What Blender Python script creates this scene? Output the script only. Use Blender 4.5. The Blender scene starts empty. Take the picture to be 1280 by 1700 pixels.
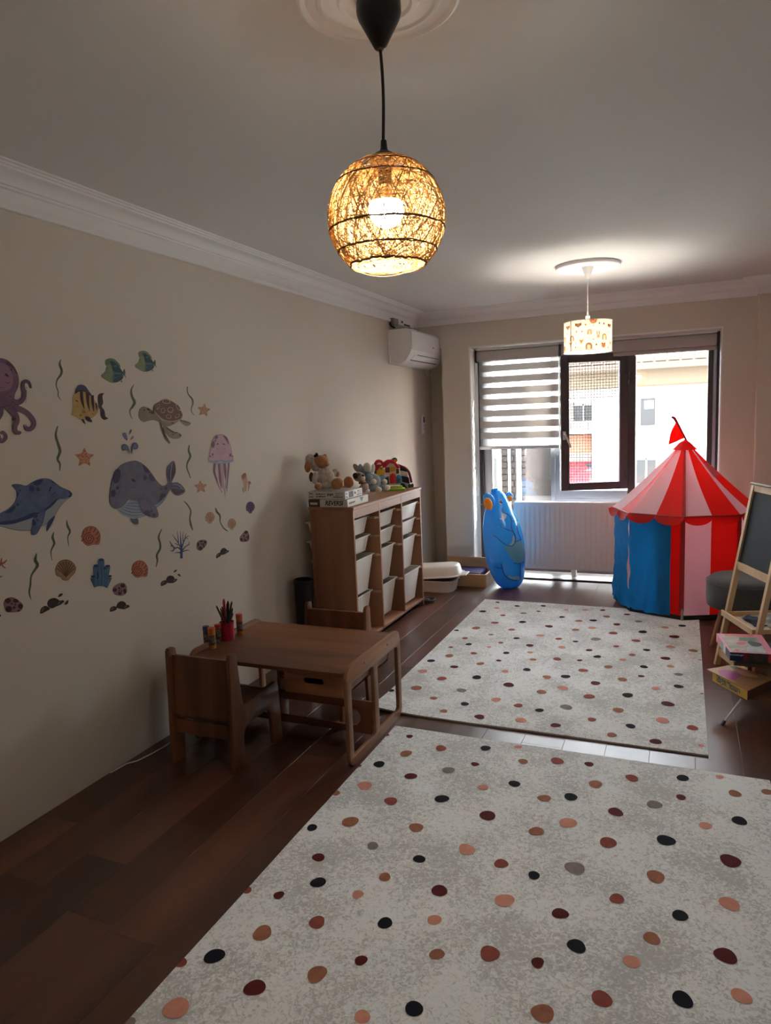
import bpy, bmesh, math, random
from math import sin, cos, pi, sqrt, atan2, radians, hypot
from mathutils import Vector, Matrix
from mathutils.bvhtree import BVHTree

SC = bpy.context.scene
COL = SC.collection
random.seed(7)

# ------------------------------------------------------------------ camera
# orientation solved from the vanishing points of the room (depth, width)
VW, VH, PPX, PPY = 1280.0, 1700.0, 640.0, 850.0
CAMZ = 1.62
_v1 = Vector((1137 - PPX, 677 - PPY)); _v2 = Vector((-2100 - PPX, 806 - PPY))
FPX = sqrt(-(_v1.dot(_v2)))
_Y = Vector((_v1.x, _v1.y, FPX)).normalized()
_X = -Vector((_v2.x, _v2.y, FPX)).normalized()
_X = (_X - _Y * _X.dot(_Y)).normalized()
_Z = _X.cross(_Y)                      # world up in camera space (x right, y down, z forward)
RW = Matrix((_X, _Y, _Z))              # world = RW @ cam
EYE = Vector((0, 0, CAMZ))
cam_d = bpy.data.cameras.new('camera'); cam = bpy.data.objects.new('camera', cam_d); COL.objects.link(cam)
cam_d.sensor_fit = 'HORIZONTAL'; cam_d.sensor_width = 36.0; cam_d.lens = 36.0 * FPX / VW
cam_d.clip_start = 0.05; cam_d.clip_end = 300
_r = RW @ Vector((1, 0, 0)); _u = RW @ Vector((0, -1, 0)); _b = RW @ Vector((0, 0, -1))
_m = Matrix((_r, _u, _b)).transposed().to_4x4(); _m.translation = EYE
cam.matrix_world = _m
SC.camera = cam

# ------------------------------------------------------------------ view, sky, sun
SC.view_settings.view_transform = 'Standard'
SC.view_settings.look = 'None'
SC.view_settings.gamma = 1.0
SC.view_settings.use_curve_mapping = False
SC.view_settings.exposure = 1.50
SC.cycles.max_bounces = 14; SC.cycles.diffuse_bounces = 8; SC.cycles.glossy_bounces = 4
SC.cycles.transparent_max_bounces = 24; SC.cycles.transmission_bounces = 6
SC.cycles.sample_clamp_indirect = 6.0
SC.cycles.caustics_reflective = False; SC.cycles.caustics_refractive = False

SKY_STRENGTH, HAZE = 0.9, 7.4
SUN_ENERGY = 45.0
BULB1, BULB2 = 86.0, 145.0
SUN_TRAVEL = Vector((-1.0, -0.198, -0.35)).normalized()     # low morning sun, grazing along the window wall
world = bpy.data.worlds.new('world'); SC.world = world
world.use_nodes = True
wn = world.node_tree; wn.nodes.clear()
sky = wn.nodes.new('ShaderNodeTexSky'); sky.sky_type = 'NISHITA'
sky.sun_disc = False; sky.sun_elevation = radians(20); sky.sun_rotation = radians(79)
sky.air_density = 1.0; sky.dust_density = 1.2; sky.ozone_density = 1.0
hs = wn.nodes.new('ShaderNodeHueSaturation'); hs.inputs['Saturation'].default_value = 0.45
bg = wn.nodes.new('ShaderNodeBackground'); bg.inputs['Strength'].default_value = SKY_STRENGTH
wo = wn.nodes.new('ShaderNodeOutputWorld')
wn.links.new(sky.outputs[0], hs.inputs['Color']); wn.links.new(hs.outputs[0], bg.inputs[0])
hz_ = wn.nodes.new('ShaderNodeBackground'); hz_.inputs['Color'].default_value = (.94, .97, 1.0, 1); hz_.inputs['Strength'].default_value = HAZE     # bright high haze over the whole sky
ad_ = wn.nodes.new('ShaderNodeAddShader'); wn.links.new(bg.outputs[0], ad_.inputs[0]); wn.links.new(hz_.outputs[0], ad_.inputs[1]); wn.links.new(ad_.outputs[0], wo.inputs[0])

sun_d = bpy.data.lights.new('sun', 'SUN'); sun_d.energy = SUN_ENERGY; sun_d.angle = radians(0.53); sun_d.color = (1.0, .95, .88)
sun = bpy.data.objects.new('sun', sun_d); COL.objects.link(sun)
sun.rotation_euler = SUN_TRAVEL.to_track_quat('-Z', 'Y').to_euler(); sun.location = (12, 10, 14)

# portal across the window opening (guides sampling only, gives no light of its own)
pd = bpy.data.lights.new('window_portal', 'AREA'); pd.shape = 'RECTANGLE'; pd.size = 2.27; pd.size_y = 2.3
pd.cycles.is_portal = True
po = bpy.data.objects.new('window_portal', pd); COL.objects.link(po)
po.location = (-0.84, 7.30, 1.15); po.rotation_euler = (radians(-90), 0, 0)

# ------------------------------------------------------------------ dimensions of the room
XL, YD, HC = -2.51, 6.85, 2.66         # left wall, far wall face, ceiling
XR, YB = 1.55, -1.5

# ------------------------------------------------------------------ locating helpers
def ray(u, v): return RW @ Vector((u - PPX, v - PPY, FPX))
def onz(u, v, z=0.0):
    w = ray(u, v); return EYE + w * ((z - CAMZ) / w.z)
def onx(u, v, x=XL):
    w = ray(u, v); return EYE + w * (x / w.x)
def ony(u, v, y=YD):
    w = ray(u, v); return EYE + w * (y / w.y)
def atd(u, v, d): return EYE + ray(u, v) * (d / FPX)       # at forward distance d

# ------------------------------------------------------------------ materials
def lin(c):
    return tuple(((x / 255) / 12.92 if x / 255 <= .04045 else ((x / 255 + .055) / 1.055) ** 2.4) for x in c) + (1.0,)
MATS = {}
def mat(name, col, rough=.6, metal=0.0, spec=.5, emit=None, estr=0.0, noise=None, bump=None, sheen=0.0, coat=0.0, trans=0.0):
    """principled material; col is sRGB 0-255. noise=(scale, second colour, contrast); bump=(scale, strength)"""
    if name in MATS: return MATS[name]
    m = bpy.data.materials.new(name); m.use_nodes = True; nt = m.node_tree
    b = nt.nodes['Principled BSDF']
    b.inputs['Base Color'].default_value = lin(col); b.inputs['Roughness'].default_value = rough
    b.inputs['Metallic'].default_value = metal; b.inputs['Specular IOR Level'].default_value = spec
    b.inputs['Sheen Weight'].default_value = sheen; b.inputs['Coat Weight'].default_value = coat
    m.diffuse_color = lin(col)
    if emit is not None:
        b.inputs['Emission Color'].default_value = lin(emit); b.inputs['Emission Strength'].default_value = estr
    if noise or bump:
        tc = nt.nodes.new('ShaderNodeTexCoord')
    if noise:
        n = nt.nodes.new('ShaderNodeTexNoise'); n.inputs['Scale'].default_value = noise[0]; n.inputs['Detail'].default_value = 6
        r = nt.nodes.new('ShaderNodeValToRGB'); w = noise[2] if len(noise) > 2 else .2
        r.color_ramp.elements[0].position = .5 - w; r.color_ramp.elements[1].position = .5 + w
        r.color_ramp.elements[0].color = lin(noise[1]); r.color_ramp.elements[1].color = lin(col)
        nt.links.new(tc.outputs['Object'], n.inputs['Vector']); nt.links.new(n.outputs['Fac'], r.inputs[0])
        nt.links.new(r.outputs[0], b.inputs['Base Color'])
    if bump:
        n2 = nt.nodes.new('ShaderNodeTexNoise'); n2.inputs['Scale'].default_value = bump[0]; n2.inputs['Detail'].default_value = 3
        bp = nt.nodes.new('ShaderNodeBump'); bp.inputs['Strength'].default_value = bump[1]; bp.inputs['Distance'].default_value = .004
        nt.links.new(tc.outputs['Object'], n2.inputs['Vector']); nt.links.new(n2.outputs['Fac'], bp.inputs['Height'])
        nt.links.new(bp.outputs[0], b.inputs['Normal'])
    if trans > 0:                                   # cloth that lets light through
        out = nt.nodes['Material Output']; t = nt.nodes.new('ShaderNodeBsdfTranslucent'); mx = nt.nodes.new('ShaderNodeMixShader')
        t.inputs[0].default_value = lin(col)
        mx.inputs[0].default_value = trans
        nt.links.new(b.outputs[0], mx.inputs[1]); nt.links.new(t.outputs[0], mx.inputs[2]); nt.links.new(mx.outputs[0], out.inputs[0])
    MATS[name] = m
    return m

def wood(name, c1, c2, axis=1, rough=.45, scale=5.0, stretch=14.0, per_object=False, knots=None):
    """grain stretched along one object axis"""
    if name in MATS: return MATS[name]
    m = bpy.data.materials.new(name); m.use_nodes = True; nt = m.node_tree
    b = nt.nodes['Principled BSDF']; b.inputs['Roughness'].default_value = rough; b.inputs['Specular IOR Level'].default_value = .75 if per_object else .5
    tc = nt.nodes.new('ShaderNodeTexCoord'); mp = nt.nodes.new('ShaderNodeMapping')
    s = [scale * stretch] * 3; s[axis] = scale
    mp.inputs['Scale'].default_value = [x / 4 for x in s]
    nt.links.new(tc.outputs['Object'], mp.inputs['Vector'])
    n = nt.nodes.new('ShaderNodeTexNoise'); n.inputs['Scale'].default_value = 1.0; n.inputs['Detail'].default_value = 8; n.inputs['Distortion'].default_value = .6
    nt.links.new(mp.outputs[0], n.inputs['Vector'])
    big = nt.nodes.new('ShaderNodeTexNoise'); big.inputs['Scale'].default_value = .22; big.inputs['Detail'].default_value = 2
    nt.links.new(mp.outputs[0], big.inputs['Vector'])
    ad = nt.nodes.new('ShaderNodeMath'); ad.operation = 'MULTIPLY_ADD'; ad.inputs[1].default_value = .55
    nt.links.new(n.outputs['Fac'], ad.inputs[0])
    ml = nt.nodes.new('ShaderNodeMath'); ml.operation = 'MULTIPLY'; ml.inputs[1].default_value = .45
    nt.links.new(big.outputs['Fac'], ml.inputs[0]); nt.links.new(ml.outputs[0], ad.inputs[2])
    r = nt.nodes.new('ShaderNodeValToRGB'); r.color_ramp.elements[0].position = .40; r.color_ramp.elements[1].position = .60
    r.color_ramp.elements[0].color = lin(c2); r.color_ramp.elements[1].color = lin(c1)
    nt.links.new(ad.outputs[0], r.inputs[0])
    last = r.outputs[0]
    if per_object:
        oi = nt.nodes.new('ShaderNodeObjectInfo')
        cb = nt.nodes.new('ShaderNodeCombineXYZ')
        mu = nt.nodes.new('ShaderNodeMath'); mu.operation = 'MULTIPLY'; mu.inputs[1].default_value = 37.0
        nt.links.new(oi.outputs['Random'], mu.inputs[0])
        for k in range(3): nt.links.new(mu.outputs[0], cb.inputs[k])
        nt.links.new(cb.outputs[0], mp.inputs['Location'])
        hv = nt.nodes.new('ShaderNodeHueSaturation')
        mr = nt.nodes.new('ShaderNodeMapRange'); mr.inputs['To Min'].default_value = .86; mr.inputs['To Max'].default_value = 1.14
        nt.links.new(oi.outputs['Random'], mr.inputs['Value']); nt.links.new(mr.outputs[0], hv.inputs['Value'])
        nt.links.new(last, hv.inputs['Color']); last = hv.outputs[0]
        rr = nt.nodes.new('ShaderNodeMapRange'); rr.inputs['To Min'].default_value = rough - .05; rr.inputs['To Max'].default_value = rough + .07
        nt.links.new(n.outputs['Fac'], rr.inputs['Value']); nt.links.new(rr.outputs[0], b.inputs['Roughness'])
    if knots:
        vo = nt.nodes.new('ShaderNodeTexVoronoi'); vo.inputs['Scale'].default_value = .28
        nt.links.new(mp.outputs[0], vo.inputs['Vector'])
        kr = nt.nodes.new('ShaderNodeValToRGB'); kr.color_ramp.elements[0].position = .02; kr.color_ramp.elements[1].position = .16
        kr.color_ramp.elements[0].color = lin(knots); kr.color_ramp.elements[1].color = (1, 1, 1, 1)
        mx = nt.nodes.new('ShaderNodeMixRGB'); mx.blend_type = 'MULTIPLY'; mx.inputs[0].default_value = .8
        nt.links.new(vo.outputs['Distance'], kr.inputs[0]); nt.links.new(last, mx.inputs[1]); nt.links.new(kr.outputs[0], mx.inputs[2])
        last = mx.outputs[0]
    nt.links.new(last, b.inputs['Base Color'])
    bp = nt.nodes.new('ShaderNodeBump'); bp.inputs['Strength'].default_value = .12; bp.inputs['Distance'].default_value = .002
    nt.links.new(n.outputs['Fac'], bp.inputs['Height']); nt.links.new(bp.outputs[0], b.inputs['Normal'])
    MATS[name] = m
    return m

def glass_mat(name, tint=(1, 1, 1), gloss_rough=.02, gain=1.0):
    if name in MATS: return MATS[name]
    m = bpy.data.materials.new(name); m.use_nodes = True; nt = m.node_tree; nt.nodes.clear()
    o = nt.nodes.new('ShaderNodeOutputMaterial'); t = nt.nodes.new('ShaderNodeBsdfTransparent'); g = nt.nodes.new('ShaderNodeBsdfGlossy')
    t.inputs[0].default_value = tint + (1,); g.inputs['Roughness'].default_value = gloss_rough
    f = nt.nodes.new('ShaderNodeFresnel'); f.inputs[0].default_value = 1.5
    mm = nt.nodes.new('ShaderNodeMath'); mm.operation = 'MULTIPLY'; mm.inputs[1].default_value = gain; mm.use_clamp = True
    mx = nt.nodes.new('ShaderNodeMixShader')
    nt.links.new(f.outputs[0], mm.inputs[0]); nt.links.new(mm.outputs[0], mx.inputs[0]); nt.links.new(t.outputs[0], mx.inputs[1]); nt.links.new(g.outputs[0], mx.inputs[2])
    nt.links.new(mx.outputs[0], o.inputs[0]); MATS[name] = m
    return m

def sheer_mat(name, col, clear, translucent=.6):
    if name in MATS: return MATS[name]
    m = bpy.data.materials.new(name); m.use_nodes = True; nt = m.node_tree; nt.nodes.clear()
    o = nt.nodes.new('ShaderNodeOutputMaterial'); t = nt.nodes.new('ShaderNodeBsdfTransparent')
    d = nt.nodes.new('ShaderNodeBsdfDiffuse'); tl = nt.nodes.new('ShaderNodeBsdfTranslucent')
    d.inputs[0].default_value = lin(col); tl.inputs[0].default_value = lin(col)
    a = nt.nodes.new('ShaderNodeMixShader'); a.inputs[0].default_value = translucent
    c = nt.nodes.new('ShaderNodeMixShader'); c.inputs[0].default_value = clear
    nt.links.new(d.outputs[0], a.inputs[1]); nt.links.new(tl.outputs[0], a.inputs[2])
    nt.links.new(a.outputs[0], c.inputs[1]); nt.links.new(t.outputs[0], c.inputs[2]); nt.links.new(c.outputs[0], o.inputs[0])
    MATS[name] = m
    return m

# ------------------------------------------------------------------ objects
def tag(o, label=None, cat=None, group=None, kind=None):
    if label: o['label'] = label
    if cat: o['category'] = cat
    if group: o['group'] = group
    if kind: o['kind'] = kind
    return o
def thing(name, label, cat, loc=(0, 0, 0), rotz=0.0, group=None):
    o = bpy.data.objects.new(name, None); COL.objects.link(o); o.empty_display_size = .05
    o.location = loc; o.rotation_euler = (0, 0, rotz)
    return tag(o, label, cat, group)
def copy_tree(o, parent=None):
    c = o.copy(); COL.objects.link(c)
    if parent: c.parent = parent
    for ch in list(o.children): copy_tree(ch, c)
    return c
def world_offset(o):
    v = Vector((0, 0, 0))
    while o is not None:
        v = v + Vector(o.location); o = o.parent
    return v

class MB:
    """collects geometry for ONE mesh object"""
    def __init__(s): s.v = []; s.f = []; s.m = []
    def add(s, verts, faces, mi=0, M=None):
        b = len(s.v)
        for p in verts:
            p = Vector(p); s.v.append(M @ p if M else p)
        for f in faces: s.f.append([b + i for i in f]); s.m.append(mi)
        return s
    def box(s, x0, x1, y0, y1, z0, z1, mi=0, bev=0.0, M=None, seg=1):
        bm = bmesh.new(); bmesh.ops.create_cube(bm, size=1.0)
        sx, sy, sz = x1 - x0, y1 - y0, z1 - z0
        for v in bm.verts: v.co = Vector((x0 + (v.co.x + .5) * sx, y0 + (v.co.y + .5) * sy, z0 + (v.co.z + .5) * sz))
        if bev > 0: bmesh.ops.bevel(bm, geom=list(bm.edges), offset=min(bev, .45 * min(abs(sx), abs(sy), abs(sz))), segments=seg, affect='EDGES', profile=.5)
        s.bm(bm, mi, M); return s
    def bm(s, bm, mi=0, M=None):
        bm.verts.index_update()
        s.add([v.co.copy() for v in bm.verts], [[v.index for v in f.verts] for f in bm.faces], mi, M); bm.free(); return s
    def tube(s, path, r, n=8, mi=0, caps=True, M=None):
        path = [Vector(p) for p in path]; rs = r if isinstance(r, (list, tuple)) else [r] * len(path)
        vs = []; fs = []
        t0 = (path[1] - path[0]).normalized(); a = t0.orthogonal().normalized()
        for i, p in enumerate(path):
            t = (path[min(i + 1, len(path) - 1)] - path[max(i - 1, 0)])
            t = t.normalized() if t.length > 1e-9 else t0
            a = (a - t * a.dot(t)); a = a.normalized() if a.length > 1e-6 else t.orthogonal().normalized()
            b = t.cross(a)
            for k in range(n):
                an = 2 * pi * k / n; vs.append(p + (a * cos(an) + b * sin(an)) * rs[i])
        for i in range(len(path) - 1):
            for k in range(n):
                fs.append([i * n + k, i * n + (k + 1) % n, (i + 1) * n + (k + 1) % n, (i + 1) * n + k])
        if caps:
            fs.append(list(range(n))[::-1]); fs.append([(len(path) - 1) * n + k for k in range(n)])
        s.add(vs, fs, mi, M); return s
    def lathe(s, prof, n=32, c=(0, 0, 0), mi=0, M=None, closed=False):
        vs = []; fs = []; c = Vector(c)
        for r, z in prof:
            for k in range(n):
                an = 2 * pi * k / n; vs.append(c + Vector((r * cos(an), r * sin(an), z)))
        L = len(prof)
        for i in range(L if closed else L - 1):
            j = (i + 1) % L
            for k in range(n): fs.append([i * n + k, i * n + (k + 1) % n, j * n + (k + 1) % n, j * n + k])
        s.add(vs, fs, mi, M); return s
    def ell(s, c, rad, M=None, nu=20, nv=12, mi=0):
        c = Vector(c); vs = []; fs = []
        R = M.to_3x3() if M else Matrix.Identity(3)
        for i in range(nv + 1):
            th = pi * i / nv
            for k in range(nu):
                ph = 2 * pi * k / nu
                vs.append(c + R @ Vector((rad[0] * sin(th) * cos(ph), rad[1] * sin(th) * sin(ph), rad[2] * cos(th))))
        for i in range(nv):
            for k in range(nu): fs.append([i * nu + k, (i + 1) * nu + k, (i + 1) * nu + (k + 1) % nu, i * nu + (k + 1) % nu])
        s.add(vs, fs, mi); return s
    def poly(s, pts, mi=0):
        s.add(pts, [list(range(len(pts)))], mi); return s
    def slab(s, pts, vec, mi=0):
        """polygon pts (3d) extruded by vec"""
        n = len(pts); vec = Vector(vec); P = [Vector(p) for p in pts]
        s.add(P + [p + vec for p in P], [list(range(n))[::-1], [n + i for i in range(n)]] + [[i, (i + 1) % n, n + (i + 1) % n, n + i] for i in range(n)], mi); return s
    def mesh(s, name, off=None):
        me = bpy.data.meshes.new(name)
        vs = [tuple(v - off) for v in s.v] if off is not None else [tuple(v) for v in s.v]
        me.from_pydata(vs, [], s.f)
        return me
    def build(s, name, mats, parent=None, world=True, smooth=35, clean=True):
        mats = mats if isinstance(mats, (list, tuple)) else [mats]
        off = None
        if parent is not None and world: off = world_offset(parent)
        me = s.mesh(name, off)
        for m in mats: me.materials.append(m)
        if len(mats) > 1: me.polygons.foreach_set('material_index', s.m)
        if clean:
            bm = bmesh.new(); bm.from_mesh(me); bmesh.ops.remove_doubles(bm, verts=bm.verts, dist=1e-6)
            bmesh.ops.recalc_face_normals(bm, faces=bm.faces); bm.to_mesh(me); bm.free()
        return link(name, me, parent, smooth)

def link(name, me, parent=None, smooth=35):
    if smooth:
        me.polygons.foreach_set('use_smooth', [True] * len(me.polygons)); me.set_sharp_from_angle(angle=radians(smooth))
    o = bpy.data.objects.new(name, me); COL.objects.link(o)
    if parent is not None: o.parent = parent
    return o

def eval_mesh(o, name):
    dg = bpy.context.evaluated_depsgraph_get()
    me = bpy.data.meshes.new_from_object(o.evaluated_get(dg), depsgraph=dg); me.name = name
    return me

def cut_panel(splines, thick, bev=0.0):
    """flat panel with holes: splines are closed 2d outlines, first one outside. returns mesh in the xy plane, centred on z"""
    cu = bpy.data.curves.new('outline', 'CURVE'); cu.dimensions = '2D'; cu.fill_mode = 'BOTH'
    cu.extrude = thick / 2 - bev; cu.bevel_depth = bev; cu.bevel_resolution = 1
    for pts in splines:
        sp = cu.splines.new('POLY'); sp.points.add(len(pts) - 1); sp.use_cyclic_u = True
        for p, q in zip(sp.points, pts): p.co = (q[0], q[1], 0, 1)
    o = bpy.data.objects.new('outline', cu); COL.objects.link(o)
    me = eval_mesh(o, 'panel'); bpy.data.objects.remove(o); bpy.data.curves.remove(cu)
    return me
def add_panel(mb, splines, thick, M, mi=0, bev=.0):
    me = cut_panel(splines, thick, bev)
    mb.add([v.co.copy() for v in me.vertices], [list(p.vertices) for p in me.polygons], mi, M)
    bpy.data.meshes.remove(me); return mb

def rrect(x0, x1, y0, y1, r, n=5):
    pts = []
    for cx, cy, a in ((x1 - r, y0 + r, -90), (x1 - r, y1 - r, 0), (x0 + r, y1 - r, 90), (x0 + r, y0 + r, 180)):
        for k in range(n + 1):
            t = radians(a + 90 * k / n); pts.append((cx + r * cos(t), cy + r * sin(t)))
    return pts

def letters(txt, size, M, m, parent, name='lettering', depth=.0004, bold=0.0, shear=0.0, align='CENTER', xs=1.0):
    """printed lettering: lies in the xy plane of M (world matrix), facing +z"""
    cu = bpy.data.curves.new('text', 'FONT'); cu.body = txt; cu.size = size; cu.extrude = depth; cu.align_x = align; cu.align_y = 'CENTER'
    cu.offset = bold; cu.shear = shear
    o = bpy.data.objects.new('text', cu); COL.objects.link(o)
    me = eval_mesh(o, name); bpy.data.objects.remove(o); bpy.data.curves.remove(cu)
    me.materials.clear(); me.materials.append(m)
    off = world_offset(parent) if parent is not None else Vector((0, 0, 0))
    me.transform(Matrix.Translation(-off) @ M @ Matrix.Diagonal((xs, 1, 1, 1)))
    return link(name, me, parent, 0)

def frame_m(o, xa, ya):
    """matrix with origin o, x axis xa, y axis ya (orthonormalised), z = x cross y"""
    xa = Vector(xa).normalized(); ya = Vector(ya); ya = (ya - xa * ya.dot(xa)).normalized(); za = xa.cross(ya)
    m = Matrix((xa, ya, za)).transposed().to_4x4(); m.translation = Vector(o); return m

def blob(mb, name, m, parent, voxel=.006, smooth_it=6, world=True):
    """fuse the overlapping closed shapes in mb into one continuous skin"""
    me = mb.mesh(name); o = bpy.data.objects.new(name, me); COL.objects.link(o)
    md = o.modifiers.new('r', 'REMESH'); md.mode = 'VOXEL'; md.voxel_size = voxel
    sm = o.modifiers.new('s', 'SMOOTH'); sm.iterations = smooth_it; sm.factor = .5
    bpy.context.view_layer.update()
    me2 = eval_mesh(o, name); bpy.data.objects.remove(o); bpy.data.meshes.remove(me)
    me2.materials.clear(); me2.materials.append(m)
    if parent is not None and world: me2.transform(Matrix.Translation(-world_offset(parent)))
    return link(name, me2, parent, 180)

def spline2(pts, closed=True, n=6):
    """Catmull-Rom through 2d points"""
    out = []; L = len(pts)
    rng = range(L) if closed else range(L - 1)
    for i in rng:
        g = (lambda k: pts[k % L]) if closed else (lambda k: pts[max(0, min(L - 1, k))])
        p0, p1, p2, p3 = g(i - 1), g(i), g(i + 1), g(i + 2)
        for k in range(n):
            t = k / n; t2 = t * t; t3 = t2 * t
            out.append(tuple(.5 * ((2 * p1[d]) + (-p0[d] + p2[d]) * t + (2 * p0[d] - 5 * p1[d] + 4 * p2[d] - p3[d]) * t2 + (-p0[d] + 3 * p1[d] - 3 * p2[d] + p3[d]) * t3) for d in range(len(p1))))
    if not closed: out.append(tuple(pts[-1]))
    return out

# ================================================================== THE ROOM
M_wall = mat('wall_paint', (213, 203, 190), .75, noise=(1.2, (208, 198, 184), .3), bump=(60, .05))
M_white = mat('ceiling_paint', (214, 212, 209), .8, bump=(40, .03))
M_plaster = mat('plaster_moulding', (232, 230, 229), .6)
M_reveal = mat('reveal_paint', (232, 229, 224), .7)
M_floor0 = mat('floor_underlay', (25, 16, 12), .9)
M_plank = wood('floor_laminate', (104, 64, 46), (66, 38, 27), axis=1, rough=.33, scale=2.4, stretch=11, per_object=True, knots=(60, 35, 25))
M_dark = mat('window_aluminium', (64, 55, 57), .42, metal=.0, spec=.5)
M_alu = mat('pale_and_skylit_aluminium', (176, 186, 198), .4, metal=.3)
M_blackpl = mat('black_plastic', (16, 16, 17), .4)
M_whitepl = mat('white_plastic', (232, 231, 229), .38)
M_greypl = mat('grey_plastic', (150, 150, 150), .45)

def structure(o, label=None): o['kind'] = 'structure'; return o

# floor: one slab with every plank laid on it
fl = MB().box(XL - .3, XR + .3, YB - .3, YD + .45, -.2, -.012).build('floor', M_floor0); structure(fl)
PW = .198; col_i = 0; x = XL + .004
rnd = random.Random(3)
while x < XR:
    x1 = min(x + PW, XR)
    y = YB - rnd.uniform(.1, 1.25)
    while y < YD - .02:
        y1 = y + 1.29
        a, b = max(y, YB), min(y1, YD - .02)
        if b - a > .05:
            MB().box(x + .0004, x1 - .0004, a + .0004, b - .0004, -.012, 0.0, bev=.0007).build('plank', M_plank, fl)
        y = y1
    x = x1

structure(MB().box(XL - .2, XR + .2, YB - .2, YD + .5, HC, HC + .2).build('ceiling', M_white))
structure(MB().box(XL - .2, XL, YB - .2, YD + .5, -.2, HC).build('wall_left', M_wall))
structure(MB().box(XR, XR + .2, YB - .2, YD + .5, -.2, HC).build('wall_right', M_reveal))
structure(MB().box(XL, XR, YB - .2, YB, -.2, HC).build('wall_back', M_reveal))
# far wall: pillar, beam over the niche, lintel, pier, niche back
WX0, WX1, WZ = -1.975, 0.293, 2.30
far = MB()
far.box(-2.26, WX0, YD, YD + .40, -.2, WZ); far.box(XL, XR, YD, YD + .40, WZ, HC)
far.box(WX1, XR, YD, YD + .40, -.2, WZ); far.box(XL, -2.26, YD + .38, YD + .42, -.2, WZ)
structure(far.build('wall_far', M_wall, smooth=0))
structure(MB().box(.555, XR, YD - .10, YD, -.0, HC, bev=.004).build('wall_far_column', M_wall))
# plastered reveal around the window recess
rv = MB()
rv.box(WX0 - .001, WX0 + .012, YD - .002, 7.12, 0.0, WZ); rv.box(WX1 - .012, WX1 + .001, YD - .002, 7.12, 0, WZ)
rv.box(WX0 + .012, WX1 - .012, YD - .002, 7.12, WZ - .012, WZ + .001)
structure(rv.build('trim_2', M_reveal))
structure(MB().box(WX0, WX1, YD + .0, 7.13, -.19, .012, bev=.004).build('trim_3', mat('marble_sill', (226, 222, 216), .35, noise=(7, (200, 196, 190), .2))))
structure(MB().box(WX0, WX1, YD - .055, YD, -.012, .014, bev=.004).build('trim_4', mat('threshold_metal', (70, 60, 56), .35, metal=.6)))

# cornice: moulded profile swept along the walls
def sweep(path, prof):
    mb = MB(); n = len(path); rows = []
    for i, p in enumerate(path):
        p = Vector(p)
        d0 = (p - Vector(path[i - 1])).normalized() if i > 0 else None
        d1 = (Vector(path[i + 1]) - p).normalized() if i < n - 1 else None
        if d0 is None: d0 = d1
        if d1 is None: d1 = d0
        n0 = Vector((d0.y, -d0.x)); n1 = Vector((d1.y, -d1.x)); nn = (n0 + n1); nn = nn / nn.dot(n0)
        rows.append([Vector((p.x + nn.x * d, p.y + nn.y * d, HC + z)) for d, z in prof])
    k = len(prof); vs = [v for r in rows for v in r]; fs = []
    for i in range(n - 1):
        for j in range(k - 1): fs.append([i * k + j, i * k + j + 1, (i + 1) * k + j + 1, (i + 1) * k + j])
    mb.add(vs, fs); return mb
prof = [(0, -.128), (.013, -.128), (.015, -.075), (.024, -.070), (.026, -.062), (.034, -.060), (.044, -.046), (.058, -.034), (.078, -.025), (.098, -.021),
        (.102, -.014), (.114, -.013), (.117, -.007), (.130, -.006), (.134, 0.0)]
structure(sweep([(XL, YB), (XL, YD), (.555, YD), (.555, YD - .10), (XR, YD - .10), (XR, YB), (XL, YB)], prof).build('trim_1', M_plaster, smooth=25))
# thin baseboard strip along the right and back walls only (none on the left wall of the photo)

# ------------------------------------------------------------------ window
win = thing('window_1', None, None, ((WX0 + WX1) / 2, 7.15, 0)); structure(win)
FY0, FY1 = 7.12, 7.19
GL = glass_mat('window_glass', (.97, .985, .98), gain=2.2)
def wpart(name, m, *boxes, bev=.003):
    mb = MB()
    for b in boxes: mb.box(*b, bev=bev)
    return mb.build(name, m, win)
wpart('jamb', M_dark, (WX0, -1.915, FY0, FY1, 0, 2.30)); 
wpart('jamb', M_greypl, (-1.915, -1.835, FY0 + .02, FY1, .07, 2.24))
wpart('jamb', M_dark, (.262, WX1, FY0, FY1, 0, 2.30))
wpart('jamb', M_alu, (.232, .262, FY0 + .015, FY1, .07, 2.24))
wpart('jamb', M_dark, (.19, .232, FY0 + .01, FY1, .07, 2.24))
wpart('head', M_dark, (-1.915, .262, FY0, FY1, 2.235, 2.30))
wpart('bottom_rail', M_dark, (-1.915, .262, FY0, FY1, 0.0, .075))
wpart('mullion', M_alu, (-1.227, -1.186, FY0 - .012, FY1, .07, 2.24), (-1.182, -1.138, FY0 - .004, FY1, .07, 2.24))  # bluish light on this mullion is put into its pale colour
wpart('mullion', M_dark, (-.50, -.430, FY0 - .01, FY1, .07, 2.24))
wpart('transom', M_alu, (-1.138, -.50, FY0 - .02, FY1, .775, .85), (-1.138, -.50, FY0, FY1, .70, .77))  # sky reflection on the dark frame, painted in as a pale colour
wpart('pane', GL, (-1.835, -1.227, 7.155, 7.160, .07, 2.24), bev=0)
wpart('pane', GL, (-.430, .19, 7.155, 7.160, .07, 2.24), bev=0)
wpart('pane', GL, (-1.138, -.50, 7.155, 7.160, .07, .71), bev=0)
# safety net behind the middle opening
net = MB()
M_net = mat('net_cord', (24, 22, 22), .8)
k = -1.13
while k < -.51: net.tube([(k, 7.23, .84), (k, 7.23, 2.26)], .0030, 4); k += .028
k = .86
while k < 2.25: net.tube([(-1.14, 7.2315, k), (-.5, 7.2315, k)], .0030, 4); k += .028
net.build('safety_net', M_net, win)['kind'] = 'stuff'
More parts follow.
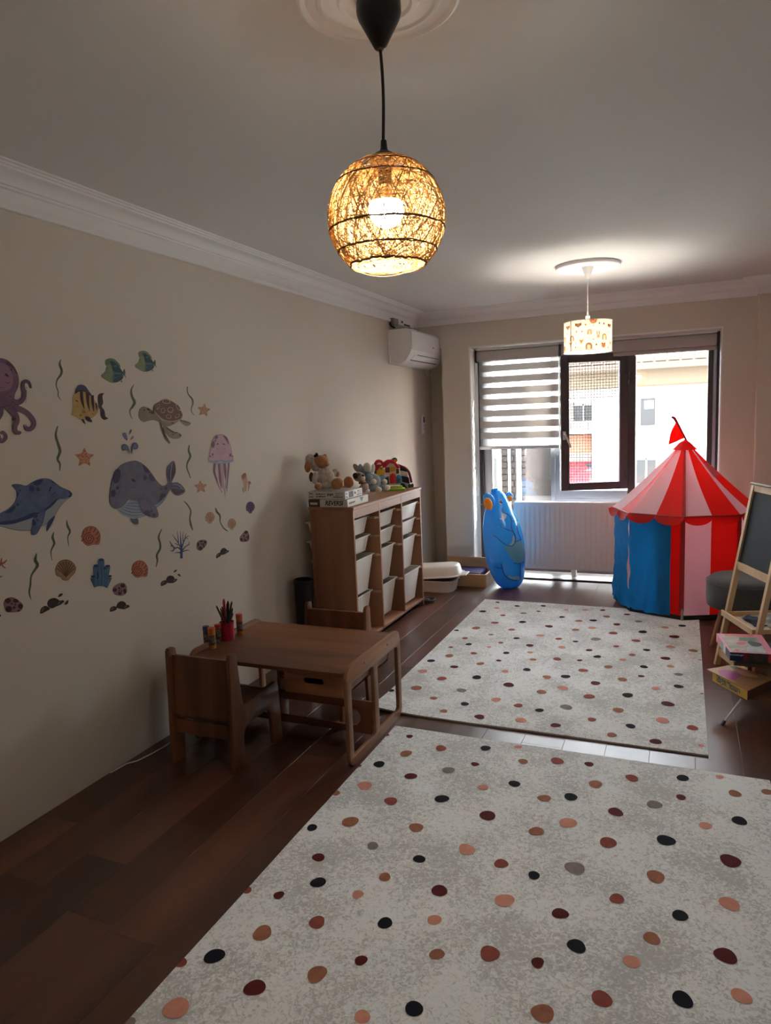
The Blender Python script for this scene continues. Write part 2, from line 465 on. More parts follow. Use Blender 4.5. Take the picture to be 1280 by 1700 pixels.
# inward opening casement sash, ajar, hinged on the right
HX, HYY = -.505, 7.10
sash_e = bpy.data.objects.new('sash', None); COL.objects.link(sash_e); sash_e.parent = win
sash_e.location = Vector((HX, HYY, 0)) - Vector(win.location); sash_e.rotation_euler = (0, 0, radians(21.5))
SW, SZ0, SZ1 = .632, .872, 2.155
sf = MB()
ST = .072
sf.box(-SW, -SW + ST, -.03, .03, SZ0, SZ1, bev=.004); sf.box(-ST - .004, 0, -.03, .03, SZ0, SZ1, bev=.004)
sf.box(-SW + ST, -ST, -.03, .03, SZ0, SZ0 + ST, bev=.004); sf.box(-SW + ST, -ST, -.03, .03, SZ1 - ST, SZ1, bev=.004)
sf.build('sash_frame', M_dark, sash_e, world=False)
sb = MB(); i_ = .006
sb.box(-SW + ST, -SW + ST + i_, -.034, -.02, SZ0 + ST, SZ1 - ST); sb.box(-ST - .004 - i_ * 1.6, -ST - .004, -.034, -.02, SZ0 + ST, SZ1 - ST)
sb.build('glazing_bead', M_alu, sash_e, world=False)
MB().box(-SW + ST, -ST, -.004, .001, SZ0 + ST, SZ1 - ST).build('pane', GL, sash_e, world=False)
hd = MB(); hd.box(-SW + .012, -SW + .042, -.048, -.03, 1.36, 1.44, bev=.004); hd.tube([(-SW + .027, -.045, 1.42), (-SW + .027, -.085, 1.42), (-SW + .035, -.088, 1.40), (-SW + .075, -.088, 1.29)], .009, 8)
hd.build('handle', mat('handle_metal', (205, 203, 200), .3, metal=.7), sash_e, world=False)
for z in (1.0, 1.92):
    MB().tube([(.012, -.035, z - .06), (.012, -.035, z + .05)], .012, 10).box(-.03, .01, -.042, -.028, z - .02, z + .045, bev=.003).build('hinge', M_dark, sash_e, world=False)

# ------------------------------------------------------------------ roller blinds
M_case = mat('blind_cassette', (176, 168, 164), .5)
M_opq = sheer_mat('blind_opaque_band', (190, 185, 180), 0.0, .40)
M_shr = sheer_mat('blind_sheer_band', (246, 245, 244), .58, .8)
def blind(name, x0, x1, label, drop=None):
    b = thing(name, label, 'blind', ((x0 + x1) / 2, 7.03, 2.27))
    cs = MB(); cs.box(x0, x1, 6.985, 7.075, 2.158, 2.262, bev=.012, seg=2); cs.build('cassette', M_case, b)
    MB().box(x0 - .004, x1 + .004, 6.99, 7.07, 2.268, 2.285, bev=.002).build('mounting_rail', M_plaster, b)
    MB().box(x0 - .006, x0, 6.98, 7.08, 2.15, 2.27).build('end_cap', M_blackpl, b); MB().box(x1, x1 + .006, 6.98, 7.08, 2.15, 2.27).build('end_cap', M_blackpl, b)
    if drop:
        z = 2.158; ys = 7.045; pitch = .1125; op = .067
        MB().box(x0 + .012, x1 - .012, ys, ys + .0006, drop, 2.16).build('sheer_fabric', M_shr, b)
        z = 2.158 - .035
        while z - op > drop + .02:
            MB().box(x0 + .012, x1 - .012, ys - .006, ys - .0054, z - op, z).build('opaque_band', M_opq, b)
            z -= pitch
        MB().box(x0 + .006, x1 - .006, ys - .02, ys + .012, drop - .035, drop, bev=.008, seg=2).build('bottom_rail', M_whitepl, b)
        ch = MB(); ch.tube([(x0 - .012, 7.0, 2.2), (x0 - .012, 7.0, .95), (x0 - .014, 6.995, .86), (x0 - .016, 7.01, .95), (x0 - .016, 7.02, 2.2)], .0022, 6)
        ch.build('bead_chain', M_whitepl, b)
        MB().box(x0 - .022, x0 - .006, 6.985, 7.015, .80, .90, bev=.006).build('chain_weight', M_whitepl, b)
    else:
        MB().box(x0 + .006, x1 - .006, 7.02, 7.055, 2.122, 2.158, bev=.008, seg=2).build('bottom_rail', M_case, b)
    return b
blind('roller_blind', -1.940, -1.122, 'striped grey and white roller blind lowered over left window pane', 1.31)
blind('roller_blind', -1.105, .255, 'fully rolled-up grey roller blind cassette above the open window sash and right pane')

# ================================================================== OUTSIDE
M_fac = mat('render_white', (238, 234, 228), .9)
M_band = mat('render_beige', (94, 80, 65), .9, noise=(.8, (84, 72, 58), .3))
M_cap = mat('stone_cap', (116, 109, 102), .9)
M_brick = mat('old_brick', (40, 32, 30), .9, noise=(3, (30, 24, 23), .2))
M_tile = mat('roof_tile', (74, 58, 47), .8)
M_tile2 = mat('roof_tile_red', (110, 62, 42), .8)
M_winfar = mat('far_window_glass', (17, 18, 22), .4)
M_frfar = mat('far_window_frame', (150, 146, 142), .6)
M_road = mat('asphalt', (96, 94, 92), .95, noise=(2, (80, 79, 78), .3))
structure(MB().box(-60, 60, 7.6, 80, -5.2, -5.0).build('street', M_road))
FY = 15.0
def fz(v, u=1110): return ony(u, v, FY).z
def fx(u, v=660): return ony(u, v, FY).x
# building across the street
bw = thing('apartment_house', 'white rendered house with beige frieze and tiled roof across the street', 'building', (fx(1150), FY, -5))
zt = fz(602)                                         # underside of the eaves
xa, xb = fx(983, 700), 5.5
wl = MB().box(xa, xb, FY, FY + 7, -5, fz(655)).build('wall', M_fac, bw)
MB().box(fx(935), xb, FY - .05, FY + 7, fz(640), zt).build('frieze', M_band, bw)
MB().box(fx(935), xb, FY - .14, FY, fz(655), fz(640), bev=.03).build('string_course', M_cap, bw)
MB().box(fx(930), xa, FY + .9, FY + 7, -5, fz(655)).build('recessed_wall', M_fac, bw)
rf = MB().slab([(fx(930), FY - .5, zt), (xb, FY - .5, zt), (xb, FY + 3.5, zt + 1.55), (fx(930), FY + 3.5, zt + 1.55)], (0, 0, -.12)).build('roof', M_tile, bw)
til = MB()
nx = int((xb - fx(930)) / .23)
for r_ in range(9):
    for c_ in range(nx):
        px = fx(930) + c_ * .23; t0 = r_ * .42; sl = 1.55 / 4.0
        p0 = Vector((px + .115, FY - .5 + t0, zt + t0 * sl + .02)); p1 = Vector((px + .115, FY - .5 + t0 + .46, zt + (t0 + .46) * sl + .01))
        vs = []
        for p in (p0, p1):
            for k in range(5):
                a = pi * k / 4; vs.append(p + Vector((-.1 * cos(a), 0, .07 * sin(a))))
        til.add(vs, [[k, k + 1, 6 + k, 5 + k] for k in range(4)] + [[4, 3, 2, 1, 0]])
til.build('roof_tiles', M_tile, bw)['kind'] = 'stuff'
def far_window(par, x0, x1, z0, z1, y, depth=.12, card=False):
    fr = MB(); t = .08
    fr.box(x0 - t, x1 + t, y - .05, y + .02, z0 - .10, z0); fr.box(x0 - t, x0, y - .04, y + .02, z0, z1 + .05); fr.box(x1, x1 + t, y - .04, y + .02, z0, z1 + .05)
    f = fr.build('window', M_cap, par)
    MB().box(x0, x1, y - .02, y + .03, z0, z1).build('pane', M_winfar, f)
    mb = MB()
    if not card: mb.box((x0 + x1) / 2 - .015, (x0 + x1) / 2 + .015, y - .035, y - .02, z0, z1)
    mb.box(x0, x1, y - .035, y - .02, z1 - .03, z1); mb.build('casement', M_frfar, f)
    if card: MB().box(x0 + .26 * (x1 - x0), x1 - .12 * (x1 - x0), y - .03, y - .02, z1 - .42 * (z1 - z0), z1 - .14 * (z1 - z0)).build('paper_sheet', M_fac, f)
    return f
far_window(bw, fx(1064), fx(1088), fz(705), fz(657), FY, card=True)
far_window(bw, fx(1173), fx(1197), fz(698), fz(652), FY)
far_window(bw, fx(943), fx(975), fz(706), fz(664), FY + .9)
far_window(bw, fx(1058), fx(1090), fz(802), fz(760), FY)
# balcony and awnings on the recessed part
xa0 = fx(930)
MB().box(xa0, xa, FY - .1, FY + .9, fz(716), fz(709)).build('balcony_slab', M_frfar, bw)
rl = MB()
for i in range(14):
    q = xa0 + (xa - xa0) * i / 13; rl.box(q - .02, q + .02, FY - .1, FY - .06, fz(709), fz(695))
rl.box(xa0, xa, FY - .12, FY - .05, fz(696), fz(694)).build('balcony_railing', M_frfar, bw)
MB().box(xa0, xa, FY + .2, FY + .9, fz(750), fz(718)).build('shop_front', mat('orange_board', (150, 84, 60), .8, noise=(1.5, (120, 96, 80), .2)), bw)
MB().slab([(xa0, FY - .6, fz(800)), (xa, FY - .6, fz(800)), (xa, FY + .3, fz(770)), (xa0, FY + .3, fz(770))], (0, 0, .05)).build('awning', mat('red_awning', (140, 44, 52), .8), bw)
MB().slab([(xa0, FY - .62, fz(806)), (xa0 + (xa - xa0) * .6, FY - .62, fz(806)), (xa0 + (xa - xa0) * .6, FY + .2, fz(775)), (xa0 + .8, FY + .2, fz(771))], (0, 0, .06)).build('awning_panel', mat('grey_awning', (92, 98, 112), .8), bw)
# brick house further along on the left, with its white wing
bb = thing('brick_house', 'old dark brick house wall seen under the striped blind', 'building', (fx(850), FY - 1, -5))
YB2 = 13.5
def gx(u, v=790): return ony(u, v, YB2).x
def gz(v, u=850): return ony(u, v, YB2).z
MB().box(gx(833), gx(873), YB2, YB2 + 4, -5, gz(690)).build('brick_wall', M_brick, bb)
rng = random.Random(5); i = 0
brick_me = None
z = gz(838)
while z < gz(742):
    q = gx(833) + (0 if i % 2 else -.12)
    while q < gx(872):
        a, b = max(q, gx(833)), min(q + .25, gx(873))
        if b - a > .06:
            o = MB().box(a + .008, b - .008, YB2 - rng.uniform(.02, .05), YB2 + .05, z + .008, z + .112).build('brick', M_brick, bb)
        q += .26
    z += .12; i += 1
bn = MB(); bn.box(gx(800), gx(833), YB2 - .2, YB2 + 4, -5, gz(690)).build('white_wing', M_fac, bb)
f2 = far_window(bb, gx(812), gx(830), gz(808), gz(756), YB2 - .2)
pp_ = MB().tube([(gx(863), YB2 - .08, -5), (gx(863), YB2 - .08, gz(700))], .05, 8).tube([(gx(847), YB2 - .06, -5), (gx(847), YB2 - .06, gz(700))], .03, 8); pp_.build('downpipe', M_frfar, bb)
# low house with a sloping tiled roof behind
lh = thing('low_house', 'cream low house with a slanted red tiled roof beyond the left pane', 'building', (fx(895), 19, -5))
Y3 = 18.5
def hx(u, v=800): return ony(u, v, Y3).x
def hz(v, u=895): return ony(u, v, Y3).z
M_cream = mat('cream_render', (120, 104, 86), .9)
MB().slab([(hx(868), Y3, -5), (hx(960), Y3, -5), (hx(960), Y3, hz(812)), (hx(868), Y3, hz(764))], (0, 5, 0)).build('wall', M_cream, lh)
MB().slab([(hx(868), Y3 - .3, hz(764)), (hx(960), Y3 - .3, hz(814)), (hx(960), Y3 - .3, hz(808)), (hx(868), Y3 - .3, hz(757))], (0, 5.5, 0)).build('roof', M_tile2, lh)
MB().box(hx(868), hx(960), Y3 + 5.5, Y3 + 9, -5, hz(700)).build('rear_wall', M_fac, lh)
MB().box(hx(880), hx(905), Y3 - .05, Y3 + .05, hz(806), hz(800)).build('garage_lintel', M_brick, lh)

# ================================================================== RUGS
def rug_mat():
    m = bpy.data.materials.new('rug_pile'); m.use_nodes = True; nt = m.node_tree; b = nt.nodes['Principled BSDF']
    b.inputs['Roughness'].default_value = .9; b.inputs['Sheen Weight'].default_value = .15; b.inputs['Specular IOR Level'].default_value = .2
    tc = nt.nodes.new('ShaderNodeTexCoord')
    def noise(sc, det, dist=0):
        n = nt.nodes.new('ShaderNodeTexNoise'); n.inputs['Scale'].default_value = sc; n.inputs['Detail'].default_value = det; n.inputs['Distortion'].default_value = dist
        nt.links.new(tc.outputs['Object'], n.inputs['Vector']); return n
    n1 = noise(70, 9, 1.2); n2 = noise(3.4, 4); n3 = noise(160, 3)
    a = nt.nodes.new('ShaderNodeMath'); a.operation = 'MULTIPLY_ADD'; a.inputs[1].default_value = .75
    nt.links.new(n2.outputs['Fac'], a.inputs[0]); nt.links.new(n1.outputs['Fac'], a.inputs[2])
    r = nt.nodes.new('ShaderNodeValToRGB'); r.color_ramp.elements[0].position = .80; r.color_ramp.elements[1].position = 1.02
    r.color_ramp.elements[0].color = lin((242, 244, 244)); r.color_ramp.elements[1].color = lin((200, 200, 198))
    nt.links.new(a.outputs[0], r.inputs[0]); nt.links.new(r.outputs[0], b.inputs['Base Color'])
    bp = nt.nodes.new('ShaderNodeBump'); bp.inputs['Strength'].default_value = .25; bp.inputs['Distance'].default_value = .003
    nt.links.new(n3.outputs['Fac'], bp.inputs['Height']); nt.links.new(bp.outputs[0], b.inputs['Normal'])
    return m
M_rug = rug_mat()
def dot_mat(n, c, c2): return mat('rug_dot_' + n, c, .9, spec=.2, noise=(38, c2, .22))
DOTS = {'K': dot_mat('navy', (27, 27, 36), (22, 22, 30)), 'M': dot_mat('maroon', (104, 36, 36), (86, 30, 31)), 'T': dot_mat('tan', (176, 118, 92), (150, 98, 76)),
        'P': dot_mat('salmon', (222, 158, 138), (206, 140, 122)), 'G': dot_mat('grey', (150, 138, 134), (128, 118, 114)), 'R': dot_mat('brick', (164, 88, 76), (138, 72, 62))}
M_edge = mat('rug_binding', (196, 186, 172), .8)
def rug(name, label, x0, x1, y0, y1, dots, curl=0.0):
    r = thing(name, label, 'rug', ((x0 + x1) / 2, (y0 + y1) / 2, 0), 0, 'white dotted rugs')
    H = .009; mb = MB(); n, k = 28, 36
    rr = random.Random(11)
    def hz(x, y):
        w = .0012 * (sin(x * 9 + y * 4) + sin(y * 7 - x * 3))
        # slightly lifted front left corner
        d = hypot(x - x0, y - y0); return H + max(0, w) + (curl * max(0, 1 - d / .35) ** 2 if curl else 0)
    vs = []; fs = []
    for j in range(k + 1):
        for i in range(n + 1):
            px = x0 + (x1 - x0) * i / n; py = y0 + (y1 - y0) * j / k; vs.append((px, py, hz(px, py)))
    for j in range(k):
        for i in range(n): fs.append([j * (n + 1) + i, j * (n + 1) + i + 1, (j + 1) * (n + 1) + i + 1, (j + 1) * (n + 1) + i])
    mb.add(vs, fs)
    ring = [j * (n + 1) for j in range(k + 1)] + [k * (n + 1) + i for i in range(1, n + 1)] + [j * (n + 1) + n for j in range(k - 1, -1, -1)] + [i for i in range(n - 1, 0, -1)]
    base = len(mb.v)
    for q in ring:
        v = mb.v[q]; mb.v.append(Vector((v.x, v.y, max(.0005, v.z - H))))
    for a in range(len(ring)):
        b = (a + 1) % len(ring); mb.f.append([ring[a], ring[b], base + b, base + a]); mb.m.append(6)
    keys = 'KMTPGR'
    lvl = {c: i for i, c in enumerate(keys)}
    for (px, py, c, rad) in dots:
        rr2 = random.Random(int(px * 1000 + py * 77))
        a1, a2, p1, p2 = rr2.uniform(.03, .09), rr2.uniform(.02, .06), rr2.uniform(0, 6), rr2.uniform(0, 6)
        ring_ = []
        for i in range(26):
            t = 2 * pi * i / 26; q = rad * (1 + a1 * sin(2 * t + p1) + a2 * sin(3 * t + p2))
            vx = min(max(px + q * cos(t), x0 + .001), x1 - .001); vy = min(max(py + q * sin(t) * 1.04, y0 + .001), y1 - .001)
            ring_.append((vx, vy))
        pts = [Vector((px_, py_, hz(px_, py_) + .0011)) for px_, py_ in ring_]
        cx_, cy_ = min(max(px, x0 + .002), x1 - .002), min(max(py, y0 + .002), y1 - .002)
        mb.add([(cx_, cy_, hz(cx_, cy_) + .0014)] + pts, [[0, 1 + i, 1 + (i + 1) % 26] for i in range(26)], lvl[c] + 1)
    # material slots: 0 pile, 1-6 dots, binding is remapped below
    mm = [M_rug] + [DOTS[c] for c in keys] + [M_edge]
    # the side strip was stored as 6 -> move to 7
    side0 = n * k; 
    for i in range(side0, side0 + len(ring)): mb.m[i] = 7
    mb.build('pile', mm, r, clean=False, smooth=0)
    return r
def dots_from(s, u0, v0, k):
    out = []
    for (x_, y_, c, q) in s:
        p = onz(u0 + x_ / k, v0 + y_ / k, .01); d = (RW.transposed() @ (p - EYE)).z
        out.append((p.x, p.y, c, q / k * d / FPX))
    return out
A7 = [(80,86,'M',11),(68,142,'T',20),(184,124,'R',18),(332,124,'K',17),(297,177,'M',13),(209,197,'G',20),(84,217,'M',20),(324,254,'P',17),(428,242,'K',19),(457,168,'T',16),(570,166,'R',21),(676,177,'M',15),(697,244,'T',23),(818,223,'R',21),(987,223,'K',20),(187,293,'K',23),(18,300,'R',22),(527,291,'T',21),(615,287,'K',22),(764,337,'M',24),(893,311,'G',24),(981,287,'M',16),(1160,276,'T',20),(1268,270,'T',18),(1175,366,'K',24),(1062,381,'P',20),(339,348,'M',27),(102,389,'T',24),(501,400,'T',24),(606,373,'P',28),(739,438,'R',28),(931,430,'K',29),(1145,498,'M',33),(270,460,'P',28),(112,492,'K',20),(384,507,'R',23),(493,546,'K',20),(629,522,'G',32),(897,550,'T',30),(179,597,'M',27),(395,629,'P',31),(768,624,'R',24),(1142,640,'P',32),(580,673,'M',26),(978,680,'K',26),(163,695,'P',23),(634,781,'K',30),(884,757,'T',27),(171,810,'T',24),(346,807,'R',33),(505,836,'M',22),(817,834,'P',27),(1129,814,'M',35),(95,990,'K',30),(522,1004,'T',37),(718,956,'R',33),(986,960,'K',33),(1182,948,'P',31),(440,120,'P',12),(1110,220,'P',12)]
A6 = [(1057,218,'K',24),(998,305,'P',30),(880,336,'T',18),(939,453,'T',34),(783,478,'K',22),(1031,551,'G',24),(809,599,'M',26),(808,701,'K',31),(1080,679,'T',25),(970,750,'P',24),(647,753,'M',22),(517,733,'R',20),(803,864,'R',34),(580,909,'T',40),(1081,867,'K',31),(384,1004,'K',40),(245,1030,'R',26),(983,1020,'M',26),(803,1076,'T',41),(549,1134,'M',42),(228,1216,'P',52),(988,1250,'P',33),(35,1275,'G',26),(975,225,'R',10),(1090,100,'R',9)]
A8 = [(372,40,'K',7),(437,52,'M',9),(524,52,'K',9),(323,70,'K',11),(370,59,'P',9),(458,76,'G',10),(508,70,'M',7),(600,65,'P',8),(663,65,'P',10),(721,66,'M',9),(802,80,'M',10),(363,108,'R',12),(390,83,'R',9),(455,105,'K',12),(586,89,'K',10),(642,102,'T',12),(690,100,'K',12),(734,87,'T',12),(840,104,'G',12),(928,124,'P',12),(985,118,'K',12),(1049,131,'M',7),(301,126,'T',14),(236,133,'K',8),(419,131,'T',11),(543,120,'M',13),(631,132,'T',12),(686,125,'P',13),(768,113,'M',12),(854,138,'K',14),(756,142,'R',14),(959,154,'M',16),(350,148,'G',8),(264,159,'R',10),(435,159,'K',10),(514,150,'P',12),(575,161,'R',11),(698,162,'G',16),(832,167,'R',14),(766,186,'R',10),(631,170,'K',9),(276,179,'K',11),(383,174,'T',9),(479,183,'M',13),(586,189,'P',13),(676,199,'M',11),(867,198,'K',11),(947,188,'P',14),(1022,201,'T',14),(344,188,'P',8),(217,189,'R',8),(212,217,'T',14),(293,209,'R',11),(401,208,'K',11),(480,206,'P',10),(703,221,'K',13),(819,214,'T',11),(930,226,'M',15),(151,234,'K',13),(228,254,'M',13),(315,244,'T',13),(376,234,'M',9),(490,230,'T',11),(570,228,'R',14),(645,233,'M',9),(788,231,'P',11),(740,255,'T',14),(858,254,'K',13),(946,252,'P',12),(1044,232,'P',6),(123,269,'P',15),(469,264,'K',13),(656,266,'R',15),(849,285,'M',10),(973,279,'G',13),(397,270,'P',12),(187,293,'R',16),(303,289,'K',16),(536,288,'T',14),(598,286,'K',15),(787,296,'T',15),(697,308,'M',16),(409,314,'M',18),(103,324,'T',18),(973,319,'K',15),(897,326,'P',14),(589,324,'P',18),(518,337,'T',16),(252,332,'G',16),(19,333,'K',11),(1050,343,'T',6),(804,348,'K',18),(676,352,'R',18),(160,358,'T',12),(367,363,'P',16),(937,377,'M',20),(263,377,'K',14),(441,383,'R',15),(600,388,'G',20),(511,399,'K',14),(773,398,'T',18),(193,401,'T',13),(312,420,'M',17),(449,432,'P',18),(685,429,'R',14),(565,449,'M',16),(920,433,'P',21),(814,451,'K',16),(1019,457,'R',18),(751,480,'T',16),(597,489,'K',18),(897,502,'M',19),(705,506,'T',14),(1048,515,'P',10)]
d1 = dots_from(A7, 640, 1180, 2.0) + dots_from(A6, 200, 1180, 1280 / 520)
# the part of the near rug that lies below the frame carries on with the same spacing
rx = random.Random(4)
for i in range(16): d1.append((rx.uniform(-1.3, .3), rx.uniform(.95, 1.17), rx.choice('KMTPR'), rx.uniform(.018, .03)))
rug('area_rug', 'nearer dotted white rug filling the foreground, larger dots', -1.388, .362, .9, 3.253, d1)
rug('area_rug', 'farther dotted white rug reaching under the striped play tent', -1.605, .125, 3.415, 5.90, dots_from(A8, 640, 980, 2.0), curl=.022)

# ================================================================== CEILING ROSES AND PENDANT LAMPS
def rose(cx, cy, R, label, rings):
    o = MB().lathe(rings, 64, (cx, cy, HC)).build('ceiling_rose', M_plaster, smooth=30)
    tag(o, label, 'ceiling rose'); return o
L1 = Vector((-.718, 1.757, 0))
rose(L1.x, L1.y, .2, 'plaster ceiling rose of thin rings above the wicker globe lamp', [(.205, 0), (.204, -.006), (.196, -.010), (.188, -.007), (.184, -.004), (.158, -.005), (.152, -.011), (.143, -.012), (.138, -.006), (.105, -.006), (.098, -.014), (.084, -.015), (.078, -.007), (.045, -.008), (.0, -.008)])
L2 = Vector((-.655, 5.37, 0))
rose(L2.x, L2.y, .22, 'plain white oval ceiling rose above the printed drum lamp', [(.222, 0), (.222, -.022), (.212, -.028), (.200, -.026), (.192, -.014), (.15, -.012), (.0, -.016)])

lp = thing('pendant_lamp', 'glowing wicker globe pendant lamp on black cord near the camera', 'lamp', (L1.x, L1.y, 2.136))
MB().lathe([(.0, -.108 + .0), (.008, -.108), (.014, -.104), (.052, -.035), (.056, -.022), (.056, -.0), (.05, .006), (0, .006)], 32, (L1.x, L1.y, HC - .012)).build('canopy', M_blackpl, lp)
cd = [(L1.x + .004 * sin(i * .5), L1.y, 2.552 - i * (.265 / 8)) for i in range(9)]
MB().tube(cd, .0042, 8).build('cord', M_blackpl, lp)
MB().lathe([(0, .186), (.0075, .186), (.009, .166), (.012, .160), (.024, .154), (.034, .146), (.042, .137), (0, .134)], 24, (L1.x, L1.y, 2.140)).build('lamp_holder', M_blackpl, lp)
# thread-wound globe
GR = .152; GC = Vector((L1.x, L1.y, 2.136))
M_cord = mat('paper_cord', (206, 166, 102), .8, trans=.05)
def add_thread(mb, pts, r, n=3, mi=0): mb.tube(pts, r, n, mi, caps=False)
sh = MB(); rg = random.Random(21)
zlo, zhi = -.116, .138
def on_globe(a, z, k=1.0): 
    rr = sqrt(max(0, GR * GR - z * z)); return GC + Vector((rr * cos(a) * k, rr * sin(a) * k, z * k))
for i in range(400):
    # chord-like winds between the two rims, following the sphere
    a0 = rg.uniform(0, 2 * pi); da = rg.choice((-1, 1)) * rg.uniform(.25, 2.6)
    za, zb = zlo + .001, rg.choice((zhi, zhi, zhi, rg.uniform(-.02, .12)))
    k = 1 + rg.uniform(-.004, .005); pts = []
    p0 = on_globe(a0, za) - GC; p1 = on_globe(a0 + da, zb) - GC
    ang = p0.angle(p1); N = max(6, int(ang * 9))
    for j in range(N + 1):
        t = j / N; v = (p0 * sin((1 - t) * ang) + p1 * sin(t * ang)) / max(1e-6, sin(ang))
        if v.z < zlo: v = v * 1.0; v.z = zlo
        pts.append(GC + v.normalized() * GR * k if v.z > zlo else GC + v)
    add_thread(sh, pts, rg.choice((.0006, .0007, .0008, .0010)))
for i in range(300):
    # short tilted winds round the globe
    a0 = rg.uniform(0, 2 * pi); z0 = rg.uniform(zlo, zhi); ln = rg.uniform(.8, 2.4); sl = rg.uniform(-.09, .09); pts = []
    k = 1 + rg.uniform(-.004, .006)
    for j in range(15):
        t = j / 14; z = z0 + sl * sin(t * pi * .9); z = max(zlo, min(zhi, z)); pts.append(on_globe(a0 + ln * t, z, k))
    add_thread(sh, pts, rg.choice((.0006, .0007, .0009)))
shade = sh.build('shade', M_cord, lp, clean=False); shade['kind'] = 'stuff'
rimm = MB()
M_cord2 = mat('paper_cord_band', (120, 76, 36), .8)
for z, q in ((zlo, .0026), (-.082, .0014), (-.030, .0015), (.085, .0014), (.120, .0013)):
    for w in range(3 if q < .002 else 1):
        rimm.tube([on_globe(2 * pi * i / 60, z + rg.uniform(-.0022, .0022), 1.006) for i in range(61)], q, 5, caps=False)
rimm.build('binding_cord', M_cord2, lp, clean=False)
M_bulb1 = mat('bulb_lit_warm', (255, 248, 236), .3, emit=(255, 246, 230), estr=BULB1)
bl = MB(); bl.lathe([(0, -.058)] + [(.046 * sin(radians(a)), -.012 - .046 * cos(radians(a))) for a in range(15, 112, 12)], 28, GC + Vector((0, 0, .034)))      # the lit dome of the LED bulb
bl.build('bulb', M_bulb1, lp)
MB().lathe([(.046 * sin(radians(a)), -.012 - .046 * cos(radians(a))) for a in range(111, 156, 11)] + [(.016, .040), (.014, .048), (0, .048)], 28, GC + Vector((0, 0, .034))).build('bulb_housing', M_whitepl, lp)
MB().lathe([(0, .120), (.018, .120), (.018, .083), (0, .082)], 20, GC).build('socket', M_blackpl, lp)

# printed drum lamp
l2 = thing('pendant_lamp', 'white drum pendant lamp printed with orange animals and rainbows, by the window', 'lamp', (L2.x, L2.y, 2.05))
MB().lathe([(0, -.082), (.012, -.082), (.016, -.074), (.042, -.006), (.044, 0), (0, 0)], 28, (L2.x, L2.y, HC - .012)).build('canopy', M_whitepl, l2)
MB().tube([(L2.x, L2.y, 2.58), (L2.x, L2.y, 2.33)], .0035, 8).lathe([(0, .03), (.006, .03), (.008, 0), (.016, -.006), (.016, -.03), (0, -.03)], 16, (L2.x, L2.y, 2.31)).build('cord', M_whitepl, l2)
DR, DZ0, DZ1 = .168, 2.050, 2.262
M_drum = mat('drum_cloth', (250, 245, 234), .8, trans=.34)
MB().lathe([(DR, DZ0), (DR, DZ1), (DR - .002, DZ1), (DR - .002, DZ0)], 64, (L2.x, L2.y, 0), closed=True).build('shade', M_drum, l2)
rim = MB()
for z in (DZ0, DZ1): rim.tube([(L2.x + DR * cos(2 * pi * i / 48), L2.y + DR * sin(2 * pi * i / 48), z) for i in range(49)], .0026, 6, caps=False)
for i in range(3):
    a = 2 * pi * i / 3 + .4; rim.tube([(L2.x, L2.y, 2.25), (L2.x + DR * cos(a), L2.y + DR * sin(a), 2.256)], .002, 6)
rim.build('shade_ring', M_whitepl, l2)
M_bulb2 = mat('bulb_lit_white', (255, 252, 246), .3, emit=(255, 248, 236), estr=BULB2)
MB().lathe([(0, -.055), (.02, -.05), (.031, -.036), (.035, -.018), (.028, .006), (.014, .03), (0, .03)], 20, (L2.x, L2.y, 2.17)).build('bulb', M_bulb2, l2)
MB().lathe([(0, .06), (.017, .06), (.017, 0), (0, 0)], 16, (L2.x, L2.y, 2.2)).build('socket', M_whitepl, l2)
# the printed motifs: small flat cloth patches on the drum
PR = {k: mat('print_' + k, c, .85, trans=.22) for k, c in dict(orange=(232, 164, 84), rust=(206, 122, 58), brown=(150, 100, 62), pink=(240, 190, 170), green=(136, 150, 124), grey=(150, 150, 148), cream=(250, 234, 208)).items()}
pk = list(PR); pm = MB(); FA = atan2(-L2.y, -L2.x)             # angle facing the camera
def dpt(a, z, lay=1):
    return (L2.x + (DR + .0006 * lay) * cos(a), L2.y + (DR + .0006 * lay) * sin(a), z)
def patch(a, z, pts, colr, lay=1): 
    P = [dpt(a + x_ / DR, max(DZ0 + .003, min(DZ1 - .003, z + y_)), lay) for x_, y_ in pts]; c = Vector((0, 0, 0))
    for p in P: c += Vector(p)
    pm.add(P, [list(range(len(P)))], pk.index(colr))
def circ(rx_, ry_, n=12, x0=0, y0=0, a0=0, a1=2 * pi): return [(x0 + rx_ * cos(a0 + (a1 - a0) * i / n), y0 + ry_ * sin(a0 + (a1 - a0) * i / n)) for i in range(n + (0 if abs(a1 - a0 - 2 * pi) < 1e-6 else 1))]
def arch(r0, r1, h):
    out = [(-r1, -h)] + [(-r1 * cos(pi * i / 8), r1 * sin(pi * i / 8)) for i in range(9)] + [(r1, -h), (r0, -h)] + [(r0 * cos(pi * i / 8), r0 * sin(pi * i / 8)) for i in range(9)] + [(-r0, -h)]
    return out
def rainbow(a, z, s=1.0, cols=('brown', 'orange', 'cream')):
    for i, c in enumerate(cols): patch(a, z, arch(.016 * s - .005 * s * (i + 1) + .001, .016 * s - .005 * s * i, .018 * s), c)
def fox(a, z, s=1.0, c='rust'):
    patch(a, z, [(-.022 * s, .016 * s), (-.012 * s, .011 * s), (.012 * s, .011 * s), (.022 * s, .016 * s), (.021 * s, -.002 * s), (0, -.016 * s), (-.021 * s, -.002 * s)], c)
    patch(a, z, [(-.018 * s, -.003 * s), (0, .002 * s), (.018 * s, -.003 * s), (0, -.0155 * s)], 'cream', 2)
